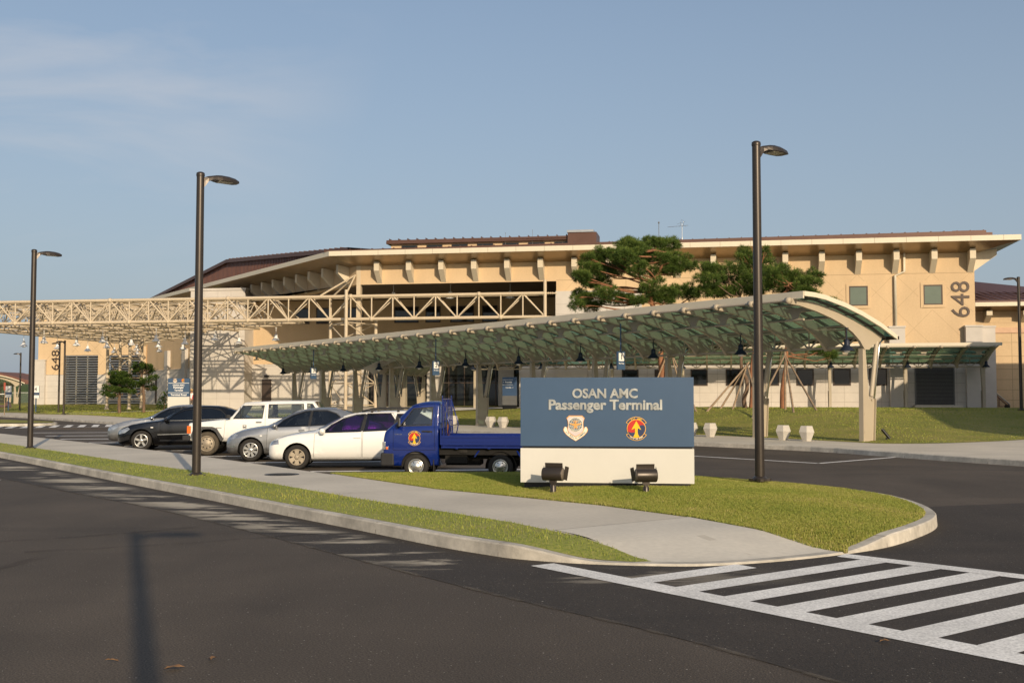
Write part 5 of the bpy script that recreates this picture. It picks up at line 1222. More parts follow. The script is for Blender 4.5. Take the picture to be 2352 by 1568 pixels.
def car(name, label, cat, loc, heading, st, W, doors, wins, wb, r, halftrack, paintm, glass, style='five', rimm=None, tyre=None, ws=None, rw=None, hl=None, sill=None, extra=None, arch_r=None, seatm=None, tw=.2, group=None, frontdoors=True, seatsx=(-1.5,-2.45), seatz=.5, darkpillar=True):
    rz = math.atan2(heading[1], heading[0]); hd = Vector(heading).normalized(); lf = Vector((-hd.y, hd.x)); o = Vector(loc) - lf*halftrack
    rt = thing(name, label, cat, (o.x, o.y, 0), rz, group)
    # ---- lofted shell
    K = 5; S_ = []
    n = len(st)
    for i in range(n-1):
        for j in range(K):
            t = j/K; p0, p1, p2, p3 = st[max(i-1,0)], st[i], st[i+1], st[min(i+2,n-1)]
            row = []
            for a, b, c, d in zip(p0, p1, p2, p3):
                tt = .5*((2*b)+(-a+c)*t+(2*a-5*b+4*c-d)*t*t+(-a+3*b-3*c+d)*t**3); ln = b+(c-b)*t; row.append(.6*tt+.4*ln)
            S_.append(row)
    S_.append(list(st[-1]))
    rings = []
    for (x, zb, zbelt, zt, wbo, wm, wbe, wt) in S_:
        hb = zbelt-zb; c = [(0,zb),(wbo*.8,zb),(wbo,zb+.03),(wm*.985,zb+hb*.25),(wm,zb+hb*.52),(wm*.992,zb+hb*.78),(wbe,zbelt-.012),(wbe-.018,zbelt+.008)]
        hc = zt-zbelt; 
        if hc > .2: c += [(wbe-.02+(wt-wbe+.02)*.5,zbelt+hc*.47),(wt+.012,zt-.075),(wt-.055,zt-.02),(wt*.45,zt-.003),(0,zt)]
        else: k = max(0, hc); c += [(wbe+(wt-wbe)*.5,zbelt+k*.35+.006),(wt,zbelt+k*.62+.008),(wt*.75,zbelt+k*.82+.008),(wt*.4,zt-.002),(0,zt)]
        rings.append((x, c))
    vs = []; m_ = len(rings[0][1]); full = 2*m_-2
    for x, c in rings:
        for y, z in c: vs.append((x, y, z))
        for y, z in c[-2:0:-1]: vs.append((x, -y, z))
    fs = []
    for i in range(len(rings)-1):
        for k in range(full): fs.append((i*full+k, (i+1)*full+k, (i+1)*full+(k+1) % full, i*full+(k+1) % full))
    fs.append(list(range(full))); fs.append(list(range((len(rings)-1)*full, len(rings)*full))[::-1])
    bm = bmesh.new(); bv = [bm.verts.new(v) for v in vs]
    for f in fs:
        try: q = bm.faces.new([bv[i] for i in f]); q.smooth = True
        except ValueError: pass
    bmesh.ops.recalc_face_normals(bm, faces=bm.faces); bm.normal_update()
    bvh = BVHTree.FromBMesh(bm)
    def hit(x, z, side=1):
        h = bvh.ray_cast(Vector((x, 3*side, z)), Vector((0,-side,0))); return h[0].y if h[0] is not None else W/2*side
    # wheel arches
    ar = arch_r or r*1.16
    for ax_ in (0, -wb):
        poly = [(ax_+ar*math.cos(R(a)), r+.01+ar*math.sin(R(a))) for a in range(0, 181, 15)]+[(ax_-ar,.02),(ax_+ar,.02)]
        fs_ = cutpoly(bm, poly, lambda f: abs(f.calc_center_median().y) > .45)
        fs_ = [f for f in fs_ if abs(f.calc_center_median().y) > .45]; bmesh.ops.delete(bm, geom=fs_, context='FACES')
    bm.normal_update()
    # glass: windscreen, rear window
    parts = []
    if ws:
        f_ = cutpoly(bm, ccw(ws), lambda f: f.calc_center_median().z > st[0][2] and f.normal.x > .2 and f.normal.z > .05, (0, 1)); parts.append(take(bm, f_, 'windscreen', glass[0], rt, -.004))
    if rw:
        f_ = cutpoly(bm, ccw(rw), lambda f: f.calc_center_median().z > st[-1][2]-.3 and f.normal.x < -.2 and f.normal.z > .05, (0, 1)); parts.append(take(bm, f_, 'rear_window', glass[-1], rt, -.004))
    # side windows (both sides), with dark seal
    for wi in wins:
        wi = ccw(wi); big = shrink(wi, -.022)
        for sg in (1, -1):
            fl = lambda f, sg=sg: f.calc_center_median().y*sg > .3
            ring = cutpoly(bm, big, fl); inn = cutpoly(bm, wi, fl); inn = [f for f in inn if fl(f)]
            if sg == 1:
                ring = [f for f in bm.faces if fl(f) and inside(big, f.calc_center_median().x, f.calc_center_median().z) and not inside(wi, f.calc_center_median().x, f.calc_center_median().z)]
                take(bm, inn, 'side_window', glass[0], rt, -.006)
                ring = [f for f in ring if f.is_valid]; take(bm, ring, 'window_seal', M['trim'], rt, .0015)
            else: take(bm, inn, 'side_window', glass[0], rt, -.006)
            bm.normal_update()
    # dark pillars between neighbouring side windows
    sw_ = sorted(wins, key=lambda q: -sum(p[0] for p in q)/len(q))
    for wa, wb_ in zip(sw_, sw_[1:]):
        if not darkpillar: break
        a2 = sorted(wa, key=lambda p: p[0])[:2]; b2 = sorted(wb_, key=lambda p: -p[0])[:2]; a2.sort(key=lambda p: p[1]); b2.sort(key=lambda p: p[1])
        pol = ccw([(a2[0][0]-.022,a2[0][1]-.005),(a2[1][0]-.022,a2[1][1]+.01),(b2[1][0]+.022,b2[1][1]+.01),(b2[0][0]+.022,b2[0][1]-.005)])
        fl = lambda f: f.calc_center_median().y > .3
        cutpoly(bm, pol, fl); pf = [f for f in bm.faces if fl(f) and inside(pol, f.calc_center_median().x, f.calc_center_median().z)]
        take(bm, pf, 'pillar_trim', M['trim'], rt, .001); bm.normal_update()
    # doors on the near side
    for dr in doors:
        dr = ccw(dr); inn = shrink(dr, .007); fl = lambda f: f.calc_center_median().y > .3
        cutpoly(bm, dr, fl); cutpoly(bm, inn, fl)
        gap = [f for f in bm.faces if fl(f) and inside(dr, f.calc_center_median().x, f.calc_center_median().z) and not inside(inn, f.calc_center_median().x, f.calc_center_median().z)]
        take(bm, gap, 'door_gap', M['under'], rt, -.008)
        inn_f = [f for f in bm.faces if fl(f) and inside(inn, f.calc_center_median().x, f.calc_center_median().z)]
        d = take(bm, inn_f, 'door', paintm, rt, 0); hx, hz_ = dr_handle(dr, wins)
        y = hit(hx, hz_); mb = MB(); mb.box((hx-.085,y-.01,hz_-.014),(hx+.085,y+.03,hz_+.014)); mb.build('handle', M['trim'] if paintm in (M['p_white2'], M['p_blue']) else paintm, d, bevel=.006)
        bm.normal_update()
    if hl:
        for sg in (1, -1):
            f_ = cutpoly(bm, ccw(hl), lambda f: f.calc_center_median().y*sg > .28); f_ = [f for f in f_ if f.calc_center_median().y*sg > .28]; take(bm, f_, 'headlight', M['hl'], rt, .003)
    me = bpy.data.meshes.new('body'); bm.to_mesh(me); bm.free(); me.materials.append(paintm); b = bpy.data.objects.new('body', me); C.objects.link(b); b.parent = rt
    # floor and wheel wells
    zlo = min(s[1] for s in st); xf, xr = st[0][0]-.12, st[-1][0]+.12
    mb = MB(); mb.box((ar-.02-.0,-W/2+.32,zlo+.02),(xf-.1,W/2-.32,.5)); mb.box((-wb+ar+.02,-W/2+.2,zlo-.02),(-ar-.02,W/2-.2,zlo+.2)) if -xr > wb else None; (mb.box((xr,-W/2+.12,zlo+.05),(-wb-ar-.02,W/2-.12,.55)), mb.box((xr,-.5,zlo),(xf-.1,.5,.5))) if -xr > wb else mb.box((-.4,-.6,zlo),(xf-.1,.6,.6)); 
    mb.build('underbody', M['under'], rt)
    for ax_ in (0, -wb):
        for sg in (-1, 1):
            mb = MB(); p = arcpts(ar+.004, -8, 188, 12)
            for (a, b_), (c, d) in zip(p, p[1:]): mb.add([(ax_+a,sg*(W/2-.06),r+b_),(ax_+c,sg*(W/2-.06),r+d),(ax_+c,sg*.42,r+d),(ax_+a,sg*.42,r+b_)], [(0,1,2,3)])
            mb.add([(ax_+a, sg*.42, r+b_) for a, b_ in p], [list(range(13))]); mb.build('wheel_well', M['under'], rt)
    for ax_ in (0, -wb):
        for sg in (1, -1): wheel(rt, ax_, sg*(halftrack-tw/2+.0), r, tw, sg, style, rimm or M['rim'], tyre or M['rubber'])
    # seats and steering wheel
    sm_ = seatm or M['seat']
    for i, sx in enumerate(seatsx):
        for sy in ((.36,-.36) if i == 0 else (.36,-.36)):
            mb = MB(); X = Matrix.Translation((sx,sy,seatz)); mb.box((-.1,-.25,-.12),(.42,.25,.1), X); X2 = X @ Matrix.Rotation(R(-14), 4, 'Y'); mb.box((-.16,-.24,.0),(-.02,.24,.52), X2); mb.box((-.14,-.12,.56),(-.05,.12,.74), X2); mb.build('seat', sm_, rt, bevel=.03)
    mb = MB(); sx = seatsx[0]+.55; tor = [(sx+.07*math.sin(a)*1.4, .36+.18*math.cos(a), seatz+.34+.16*math.sin(a)) for a in [R(k*24) for k in range(15)]]
    for a, b_ in zip(tor, tor[1:]+tor[:1]): mb.tube(a, b_, .013, 5)
    mb.build('steering_wheel', M['trim'], rt)
    mb = MB(); dx1 = min(sx+.42, st[0][0]-.27); mb.box((dx1-.28,-W/2+.18,seatz),(dx1,W/2-.18,seatz+.28)); mb.build('dashboard', M['trimgrey'], rt)
    if extra: extra(rt, hit)
    return rt
def dr_handle(dr, wins):
    xs = [p[0] for p in dr]; zb = min(p[1] for p in dr); 
    w_ = min(wins, key=lambda q: abs(sum(p[0] for p in q)/len(q)-sum(xs)/len(xs))); zw = min(p[1] for p in w_)
    return min(xs)+.2, zw-.12
def mirror_part(rt, x, y, z, m, sx=.10):
    mb = MB(); mb.smooth = True; vs = []
    mb.lathe([(.001,-.09),(.05,-.075),(.072,-.03),(.075,.03),(.06,.07),(.001,.085)], (x,y+.10,z), 12, 'Y'); mb.smooth = False; mb.box((x-.05,y-.04,z-.05),(x-.01,y+.05,z-.01)); return mb.build('wing_mirror', m, rt)
def stripe(rt, hit, p, wd, m, name='trim_strip', off=.006):
    mb = MB(); k = 8
    for (x0, z0), (x1, z1) in zip(p, p[1:]):
        for i in range(k):
            a = (x0+(x1-x0)*i/k, z0+(z1-z0)*i/k); b = (x0+(x1-x0)*(i+1)/k, z0+(z1-z0)*(i+1)/k); ya, yb = hit(*a)+off, hit(*b)+off
            mb.add([(a[0],ya,a[1]-wd/2),(b[0],yb,b[1]-wd/2),(b[0],yb,b[1]+wd/2),(a[0],ya,a[1]+wd/2),(a[0],ya-.02,a[1]-wd/2),(b[0],yb-.02,b[1]-wd/2),(b[0],yb-.02,b[1]+wd/2),(a[0],ya-.02,a[1]+wd/2)], [(0,3,2,1),(0,1,5,4),(2,3,7,6),(0,4,7,3),(1,2,6,5)])
    return mb.build(name, m, rt)
# ---------------- sedan profile (x, z_bottom, z_belt, z_top, w_bottom, w_mid, w_belt, w_top)
SED = [(.84,.34,.52,.54,.30,.34,.30,.2),(.80,.24,.60,.635,.55,.62,.56,.36),(.66,.19,.70,.745,.70,.80,.74,.50),(.35,.19,.82,.86,.78,.895,.83,.60),(-.1,.19,.90,.945,.80,.91,.86,.66),(-.50,.19,.945,1.0,.80,.915,.875,.68),
       (-.60,.19,.95,1.04,.80,.915,.875,.66),(-1.35,.19,.965,1.415,.80,.915,.88,.585),(-1.9,.19,.98,1.468,.80,.915,.88,.58),(-2.5,.19,1.0,1.445,.80,.915,.88,.57),(-3.05,.20,1.01,1.27,.80,.91,.87,.58),(-3.42,.21,1.02,1.10,.78,.90,.86,.62),(-3.6,.22,1.02,1.065,.77,.89,.84,.64),(-3.78,.26,.99,1.03,.72,.85,.78,.6),(-3.88,.34,.80,.82,.6,.72,.65,.5)]
SW_ = [[(-.80,.985),(-1.02,1.16),(-1.32,1.305),(-1.72,1.365),(-1.76,1.005)], [(-1.83,1.01),(-1.80,1.37),(-2.2,1.372),(-2.5,1.30),(-2.66,1.16),(-2.68,1.05)]]
SD_ = [[(-.58,.30),(-.60,.93),(-.74,1.02),(-1.28,1.345),(-1.74,1.405),(-1.80,.98),(-1.78,.30)], [(-1.80,.30),(-1.82,.98),(-1.77,1.405),(-2.25,1.41),(-2.62,1.30),(-2.82,1.04),(-2.62,.70),(-2.42,.42),(-2.36,.30)]]
def ex_black(rt, hit):
    mirror_part(rt, -.80, hit(-.8,.97), 1.0, M['p_black']); stripe(rt, hit, [(-.78,.975),(-1.7,.99),(-2.65,1.03)], .018, M['chrome']); stripe(rt, hit, [(-.52,.52),(-1.78,.555)], .022, M['chrome'])
    stripe(rt, hit, [(-.30,.755),(-.38,.757)], .03, M['white'], 'side_lamp')
def ex_silver(rt, hit):
    mirror_part(rt, -.80, hit(-.8,.97), 1.0, M['chrome']); stripe(rt, hit, [(-.78,.975),(-1.7,.99),(-2.65,1.03)], .018, M['chrome'])
WSC = [(-.66,-.64),(-.66,.64),(-1.30,.53),(-1.30,-.53)]; RWC = [(-2.60,.50),(-2.60,-.50),(-3.32,-.57),(-3.32,.57)]
HLS = [(.74,.53),(.72,.66),(.44,.765),(.36,.70),(.52,.58)]
car('parked_car', 'black sedan with chrome trim and five spoke wheels parked beyond the left lamp post', 'car', (-12.13,35.7), (-.989,-.12), SED, 1.83, SD_, SW_, 2.73, .326, .90, M['p_black'], [M['tint_dark']], 'five', ws=WSC, rw=RWC, hl=HLS, extra=ex_black, group='vehicles parked in the stalls')
car('parked_car', 'silver grey sedan mostly hidden behind the black sedan', 'car', (-13.65,38.9), (-.989,-.12), SED, 1.83, SD_, SW_, 2.73, .326, .90, M['p_silver'], [M['tint_dark']], 'five', ws=WSC, rw=RWC, hl=HLS, extra=ex_silver, group='vehicles parked in the stalls')
# compact silver sedan
CSD = [(.72,.34,.50,.52,.30,.34,.28,.2),(.69,.24,.60,.63,.52,.60,.52,.36),(.55,.19,.70,.755,.66,.76,.68,.46),(.25,.19,.81,.87,.72,.84,.76,.54),(-.15,.19,.88,.945,.74,.855,.80,.6),(-.42,.19,.91,.985,.745,.86,.815,.62),
       (-.52,.19,.92,1.04,.745,.86,.82,.60),(-1.2,.19,.95,1.375,.745,.86,.825,.55),(-1.75,.19,.97,1.465,.745,.86,.825,.545),(-2.3,.19,.985,1.455,.745,.86,.82,.54),(-2.85,.20,1.0,1.29,.745,.855,.81,.54),(-3.2,.21,1.01,1.10,.73,.84,.80,.58),(-3.4,.23,1.0,1.05,.71,.83,.78,.58),(-3.55,.28,.94,.97,.66,.78,.72,.55),(-3.62,.36,.76,.78,.55,.66,.58,.45)]
CSW = [[(-.68,.94),(-.86,1.10),(-1.12,1.245),(-1.45,1.345),(-1.60,1.362),(-1.55,.975)], [(-1.62,.98),(-1.67,1.37),(-2.05,1.37),(-2.3,1.29),(-2.46,1.15),(-2.44,1.03)]]
CDR = [[(-.42,.30),(-.45,.90),(-.60,.98),(-1.1,1.29),(-1.5,1.39),(-1.62,1.39),(-1.585,.96),(-1.57,.30)], [(-1.59,.30),(-1.605,.96),(-1.64,1.395),(-2.05,1.405),(-2.35,1.31),(-2.58,1.04),(-2.45,.70),(-2.25,.42),(-2.18,.30)]]
def ex_sm(rt, hit):
    mirror_part(rt, -.66, hit(-.66,.93), .97, M['p_silver']); mb = MB()
    for t in (-.10,-.38): pass
    stripe(rt, hit, [(-.25,.70),(-.31,.70)], .03, M['white'], 'side_lamp'); stripe(rt, hit, [(.56,.40),(.42,.42)], .05, M['chrome'], 'fog_lamp')
    mb = MB(); y = hit(-1.4,.845); mb.box((-1.47,y,.82),(-1.30,y+.012,.87)); mb.build('handle_recess', M['chrome'], rt)
car('parked_car', 'silver compact sedan between the white jeep style truck and the white wagon', 'car', (-7.16,29.9), (-.995,-.06), CSD, 1.72, CDR, CSW, 2.535, .307, .845, M['p_silver'], [M['tint_dark']], 'eight', ws=[(-.56,-.60),(-.56,.60),(-1.15,.50),(-1.15,-.50)], rw=[(-2.42,.47),(-2.42,-.47),(-3.08,-.53),(-3.08,.53)], hl=[(.62,.60),(.60,.71),(.42,.755),(.34,.71),(.46,.61)], extra=ex_sm, group='vehicles parked in the stalls')
# white wagon
WAG = [(.73,.34,.54,.56,.30,.36,.30,.2),(.70,.25,.60,.63,.55,.62,.55,.36),(.57,.22,.69,.73,.68,.77,.70,.46),(.25,.22,.79,.835,.74,.84,.78,.54),(-.1,.22,.845,.90,.74,.85,.80,.58),(-.38,.22,.87,.94,.74,.85,.81,.60),
       (-.46,.22,.875,.98,.74,.85,.81,.58),(-1.15,.22,.90,1.325,.74,.85,.815,.54),(-1.7,.22,.93,1.40,.74,.85,.815,.54),(-2.5,.22,.96,1.43,.74,.85,.81,.54),(-3.1,.23,.98,1.42,.74,.845,.80,.53),(-3.4,.24,.98,1.35,.73,.83,.79,.52),(-3.62,.25,.97,1.15,.71,.82,.77,.55),(-3.72,.28,.9,1.0,.68,.80,.72,.55),(-3.78,.36,.7,.72,.6,.7,.62,.5)]
WW_ = [[(-.62,.895),(-.82,1.06),(-1.1,1.215),(-1.42,1.305),(-1.62,1.32),(-1.53,.93)], [(-1.62,.935),(-1.70,1.33),(-2.26,1.345),(-2.36,1.2),(-2.33,.965)], [(-2.46,.985),(-2.44,1.33),(-3.0,1.34),(-3.25,1.2),(-3.25,1.02)]]
WD_ = [[(-.40,.28),(-.42,.86),(-.56,.93),(-1.05,1.25),(-1.45,1.345),(-1.66,1.35),(-1.575,.90),(-1.56,.28)], [(-1.58,.28),(-1.595,.9),(-1.69,1.36),(-2.32,1.37),(-2.43,1.2),(-2.42,.75),(-2.2,.45),(-2.12,.28)]]
def ex_wag(rt, hit):
    mirror_part(rt, -.62, hit(-.62,.86), .93, M['p_white']); stripe(rt, hit, [(-.30,.235),(-2.2,.245)], .04, M['trimgrey'], 'sill_trim', .012)
    mb = MB()
    for sg in (1, -1):
        mb.path([(-1.55,sg*.50,1.40),(-1.8,sg*.50,1.47),(-2.5,sg*.49,1.485),(-3.1,sg*.48,1.47),(-3.25,sg*.47,1.41)], .018, 6)
        for x in (-1.8,-2.45,-3.1): mb.box((x-.03,sg*.49-.02,1.38),(x+.03,sg*.49+.02,1.475))
    for x in (-1.95,-2.8): mb.box((x-.03,-.49,1.465),(x+.03,.49,1.50))
    mb.build('roof_rack', M['trim'], rt)
    mb = MB(); mb.box((-.335,.70,.17),(-.315,.83,.42)); mb.build('mud_flap', M['rubber'], rt)
car('parked_car', 'white station wagon with purple tinted windows and black roof rack', 'station wagon', (-5.25,26.65), (-.995,-.07), WAG, 1.70, WD_, WW_, 2.57, .298, .835, M['p_white'], [M['tint_purple']], 'six', rimm=M['rimdirty'], ws=[(-.50,-.60),(-.50,.60),(-1.1,.50),(-1.1,-.50)], rw=[(-3.44,.45),(-3.44,-.45),(-3.66,-.5),(-3.66,.5)], hl=[(.66,.585),(.64,.68),(.46,.72),(.44,.615)], extra=ex_wag, tw=.19, group='vehicles parked in the stalls', seatsx=(-1.3,-2.2))
# boxy white four wheel drive
JEP = [(.60,.44,.86,.88,.60,.62,.60,.50),(.585,.42,.93,.955,.66,.68,.66,.58),(.52,.42,.945,.975,.70,.74,.73,.64),(.1,.42,.99,1.02,.74,.80,.78,.68),(-.4,.40,1.04,1.075,.76,.83,.81,.70),(-.58,.40,1.06,1.10,.76,.835,.82,.70),
       (-.66,.40,1.07,1.17,.76,.84,.82,.70),(-1.04,.40,1.085,1.56,.76,.84,.82,.66),(-1.15,.40,1.09,1.60,.76,.84,.82,.66),(-2.2,.40,1.10,1.645,.76,.84,.82,.66),(-3.1,.42,1.10,1.645,.76,.84,.82,.66),(-3.2,.42,1.10,1.62,.76,.84,.82,.66),(-3.36,.44,1.10,1.40,.75,.83,.81,.67),(-3.44,.46,1.08,1.20,.73,.82,.79,.66),(-3.5,.50,.9,.92,.70,.78,.74,.62)]
JW_ = [[(-.80,1.115),(-1.055,1.475),(-1.68,1.49),(-1.64,1.125)], [(-1.84,1.13),(-1.84,1.515),(-2.86,1.53),(-2.90,1.14)], [(-3.02,1.16),(-3.0,1.54),(-3.14,1.53),(-3.33,1.25),(-3.33,1.17)]]
JD_ = [[(-.50,.50),(-.54,1.05),(-.64,1.08),(-1.00,1.53),(-1.74,1.55),(-1.75,.50)]]
def ex_jeep(rt, hit):
    mb = MB(); y = .83; mb.box((-.70,y-.02,1.10),(-.60,y+.10,1.22)); mb.build('wing_mirror', M['trim'], rt, bevel=.015)
    mb = MB()
    for ax_ in (0, -2.58):
        for sg in (1, -1):
            p = [(-.50,.50),(-.42,.62),(-.30,.81),(-.16,.865),(.30,.865),(.40,.78),(.47,.60)]
            for (a, b), (c, d) in zip(p, p[1:]): mb.add([(ax_+a,sg*.78,b),(ax_+c,sg*.78,d),(ax_+c,sg*.90,d-.01),(ax_+a,sg*.90,b-.01),(ax_+a*.86,sg*.90,b-.07),(ax_+c*.86,sg*.90,d-.07),(ax_+a*.84,sg*.78,b-.08),(ax_+c*.84,sg*.78,d-.08)], [(0,1,2,3),(3,2,5,4),(4,5,7,6)])
    mb.build('fender_flares', M['trimgrey'], rt)
    mb = MB(); mb.box((.52,-.80,.44),(.74,.80,.60)); mb.build('front_bumper', M['trim'], rt, bevel=.02)
    for sg in (1, -1): mb = MB(); mb.box((.50,sg*.70-.03 if sg > 0 else -.76,.66),(.612,.76 if sg > 0 else -.67,.88)); mb.build('corner_lamp', M['amber'], rt)
    mb = MB(); mb.box((.60,-.60,.68),(.625,.60,.90)); mb.build('grille', M['trimgrey'], rt)
    mb = MB(); mb.box((-3.62,-.8,.5),(-3.46,.8,.66)); mb.build('rear_bumper', M['trim'], rt, bevel=.02)
    mb = MB(); y = hit(-1.13,.86); mb.k = 0; mb.box((-1.185,y,.805),(-1.075,y+.004,.915)); mb.k = 1; mb.box((-1.172,y+.004,.818),(-1.088,y+.006,.902)); mb.k = 0
    for x in (-1.165,-1.112): mb.box((x,y+.006,.83),(x+.018,y+.008,.885))
    mb.box((-1.148,y+.006,.83),(-1.112,y+.008,.862)); mb.build('castle_badge', [M['trim'], M['white']], rt)
    mb = MB(); y = hit(-.36,.83); mb.box((-.44,y+.001,.818),(-.28,y+.006,.836)); mb.build('fender_badge', M['trimgrey'], rt)
    mb = MB(); mb.box((-.72-.28,.80,1.10),(-.985,.815,1.46)) ; mb.build('vent_bar', M['trim'], rt)
    mb = MB(); mb.path([(-.45,.70,1.05),(-.40,.70,1.30)], .004, 4)
    mb.build('aerial', M['black'], rt)
car('parked_car', 'boxy white four wheel drive with muddy tyres and black fender flares', 'off road car', (-9.2,32.9), (-1,-.03), JEP, 1.68, JD_, JW_, 2.58, .355, .84, M['p_white2'], [M['tint_clear']], 'jeep', rimm=M['rimdirty'], tyre=M['dirtytyre'], ws=[(-.68,-.64),(-.68,.64),(-1.02,.6),(-1.02,-.6)], rw=[(-3.2,.58),(-3.2,-.58),(-3.38,-.62),(-3.38,.62)], extra=ex_jeep, arch_r=.43, tw=.23, group='vehicles parked in the stalls', seatsx=(-1.6,-2.5), seatz=.68, darkpillar=False)
# ---------------- blue mini pickup
hd = Vector((-.992,.10)).normalized(); lf = Vector((-hd.y, hd.x)); o_ = Vector((-2.08,23.62)) - lf*.66
CAB = [(.73,.301,.62,.64,.50,.54,.52,.40),(.72,.26,.84,.86,.62,.66,.64,.5),(.68,.26,1.0,1.03,.64,.69,.66,.56),(.58,.26,1.06,1.13,.65,.70,.68,.6),(.50,.26,1.08,1.22,.65,.70,.68,.6),(.14,.26,1.11,1.575,.65,.70,.69,.57),(.0,.26,1.115,1.64,.65,.70,.69,.57),(-.2,.26,1.12,1.675,.65,.70,.69,.57),(-.42,.28,1.12,1.68,.65,.70,.69,.57),(-.48,.28,1.12,1.67,.65,.70,.69,.57)]
TW_ = [[(.33,1.15),(.07,1.505),(-.345,1.535),(-.325,1.17)]]
TD_ = [[(.50,.62),(.50,1.09),(.06,1.58),(-.40,1.61),(-.42,.62)]]
def ex_truck(rt, hit):
    mb = MB(); mb.box((.48,-.68,.28),(.775,.70,.56)); mb.build('front_bumper', M['trim'], rt, bevel=.03)
    for sg in (1, -1): mb = MB(); mb.box((.665,sg*.66-.04,.63),(.735,sg*.66+.045,.80)); mb.k = 1; mb.box((.60,sg*.66-.03,.63),(.66,sg*.66+.05,.70)); mb.build('headlight', [M['hl'], M['amber']], rt, bevel=.01)
    y = .70; mb = MB(); mb.box((.33,y+.05,1.13),(.37,y+.16,1.33)); mb.box((.34,y-.03,1.12),(.42,y+.06,1.18)); mb.build('wing_mirror', M['trim'], rt, bevel=.015)
    mb = MB(); mb.box((.325,y+.06,1.15),(.33,y+.15,1.31)); mb.build('mirror_glass', M['alu'], rt)
    y = hit(.03,.88); X = face_mat((.03,y+.004,.88), (-1,0,0), (0,0,1)); mb = MB(); disc_emblem(mb, X, .128, .0012); mb.build('door_emblem', [EMB[k] for k in EML], rt)
    y = hit(.40,.965); mb = MB(); put_text(mb, 'TOWNER', face_mat((.385,y+.002,.962), (-1,0,0), (0,0,1)), width=.165, height=.024, extr=.003); mb.build('lettering', M['gray'], rt)
    mb = MB(); y = hit(-.33,1.02); mb.box((-.36,y,1.0),(-.245,y+.004,1.04)); mb.build('handle_recess', M['trim'], rt)
    mb = MB(); mb.box((-.05,.60,.28),(-.48,.705,.62)); 
    # load bed
    x0, x1, zf, zt, hw = -.56, -2.62, .74, .935, .70
    mb = MB(); mb.box((x1,-hw,zf-.07),(x0,hw,zf)); mb.build('bed_floor', M['p_blue'], rt)
    for sg in (1, -1):
        mb = MB(); a, b = (hw-.03, hw) if sg > 0 else (-hw, -hw+.03); mb.box((x1,a,.67),(x0,b,zt))
        out = hw if sg > 0 else -hw-.018
        mb.box((x1,out,zt-.045),(x0,out+.018,zt+.005)); mb.box((x1,out,.67),(x0,out+.014,.70)); mb.box((x1,out,.80),(x0,out+.010,.815))
        for x in (-.62,-1.05,-1.5,-1.95,-2.4): mb.box((x-.012,out,.68),(x+.012,out+.012,.93))
        for x in (-.9,-1.6,-2.3): mb.box((x-.03,out,.655),(x+.03,out+.03,.70))
        mb.build('bed_side', M['p_blue'], rt)
    mb = MB(); mb.box((x1-.03,-hw,.67),(x1,hw,zt)); mb.build('tailgate', M['p_blue'], rt)
    mb = MB(); mb.box((x0,-hw,zf),(x0+.03,hw,1.10)); mb.build('headboard', M['p_blue'], rt)
    # guard rack behind the cab
    mb = MB(); gx = -.57
    for k in range(7): yy = -.62+1.24*k/6; mb.tube((gx-.03,yy,.93), (gx+.0,yy,1.74), .017 if k in (0, 6) else .012, 6)
    for z in (1.10,1.24,1.72): mb.tube((gx,-.62,z), (gx,.62,z), .014, 6)
    for sg in (1, -1): mb.path([(gx,sg*.62,1.74),(gx-.0,sg*.62,1.80)], .013, 6); mb.path([(gx,sg*.62,1.70),(gx-.16,sg*.62,1.15),(gx-.12,sg*.62,.95)], .013, 6)
    mb.tube((gx-.16,-.62,1.15), (gx-.16,.62,1.15), .012, 6)
    mb.build('guard_rack', M['p_blue'], rt)
    mb = MB(); mb.box((gx-.13,.50,.93),(gx-.10,.60,1.18)); mb.box((gx-.12,.51,1.18),(gx-.1,.56,1.30)); mb.build('hanging_strap', mat('brown_strap', (.16,.06,.02), .8), rt)
    # chassis, spare, arches
    mb = MB(); mb.box((-2.5,-.36,.42),(-.4,-.26,.52)); mb.box((-2.5,.26,.42),(-.4,.36,.52)); mb.box((-1.35,-.3,.28),(-.6,.3,.50)); mb.tube((-1.77,-.6,.265), (-1.77,.6,.265), .05, 8); mb.box((-1.1,.38,.34),(-.62,.55,.6)); mb.box((-2.5,-.6,.52),(-.5,.6,.66)); mb.build('chassis', M['under'], rt)
    mb = MB(); mb.lathe([(.14,-.06),(.25,-.06),(.262,0),(.25,.06),(.14,.06)], (-1.02,.36,.60), 24); mb.build('spare_wheel', M['rubber'], rt)
    mb = MB()
    for sg in (1, -1):
        for ax in (-1.42,-2.14): mb.add([(ax-.02,sg*.55,.70),(ax+.02,sg*.55,.70),(ax+(.14 if ax < -2 else -.14)*-1+.02,sg*.68,.48),(ax+(.14 if ax < -2 else -.14)*-1-.02,sg*.68,.48)], [(0,1,2,3)])
    mb.build('mudguard_stay', M['p_blue'], rt)
    mb = MB(); mb.box((-.40,.50,.16),(-.38,.69,.42)); mb.build('mud_flap', M['rubber'], rt)
    mb = MB(); mb.box((-2.66,-.68,.52),(-2.60,-.45,.64)); mb.box((-2.66,.45,.52),(-2.60,.68,.64)); mb.build('tail_lamp', M['redlamp'], rt)
truck = car('parked_pickup', 'small blue pickup truck with round badge on its door and guard rack behind the cab', 'pickup truck', (-2.08,23.62), (-.992,.10), CAB, 1.40, TD_, TW_, 1.835, .268, .69, M['p_blue'], [M['tint_clear']], 'steel', ws=[(.52,-.56),(.52,.56),(.12,.5),(.12,-.5)], extra=ex_truck, arch_r=.325, tw=.15, group='vehicles parked in the stalls', seatsx=(-.15,), seatz=.66)
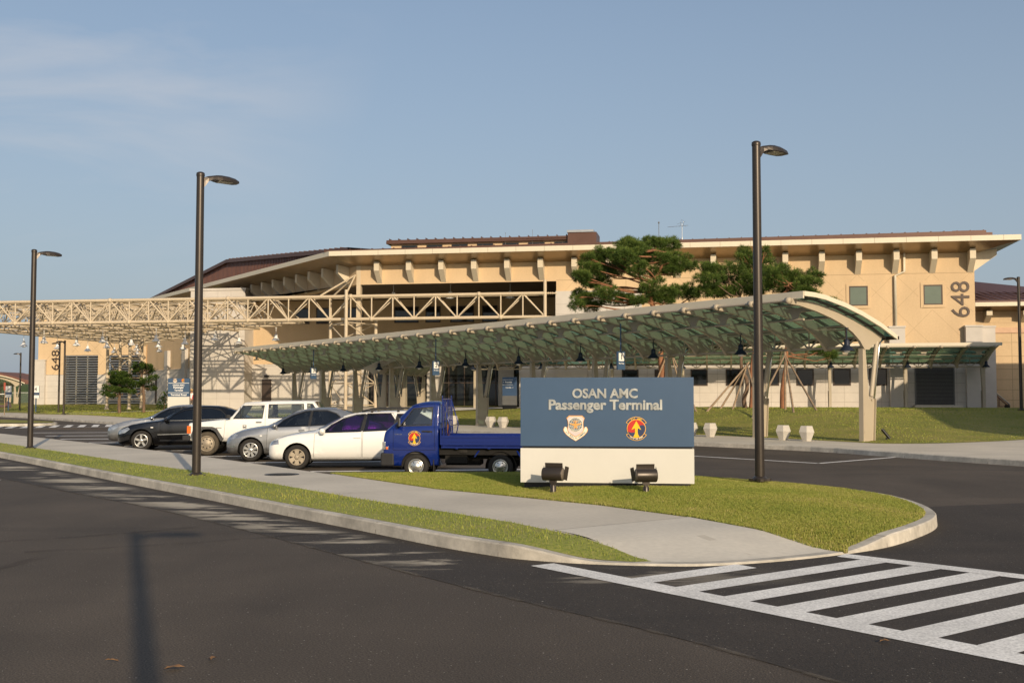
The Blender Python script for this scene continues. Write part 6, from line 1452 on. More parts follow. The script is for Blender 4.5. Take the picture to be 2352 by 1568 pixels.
# ================================================================== TREES
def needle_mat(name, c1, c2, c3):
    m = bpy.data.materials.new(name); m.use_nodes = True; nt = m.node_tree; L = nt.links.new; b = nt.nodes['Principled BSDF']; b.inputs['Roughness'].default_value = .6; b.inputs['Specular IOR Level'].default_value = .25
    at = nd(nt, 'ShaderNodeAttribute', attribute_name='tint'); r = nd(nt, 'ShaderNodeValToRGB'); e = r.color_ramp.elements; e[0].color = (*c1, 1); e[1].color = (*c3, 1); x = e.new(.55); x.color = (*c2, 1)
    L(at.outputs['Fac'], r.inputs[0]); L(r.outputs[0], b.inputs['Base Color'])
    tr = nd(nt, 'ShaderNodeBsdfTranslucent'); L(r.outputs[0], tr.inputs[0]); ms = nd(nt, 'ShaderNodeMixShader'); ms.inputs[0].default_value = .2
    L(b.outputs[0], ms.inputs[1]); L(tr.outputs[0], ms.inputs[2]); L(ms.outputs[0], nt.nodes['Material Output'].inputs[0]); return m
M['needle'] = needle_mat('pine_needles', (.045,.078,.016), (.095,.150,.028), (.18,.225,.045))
M['needle2'] = needle_mat('clipped_pine_needles', (.028,.058,.010), (.062,.108,.018), (.13,.18,.03))
def tufts(pads, per, nlen, nw, nn, flat=.55, shell=.35):
    """pads: (centre, rx, rz); returns needle triangles with a tint for each tuft"""
    Vs = []; T = []
    for (c, rx, rz) in pads:
        n = int(per*rx*rx); d = rng.normal(size=(n, 3)); d /= np.linalg.norm(d, axis=1)[:, None]; rad = rng.uniform(shell, 1, n)**.6
        lump = np.array([1+.28*noise.noise((a*2.2+c[0], b*2.2+c[1], e*2.2)) for a, b, e in d])
        P = d*rad[:, None]*lump[:, None]*np.array([rx, rx*.85, rz]); P += np.array(c)
        out = d*np.array([1, 1, .8]) + np.array([0, 0, .55]); out /= np.linalg.norm(out, axis=1)[:, None]
        k = nn
        D = out[:, None, :]*.9 + rng.normal(size=(n, k, 3))*.6; D /= np.linalg.norm(D, axis=2)[:, :, None]
        base = P[:, None, :] + np.zeros((n, k, 3)); tip = base + D*(nlen*rng.uniform(.7, 1.2, (n, k)))[:, :, None]
        sd_ = np.cross(D, rng.normal(size=(n, k, 3))); sd_ /= np.linalg.norm(sd_, axis=2)[:, :, None]; sd_ *= nw/2
        mid = base+(tip-base)*.45
        tri = np.stack([base, mid+sd_, tip, mid-sd_], 2).reshape(-1, 4, 3); Vs.append(tri)
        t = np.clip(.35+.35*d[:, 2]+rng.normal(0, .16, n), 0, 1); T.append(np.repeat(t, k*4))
    return np.concatenate(Vs), np.concatenate(T)
def quad_mesh(name, q, tint, m, parent, origin):
    n = len(q); me = bpy.data.meshes.new(name); q = q - np.array(origin); me.vertices.add(n*4); me.vertices.foreach_set('co', q.reshape(-1)); me.loops.add(n*4); me.loops.foreach_set('vertex_index', np.arange(n*4, dtype=np.int32))
    me.polygons.add(n); me.polygons.foreach_set('loop_start', np.arange(n, dtype=np.int32)*4); me.update(calc_edges=True); me.validate()
    at = me.attributes.new('tint', 'FLOAT', 'POINT'); at.data.foreach_set('value', tint.astype(np.float32)); me.materials.append(m)
    o = bpy.data.objects.new(name, me); C.objects.link(o); o.parent = parent; return o
rr_ = random.Random(11)
def pine(label, base, trunk, pads2d, Y, bark, dep=1.7, per=330, group='pine trees in front of the terminal', nl=.24, nw=.022, nn=10, name='pine_tree', nm=None, r0=.16, rzf=None, rsc=1.):
    rt = thing(name, label, 'pine tree', base, 0, group); B = Vector(base)
    px = [at_depth(x, y, Y+dy) for x, y, dy in trunk]; px[0] = B
    k = len(px); rs = [r0*(1-.6*i/(k-1)) for i in range(k)]; sp = spline([tuple(p) for p in px], 4); rsp = [r0*(1-.62*i/(len(sp)-1)) for i in range(len(sp))]
    mb = MB(); mb.path([Vector(p)-B for p in sp], rsp, 9)
    mb.smooth = True; mb.smooth = False; tr = mb.build('trunk', bark, rt)
    pads = []; mb = MB()
    for (x, y, rx, ry) in pads2d:
        dy = rr_.uniform(-dep, dep); c = at_depth(x, y, Y+dy); s = Y/2500
        pads.append((tuple(c), rx*s*rsc, ry*s*rsc))
        # limb from the nearest trunk point below the pad
        ti = max(int(len(sp)*.45), min(range(len(sp)), key=lambda i: (Vector(sp[i])-c).length+ (3 if sp[i][2] > c.z else 0))); a = Vector(sp[ti]); m1 = a.lerp(c, .4)+Vector((rr_.uniform(-.3,.3), rr_.uniform(-.3,.3), rr_.uniform(-.35,.1))); m2 = a.lerp(c, .75)+Vector((rr_.uniform(-.25,.25), rr_.uniform(-.2,.2), rr_.uniform(-.3,.05)))
        pts = [Vector(p)-B for p in spline([tuple(a), tuple(m1), tuple(m2), tuple(c)], 4)]; mb.path(pts, [.052*r0/.16*(1-.75*i/(len(pts)-1)) for i in range(len(pts))], 5)
        for q in range(5):
            e = c + Vector((rr_.uniform(-1,1)*rx*s*.8, rr_.uniform(-1,1)*rx*s*.6, rr_.uniform(-.3,.6)*ry*s)); f_ = m2.lerp(c, rr_.random()); mm = f_.lerp(e, .5)+Vector((0,0,-.06)); mb.path([f_-B, mm-B, e-B], [.018, .012, .006], 4)
    mb.build('branches', bark, rt)
    for (c, a_, b_) in list(pads):
        for _ in range(6):
            t_ = rr_.uniform(0, 6.28); u_ = rr_.uniform(.75, 1.2); q_ = rr_.uniform(.22, .42); pads.append(((c[0]+a_*u_*math.cos(t_), c[1]+a_*.6*u_*math.sin(t_), c[2]+b_*rr_.uniform(-.5, 1.25)), a_*q_+.05, b_*q_*1.2+.05))
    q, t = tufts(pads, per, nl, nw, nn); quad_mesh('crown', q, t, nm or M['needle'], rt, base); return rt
f3 = lambda x, y: ((2200+x/1.845)/1.7415, (850+y/1.845)/1.7415)
def pads3(l): return [(*f3(x, y), a/3.213, b/3.213) for x, y, a, b in l]
T1 = pads3([(560,235,75,38),(640,262,70,36),(720,250,80,42),(800,228,60,34),(880,240,75,40),(470,315,75,42),(400,300,50,36),(330,340,60,36),(270,330,36,22),(560,330,85,46),(660,345,80,50),(770,325,90,55),(860,350,80,50),(940,375,80,44),(1030,400,55,30),(300,410,70,38),(400,430,85,48),(240,462,55,30),(500,420,80,42),(640,425,60,38),(770,440,60,30),(900,430,70,36),(310,520,70,30),(400,520,60,32),(250,500,40,22),(190,620,36,34),(250,640,55,42),(340,640,75,50),(420,600,60,44),(200,690,40,34),(300,700,60,36),(470,640,50,40),(560,640,50,30),(740,560,70,50),(790,620,60,36),(880,590,60,34),(960,590,70,40),(1050,610,60,34),(850,650,60,26),(640,650,55,30)])
pb = on_lawn(1520,938)
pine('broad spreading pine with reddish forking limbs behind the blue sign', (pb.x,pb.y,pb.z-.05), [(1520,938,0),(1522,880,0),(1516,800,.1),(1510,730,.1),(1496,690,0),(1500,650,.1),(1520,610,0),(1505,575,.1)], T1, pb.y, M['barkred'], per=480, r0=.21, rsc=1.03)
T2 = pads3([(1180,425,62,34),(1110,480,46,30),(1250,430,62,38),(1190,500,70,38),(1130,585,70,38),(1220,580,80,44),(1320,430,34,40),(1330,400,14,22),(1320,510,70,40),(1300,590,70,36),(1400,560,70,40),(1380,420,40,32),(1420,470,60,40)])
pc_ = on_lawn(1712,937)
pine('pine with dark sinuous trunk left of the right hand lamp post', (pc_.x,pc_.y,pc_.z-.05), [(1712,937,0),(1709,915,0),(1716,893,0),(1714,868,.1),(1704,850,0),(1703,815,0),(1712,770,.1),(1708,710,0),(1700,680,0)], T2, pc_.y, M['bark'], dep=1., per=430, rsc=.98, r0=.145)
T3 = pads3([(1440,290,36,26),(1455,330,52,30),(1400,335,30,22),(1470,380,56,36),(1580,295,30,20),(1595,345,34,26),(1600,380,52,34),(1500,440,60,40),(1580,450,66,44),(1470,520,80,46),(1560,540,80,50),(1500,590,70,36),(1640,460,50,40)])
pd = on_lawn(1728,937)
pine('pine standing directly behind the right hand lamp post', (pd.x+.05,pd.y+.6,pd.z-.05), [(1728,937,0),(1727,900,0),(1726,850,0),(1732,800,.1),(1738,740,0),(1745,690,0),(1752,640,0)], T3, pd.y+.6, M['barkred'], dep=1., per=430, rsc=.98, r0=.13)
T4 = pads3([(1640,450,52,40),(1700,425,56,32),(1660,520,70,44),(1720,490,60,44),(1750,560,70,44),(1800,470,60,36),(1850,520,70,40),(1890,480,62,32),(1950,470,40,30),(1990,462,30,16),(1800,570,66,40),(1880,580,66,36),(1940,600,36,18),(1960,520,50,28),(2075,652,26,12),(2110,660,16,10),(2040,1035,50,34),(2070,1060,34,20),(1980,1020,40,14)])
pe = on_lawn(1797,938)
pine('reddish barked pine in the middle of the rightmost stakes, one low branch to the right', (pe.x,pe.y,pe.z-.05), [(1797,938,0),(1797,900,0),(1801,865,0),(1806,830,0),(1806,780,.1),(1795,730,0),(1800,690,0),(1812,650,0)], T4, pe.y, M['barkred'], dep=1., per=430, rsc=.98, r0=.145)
# wooden stakes propping the trunks
def stakes(label, top, feet, r=.06):
    T = at_depth(*top); rt = thing('tree_stakes', label, 'tree stakes', (T.x, T.y, lawnz(T.x, T.y)), 0, 'wooden props around the pines'); O_ = Vector(rt.location)
    for fx, fy in feet:
        F_ = on_lawn(fx, fy); F_.z -= .05; d = (T-F_).normalized(); mb = MB(); mb.tube(F_-O_, T+d*.25-O_, r, 8, r*.8); mb.build('stake', M['stake'], rt)
    return rt
stakes('wooden stakes crossing in front of the sinuous pine trunk', (1716,838,pc_.y-.4), [(1622,945),(1654,938),(1682,940),(1745,941)])
stakes('wooden stakes spread around the reddish pine trunk right of the lamp post', (1803,815,pe.y-.3), [(1727,960),(1804,940),(1876,942),(1823,947)])
stakes('wooden stakes around the trunk rising behind the blue sign', (1538,800,pb.y-.3), [(1480,942),(1505,938),(1578,941),(1600,945)], .055)
# cloud pruned pines on the left lawn
z5 = lambda x, y: ((x/3.36)/1.7415, (1250+y/3.36)/1.7415)
def pads5(l): return [(*z5(x, y), a/5.85, b/5.85) for x, y, a, b in l]
for lb, tr_, pads_ in (('cloud pruned pine with dark rounded pads, left of the pair', [(1605,1295),(1600,1200),(1610,1100),(1600,980),(1605,880),(1615,840)], [(1590,830,100,52),(1680,850,62,42),(1560,900,72,38),(1640,905,100,50),(1590,955,90,42),(1700,950,70,36),(1430,1020,58,34),(1510,1035,55,30),(1420,1095,52,32),(1600,1040,64,30),(1500,1120,60,28),(1700,1050,50,28)]),
                       ('cloud pruned pine with paler rounded pads and forked trunk, right of the pair', [(1930,1300),(1935,1200),(1930,1080),(1925,960),(1900,850),(1930,790)], [(1860,735,72,48),(1980,725,56,36),(2000,775,62,34),(1930,700,40,26),(2010,830,30,36),(2060,880,50,34),(1960,925,66,42),(1850,965,84,42),(2030,1010,70,38),(1720,1035,76,42),(1780,1075,40,24),(1840,800,60,36)])):
    b = at_depth(*z5(*tr_[0]), 98.); b.z = lawnz(b.x, b.y)
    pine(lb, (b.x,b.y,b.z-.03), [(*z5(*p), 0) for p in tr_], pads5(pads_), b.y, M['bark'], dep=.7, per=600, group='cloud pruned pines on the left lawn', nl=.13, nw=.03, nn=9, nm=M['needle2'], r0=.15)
b = on_lawn(377,941)
rt = thing('shrub', 'dark green shrub with reddish leaves beside the Terminal Road sign', 'shrub', (b.x,b.y,b.z)); s_ = b.y/2500
q, t = tufts([((b.x,b.y,b.z+.75),15*s_,24*s_),((b.x+.3,b.y,b.z+1.4),10*s_,14*s_),((b.x-.3,b.y,b.z+.5),12*s_,14*s_)], 300, .14, .05, 7); quad_mesh('foliage', q, t, M['needle2'], rt, (b.x,b.y,b.z))
mb = MB(); mb.tube((0,0,-.1), (0,0,1.2), .05, 6); mb.build('stem', M['bark'], rt)
# ================================================================== STONE BOLLARDS
ST = mat('speckled_granite', (.50,.47,.42), .85, var=.10, var2=.22, scale2=90, bump=.25, bscale=80)
def bollard(label, loc):
    rt = thing('stone_bollard', label, 'bollard', loc, R(15), 'granite bollards along the far kerb')
    for nm, pr in (('base', [(.17,0),(.31,.33)]), ('top', [(.31,.33),(.235,.54),(.225,.55),(.001,.55)])):
        mb = MB(); vs = []
        for r, z in pr:
            for i in range(6): a = math.pi/3*i; vs.append((r*math.cos(a), r*math.sin(a), z))
        fs = [(i*6+k, i*6+(k+1) % 6, (i+1)*6+(k+1) % 6, (i+1)*6+k) for i in range(len(pr)-1) for k in range(6)]+([(5,4,3,2,1,0)] if nm == 'base' else []); mb.add(vs, fs); mb.build(nm, ST, rt)
    return rt
bl = [(1.65,'granite bollard nearest the end column of the long canopy, right one of its pair'),(2.75,'granite bollard just right of the lamp post, left one of its pair'),(6.55,'granite bollard between the blue sign and the lamp post, fully visible'),(7.65,'granite bollard half hidden behind the right edge of the blue sign'),
      (21.45,'granite bollard left of the blue sign, right one of its pair'),(22.6,'granite bollard left of the blue sign, left one of its pair'),(26.4,'granite bollard half hidden behind the guard rack of the blue pickup'),(11.5,None),(12.6,None),(16.5,None),(17.6,None)]
bb = None
for t, lb in bl:
    if lb is None: continue
    loc = (*cq(t, 1.25), .149); bb = bollard(lb, loc) if bb is None else dup(bb, loc=loc, label=lb)
# ================================================================== SIGNS
def bus_sign(n, t, label, q=3.0):
    x, y = cq(t, q); rt = thing('bus_stop_sign', label, 'bus stop sign', (x,y,2.88), RB_ANG, 'numbered bus stop signs'); X = face_mat((.045,0,0), (0,1,0), (0,0,1))
    mb = MB(); mb.box((-.045,-.2,0),(.044,.2,.76)); mb.build('panel', M['blue'], rt, bevel=.004)
    mb = MB(); X2 = face_mat((.050,0,.53), (0,1,0), (0,0,1)); mb.box((.044,-.145,.36),(.0475,.145,.70)); mb.build('number_plate', M['white'], rt)
    mb = MB(); put_text(mb, n, X2, height=.22, extr=.004, bold=.012); mb.build('number', M['black'], rt)
    mb = MB(); put_text(mb, 'Bus Stop', face_mat((.046,0,.26), (0,1,0), (0,0,1)), width=.28, extr=.002, bold=.02); mb.build('lettering', M['white'], rt)
    mb = MB(); mb.tube((0,0,.76), (0,0,1.93), .03, 8); mb.build('pole', M['bluedk'], rt); return rt
bus_sign('1', 10.0, 'blue hanging bus stop sign numbered 1 under the long canopy'); bus_sign('2', 25.3, 'blue hanging bus stop sign numbered 2 above the cab of the pickup'); bus_sign('3', 41.1, 'blue hanging bus stop sign numbered 3 above the silver compact sedan')
def post_sign(n, x, y, z, h, label):
    rt = thing('bus_stop_post', label, 'bus stop sign', (x,y,z), math.atan2(-x,y)*0-.15, 'bus stop posts at the far left')
    mb = MB(); mb.box((-.35,-.03,h-1.15),(.35,.03,h)); mb.build('panel', M['bluedk'], rt); mb = MB(); mb.box((-.35,-.036,h-.62),(.35,-.031,h)); mb.box((-.35,-.036,h-1.15),(.35,-.031,h-.88)); mb.build('plates', M['white'], rt)
    mb = MB(); put_text(mb, n, face_mat((0,-.04,h-.31), (1,0,0), (0,0,1)), height=.36, extr=.004, bold=.02); put_text(mb, 'Bus Stop', face_mat((0,-.04,h-.76), (1,0,0), (0,0,1)), width=.5, extr=.004, bold=.02); mb.build('number', M['gray'], rt)
    mb = MB(); mb.tube((0,.04,0), (0,.04,h-.05), .06, 8); mb.build('pole', M['blue'], rt)
for n, (x, y), (X0, Y0), lb in (('5', (205,415), (-51.6,111.65), 'blue post with white bus stop plates numbered 5 at the far left'), ('4', (925,410), (-44.7,102.3), 'blue post with white bus stop plates numbered 4 by the end of the terminal')):
    zt_ = EYE+(908-(1480+y/6.533)/1.7415)*Y0/2500; post_sign(n, X0, Y0, .28, zt_-.28, lb)
rt = thing('sign_post', 'thin pole with a small red notice seen edge on at the far left', 'sign post', (-43.1,92.6,.15)); mb = MB(); mb.tube((0,0,0), (0,0,2.7), .035, 8); mb.build('pole', M['stake'], rt); mb = MB(); mb.box((-.08,-.06,2.1),(.08,-.04,2.75)); mb.build('notice', mat('red_notice', (.35,.08,.05), .6), rt)
# Terminal Road sign
tY = 88.; pl_ = at_depth(384.6,950,tY); pr_ = at_depth(434.2,950,tY); gz_ = lawnz(pl_.x, tY) if inside(LW, pl_.x, tY) else .15; tw_ = pr_.x-pl_.x
rt = thing('direction_sign', 'blue and cream totem sign reading Terminal Road with two small emblems', 'sign', (pl_.x,tY,gz_)); top = EYE+(908-868.5)*tY/2500-gz_; mid = EYE+(908-910.5)*tY/2500-gz_
mb = MB(); mb.box((0,0,mid),(tw_,.3,top)); mb.build('blue_panel', M['blue'], rt); mb = MB(); mb.box((0,0,-.2),(tw_,.3,mid-.01)); mb.build('cream_panel', M['cream'], rt)
hh = top-mid; mb = MB()
for k in (.735,.215): mb.box((.03,-.006,mid+hh*k-.016),(tw_-.03,-.001,mid+hh*k+.016))
for s_, k, w_ in (('OSAN AMC',.625,.54),('Passenger',.485,.48),('Terminal',.345,.39),('Terminal Road',.10,.73)): put_text(mb, s_, face_mat((tw_/2,-.005,mid+hh*k), (1,0,0), (0,0,1)), width=tw_*w_, extr=.006, bold=.03)
mb.build('lettering', M['white'], rt)
mb = MB(); shield_emblem(mb, face_mat((tw_*.33,-.004,mid+hh*.875), (1,0,0), (0,0,1)), .145, .002); mb.build('shield_emblem', [EMB[k] for k in EML], rt); mb = MB(); disc_emblem(mb, face_mat((tw_*.70,-.004,mid+hh*.875), (1,0,0), (0,0,1)), .125, .002); mb.build('round_emblem', [EMB[k] for k in EML], rt)
# entrance totem
ex, ey = fA(-28.6,-6.9); gz_ = lawnz(ex, ey); ez = EYE+(908-866)*ey/2500-gz_; eb = .05
rt = thing('entrance_sign', 'narrow blue and grey totem with arrows reading Entrance and Curb Side', 'sign', (ex,ey,gz_), math.atan2(-.177,.984)-.25)
wE = 1.02; mb = MB(); mb.box((0,0,ez*.42),(wE,.22,ez)); mb.build('blue_panel', M['bluedk'], rt); mb = MB(); mb.box((0,0,ez*.13),(wE,.22,ez*.42)); mb.build('grey_panel', M['gray'], rt); mb = MB(); mb.box((.01,.01,-.1),(wE-.01,.21,ez*.13)); mb.build('base', M['black'], rt)
mb = MB()
for k in (.76,.915): mb.box((0,-.004,ez*k),(wE*.8,-.001,ez*k+.02))
for s_, k, w_ in (('Entrance',.845,.50),('Curb Side',.675,.42)): put_text(mb, s_, face_mat((wE*.46,-.004,ez*k), (1,0,0), (0,0,1)), width=wE*w_, extr=.006, bold=.02)
mb.box((.05,-.005,ez*.845-.008),(.15,-.001,ez*.845+.008)); mb.add([(.03,-.005,ez*.845),(.08,-.005,ez*.845-.04),(.08,-.005,ez*.845+.04)], [(0,1,2)]); mb.box((.76,-.005,ez*.675-.006),(.84,-.001,ez*.675+.006)); mb.box((.794,-.005,ez*.675-.04),(.806,-.001,ez*.675+.04)); mb.build('lettering', M['white'], rt)
# small ground spotlight by the end column
x, y = cq(-.1,-1.0); rt = thing('ground_spotlight', 'small black ground spotlight on the lawn beside the end column', 'spotlight', (x,y,.16)); mb = MB(); mb.tube((0,0,0), (0,0,.12), .03, 8); mb.build('stem', M['black'], rt); mb = MB(); mb.tube((.12,0,.08), (-.14,.05,.42), .055, 12); mb.build('housing', M['black'], rt)
# hand truck with a board against the annex wall
hx, hy = fA(6.15,AV-.55); gz_ = lawnz(hx, hy)+.02; rt = thing('hand_truck', 'red brown two wheeled hand truck leaning back against the annex wall', 'hand truck', (hx,hy,gz_), math.atan2(-.177,.984))
mb = MB(); A = lambda t, s: (-1.0+1.7*t, .18*s, 1.75-1.6*t)
for s in (-1, 1): mb.path([A(1,s), A(.5,s), A(.06,s), A(0,s*.6)], .022, 6)
for t in (.0,.12,.3,.5,.7,.95): mb.tube(A(t,-1), A(t,1), .018, 6)
mb.tube(A(.62,-1), (.05,-.18,.12), .02, 6); mb.tube(A(.62,1), (.05,.18,.12), .02, 6); mb.tube((.05,-.2,.14), (.75,-.2,.14), .02, 6); mb.box((.66,-.22,.02),(.95,.22,.05)); mb.build('frame', mat('red_brown_steel', (.10,.03,.025), .5), rt)
for s in (-1, 1): mb = MB(); mb.lathe([(.02,-.03),(.13,-.03),(.14,0),(.13,.03),(.02,.03)], (.62,s*.26,.14), 16, 'Y'); mb.build('wheel', M['rubber'], rt)
mb = MB(); 
for s in (-1, 0, 1): mb.tube((-.35,s*.12,1.25), (.80,s*.12,.20), .035, 6)
mb.box((-.42,-.18,1.15),(-.24,.18,1.38)); ob = mb.build('stacked_boards', M['alu'], None); ob.location = rt.location; ob.rotation_euler = rt.rotation_euler; ob.location.z += .07; tag(ob, 'bundle of pale metal poles strapped to the hand truck by the annex', 'poles')
# fallen leaves on the road
lf_m = mat('dry_leaf', (.20,.11,.05), .8, var=.3, scale=20)
for i, (px_, py_, s, a, lb) in enumerate([(399,1534,.09,.3,'curled brown dry leaf on the road, nearest the long lamp shadow'),(488,1514,.055,1.2,'small brown dry leaf on the road right of the curled one'),(2030,1473,.06,.2,'small tan dry leaf beside the crosshatched marking'),(258,1518,.08,2.8,'thin straw coloured twig lying left of the lamp shadow')]):
    p = fp(px_, py_, .012); mb = MB(); n = 12; vs = [(0,0,.012)]
    for k in range(n): t = k*2*math.pi/n; r = .8*s*(.55+.45*abs(math.cos(2.5*t)))*(1 if i < 3 else 1); vs.append((r*math.cos(t), r*math.sin(t)*(.6 if i < 3 else .06), .006+.014*abs(math.sin(t*1.7))))
    mb.add(vs, [(0,k+1,(k+1) % n+1) for k in range(n)]); o = mb.build('dry_leaf' if i < 3 else 'twig', lf_m); o.location = p; o.rotation_euler = (0,0,a); tag(o, lb, 'leaf' if i < 3 else 'twig')
# ================================================================== FAR LEFT: fence, hangar, golf cart
def chain_mat():
    m = bpy.data.materials.new('chain_link_mesh'); m.use_nodes = True; nt = m.node_tree; b = nt.nodes['Principled BSDF']; b.inputs['Base Color'].default_value = (.20,.24,.20,1); b.inputs['Roughness'].default_value = .6; b.inputs['Alpha'].default_value = .35; return m
F0, F1 = Vector((-90,158)), Vector((-56,150.5)); rt = thing('chain_link_fence', 'pale chain link fence before the grass embankment at the far left', 'fence', (F0.x,F0.y,.3)); d = (F1-F0); n = 12; O_ = Vector((F0.x,F0.y,.3))
mb = MB()
for i in range(n+1): p = F0+d*i/n; mb.tube(Vector((p.x,p.y,.1))-O_, Vector((p.x,p.y,2.25))-O_, .04, 6)
for z in (2.2,.5): mb.tube(Vector((F0.x,F0.y,z))-O_, Vector((F1.x,F1.y,z))-O_, .035, 6)
mb.build('posts_and_rails', M['white'], rt); mb = MB(); mb.add([Vector((F0.x,F0.y,.5))-O_, Vector((F1.x,F1.y,.5))-O_, Vector((F1.x,F1.y,2.2))-O_, Vector((F0.x,F0.y,2.2))-O_], [(0,1,2,3)]); mb.build('wire_mesh', chain_mat(), rt)
HG = thing('hangar', 'brown roofed hangar rising behind the grass embankment at the far left', 'building', (-115,285,3)); O_ = Vector((-115,285,3))
mb = MB(); mb.box((-60,0,0),(10,40,2.6)); mb.build('wall', mat('brown_cladding', (.15,.075,.06), .8), HG)
mb = MB(); mb.prism([(-62,2.3),(-62,2.6),(-40,4.6),(10,4.6),(12,2.3)], lambda a, b, t: (a, t, b), 8, 42); mb.build('roof', mat('brown_roof_far', (.13,.075,.065), .8), HG)
mb = MB(); mb.prism([(-30,0),(-30,1.7),(-17.5,4.9),(-5,1.7),(-5,0)], lambda a, b, t: (a, t, b), -6, 10); mb.build('gable', mat('brown_gable', (.17,.08,.06), .8), HG)
mb = MB(); mb.prism([(-14.5,0),(-13.5,1.5),(-10.5,1.7),(-9,0)], lambda a, b, t: (a, t, b), -6.3, -6); mb.build('hangar_opening', M['black'], HG)
GC = thing('golf_cart', 'dark golf cart with white roof cut off by the left edge', 'golf cart', (-58.3,124.2,.2), R(20))
mb = MB(); mb.prism([(-1.1,.25),(-1.1,.75),(-.5,.85),(-.35,.55),(.45,.5),(.7,.95),(1.05,.8),(1.15,.3)], lambda a, b, t: (a, t, b), -.55, .55); mb.build('body', mat('dark_red_cart', (.05,.015,.015), .4), GC)
mb = MB(); mb.box((-.95,-.58,1.72),(.75,.58,1.80)); mb.build('roof', M['white'], GC, bevel=.03)
mb = MB()
for x in (-.85,.62):
    for y in (-.5,.5): mb.tube((x,y,.7), (x*.95,y,1.73), .02, 6)
mb.build('roof_posts', M['black'], GC); mb = MB(); mb.box((-.6,-.5,.8),(-.1,.5,.92)); mb.box((-.68,-.5,.9),(-.55,.5,1.3)); mb.build('seat', M['white'], GC)
for x in (-.75,.75):
    for y in (-.5,.5): mb = MB(); mb.lathe([(.03,-.08),(.2,-.08),(.22,0),(.2,.08),(.03,.08)], (x,y,.22), 16, 'Y'); mb.build('wheel', M['rubber'], GC)
# ================================================================== PERSON beside the sign
def skin(name, joints, edges, m, parent, sub=2):
    me = bpy.data.meshes.new(name); me.from_pydata([j[0] for j in joints], edges, []); o = bpy.data.objects.new(name, me); C.objects.link(o)
    md = o.modifiers.new('s', 'SKIN'); md.use_smooth_shade = True
    for i, j in enumerate(joints): r = j[1]; me.skin_vertices[0].data[i].radius = (r, r) if not hasattr(r, '__len__') else r
    me.skin_vertices[0].data[0].use_root = True
    o.modifiers.new('u', 'SUBSURF').levels = sub; bpy.context.view_layer.update()
    me2 = bpy.data.meshes.new_from_object(o.evaluated_get(bpy.context.evaluated_depsgraph_get())); bpy.data.objects.remove(o); me2.materials.clear(); me2.materials.append(m)
    me2.polygons.foreach_set('use_smooth', [True]*len(me2.polygons)); o = bpy.data.objects.new(name, me2); C.objects.link(o); o.parent = parent; return o
pY = 92.; pp = at_depth(440.5,895,pY); gz_ = lawnz(pp.x, pY) if inside(LW, pp.x, pY) else .15; H_ = EYE+(908-895.)*pY/2500-gz_; k = H_/1.72
PS = thing('person', 'person in straw hat, red vest and white shirt standing beside the Terminal Road sign', 'person', (pp.x,pY,gz_)); PS.scale = (k,k,k)
skinm = mat('skin', (.42,.24,.16), .6)
J = [((0,0,.93),(.15,.11)),((0,0,1.15),(.15,.10)),((0,0,1.38),(.17,.11)),((0,-.01,1.50),(.055,.055)),((0,-.02,1.60),(.085,.095)),((0,-.02,1.68),(.075,.085)),
     ((.19,0,1.42),.055),((.25,-.06,1.14),.042),((.12,-.26,1.02),.03),((.06,-.30,1.02),.028),((-.19,0,1.42),.055),((-.26,-.05,1.14),.042),((-.12,-.26,1.0),.03),((-.05,-.30,1.0),.028),
     ((.10,0,.86),.085),((.13,-.10,.50),.062),((.13,.02,.10),.042),((.14,-.12,.035),.035),((-.10,0,.86),.085),((-.12,-.03,.48),.062),((-.13,.03,.10),.042),((-.14,-.11,.035),.035)]
E_ = [(0,1),(1,2),(2,3),(3,4),(4,5),(2,6),(6,7),(7,8),(8,9),(2,10),(10,11),(11,12),(12,13),(0,14),(14,15),(15,16),(16,17),(0,18),(18,19),(19,20),(20,21)]
skin('body', J, E_, skinm, PS)
g_ = 1.16
skin('shirt', [((0,0,1.0),(.165,.122)),((0,0,1.2),(.165,.115)),((0,0,1.40),(.178,.12)),((0,0,1.46),(.09,.08)),((.195,0,1.42),.066),((.24,-.04,1.22),.058),((-.195,0,1.42),.066),((-.245,-.03,1.22),.058)], [(0,1),(1,2),(2,3),(2,4),(4,5),(2,6),(6,7)], M['white'], PS)
skin('sleeves', [((.245,-.045,1.19),.053),((.25,-.07,1.12),.05),((.15,-.22,1.04),.04)], [(0,1),(1,2)], M['navy'], PS); skin('sleeves', [((-.25,-.04,1.19),.053),((-.26,-.06,1.12),.05),((-.15,-.22,1.02),.04)], [(0,1),(1,2)], M['navy'], PS)
redm = mat('red_vest', (.50,.02,.03), .8)
for s in (-1, 1): skin('vest', [((s*.10,-.045,.98),(.075,.10)),((s*.105,-.045,1.18),(.07,.10)),((s*.12,-.03,1.38),(.07,.105)),((s*.09,0,1.46),(.045,.08))], [(0,1),(1,2),(2,3)], redm, PS)
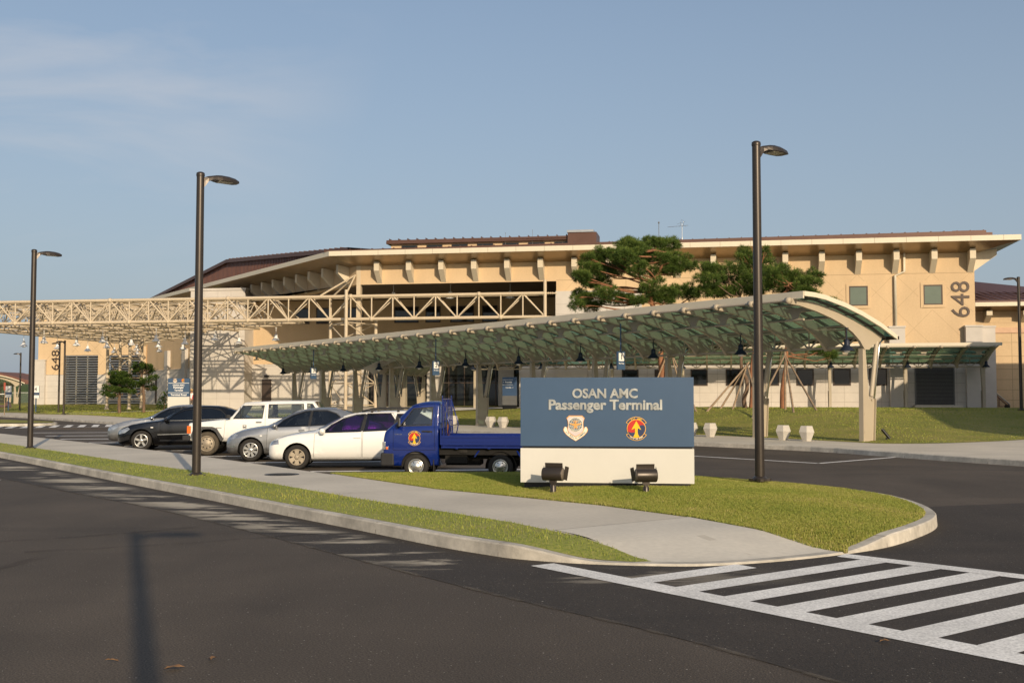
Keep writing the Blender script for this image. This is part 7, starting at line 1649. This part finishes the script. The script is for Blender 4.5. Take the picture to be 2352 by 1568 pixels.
skin('trousers', [((0,0,.95),(.16,.12)),((.10,0,.86),.10),((.13,-.10,.50),.080),((.13,.02,.12),.062),((-.10,0,.86),.10),((-.12,-.03,.48),.080),((-.13,.03,.12),.062)], [(0,1),(1,2),(2,3),(0,4),(4,5),(5,6)], mat('grey_brown_trousers', (.13,.10,.09), .9), PS)
mb = MB(); mb.smooth = True; mb.lathe([(.19,1.655),(.20,1.65),(.185,1.665),(.10,1.69),(.095,1.76),(.07,1.785),(.001,1.79)], (0,-.02,0), 18); mb.build('straw_hat', mat('straw_hat', (.42,.27,.11), .9, var=.2, scale=20), PS)
mb = MB(); mb.smooth = True
for x in (-.03,.03): mb.lathe([(.001,-.012),(.011,0),(.001,.012)], (x,-.108,1.62), 8, 'Y')
mb.build('eyes', M['black'], PS); mb = MB(); mb.add([(-.014,-.10,1.575),(.014,-.10,1.575),(0,-.135,1.578),(0,-.105,1.62)], [(0,1,2),(0,2,3),(1,3,2)]); mb.build('nose', skinm, PS)
mb = MB(); mb.box((-.025,-.108,1.548),(.025,-.103,1.554)); mb.build('mouth', redm, PS)
for s in (-1, 1):
    for i in range(4): pass
hs = []
for s in (-1, 1):
    base = Vector((s*.055,-.30,1.01)); JJ = [((base.x,base.y,base.z),(.03,.018)),((base.x-s*.02,base.y-.045,base.z-.01),(.03,.015))]; EE = [(0,1)]
    for i in range(4): o_ = (i-1.5)*.017; L_ = [.062,.075,.07,.055][i]; a = len(JJ); JJ += [((base.x-s*.03+o_,base.y-.055,base.z-.012),.009),((base.x-s*.03+o_*1.1,base.y-.055-L_*.5,base.z-.02),.008),((base.x-s*.03+o_*1.1,base.y-.055-L_*.8,base.z-.045),.007)]; EE += [(1,a),(a,a+1),(a+1,a+2)]
    a = len(JJ); JJ += [((base.x+s*.03,base.y-.03,base.z+.01),.010),((base.x+s*.03,base.y-.065,base.z+.015),.008)]; EE += [(0,a),(a,a+1)]
    skin('hand', JJ, EE, skinm, PS, 1)
mb = MB(); 
for s in (-1, 1): mb.lathe([(.001,-.015),(.02,-.01),(.022,.01),(.001,.015)], (s*.088,-.02,1.60), 8, 'X')
mb.build('ears', skinm, PS)
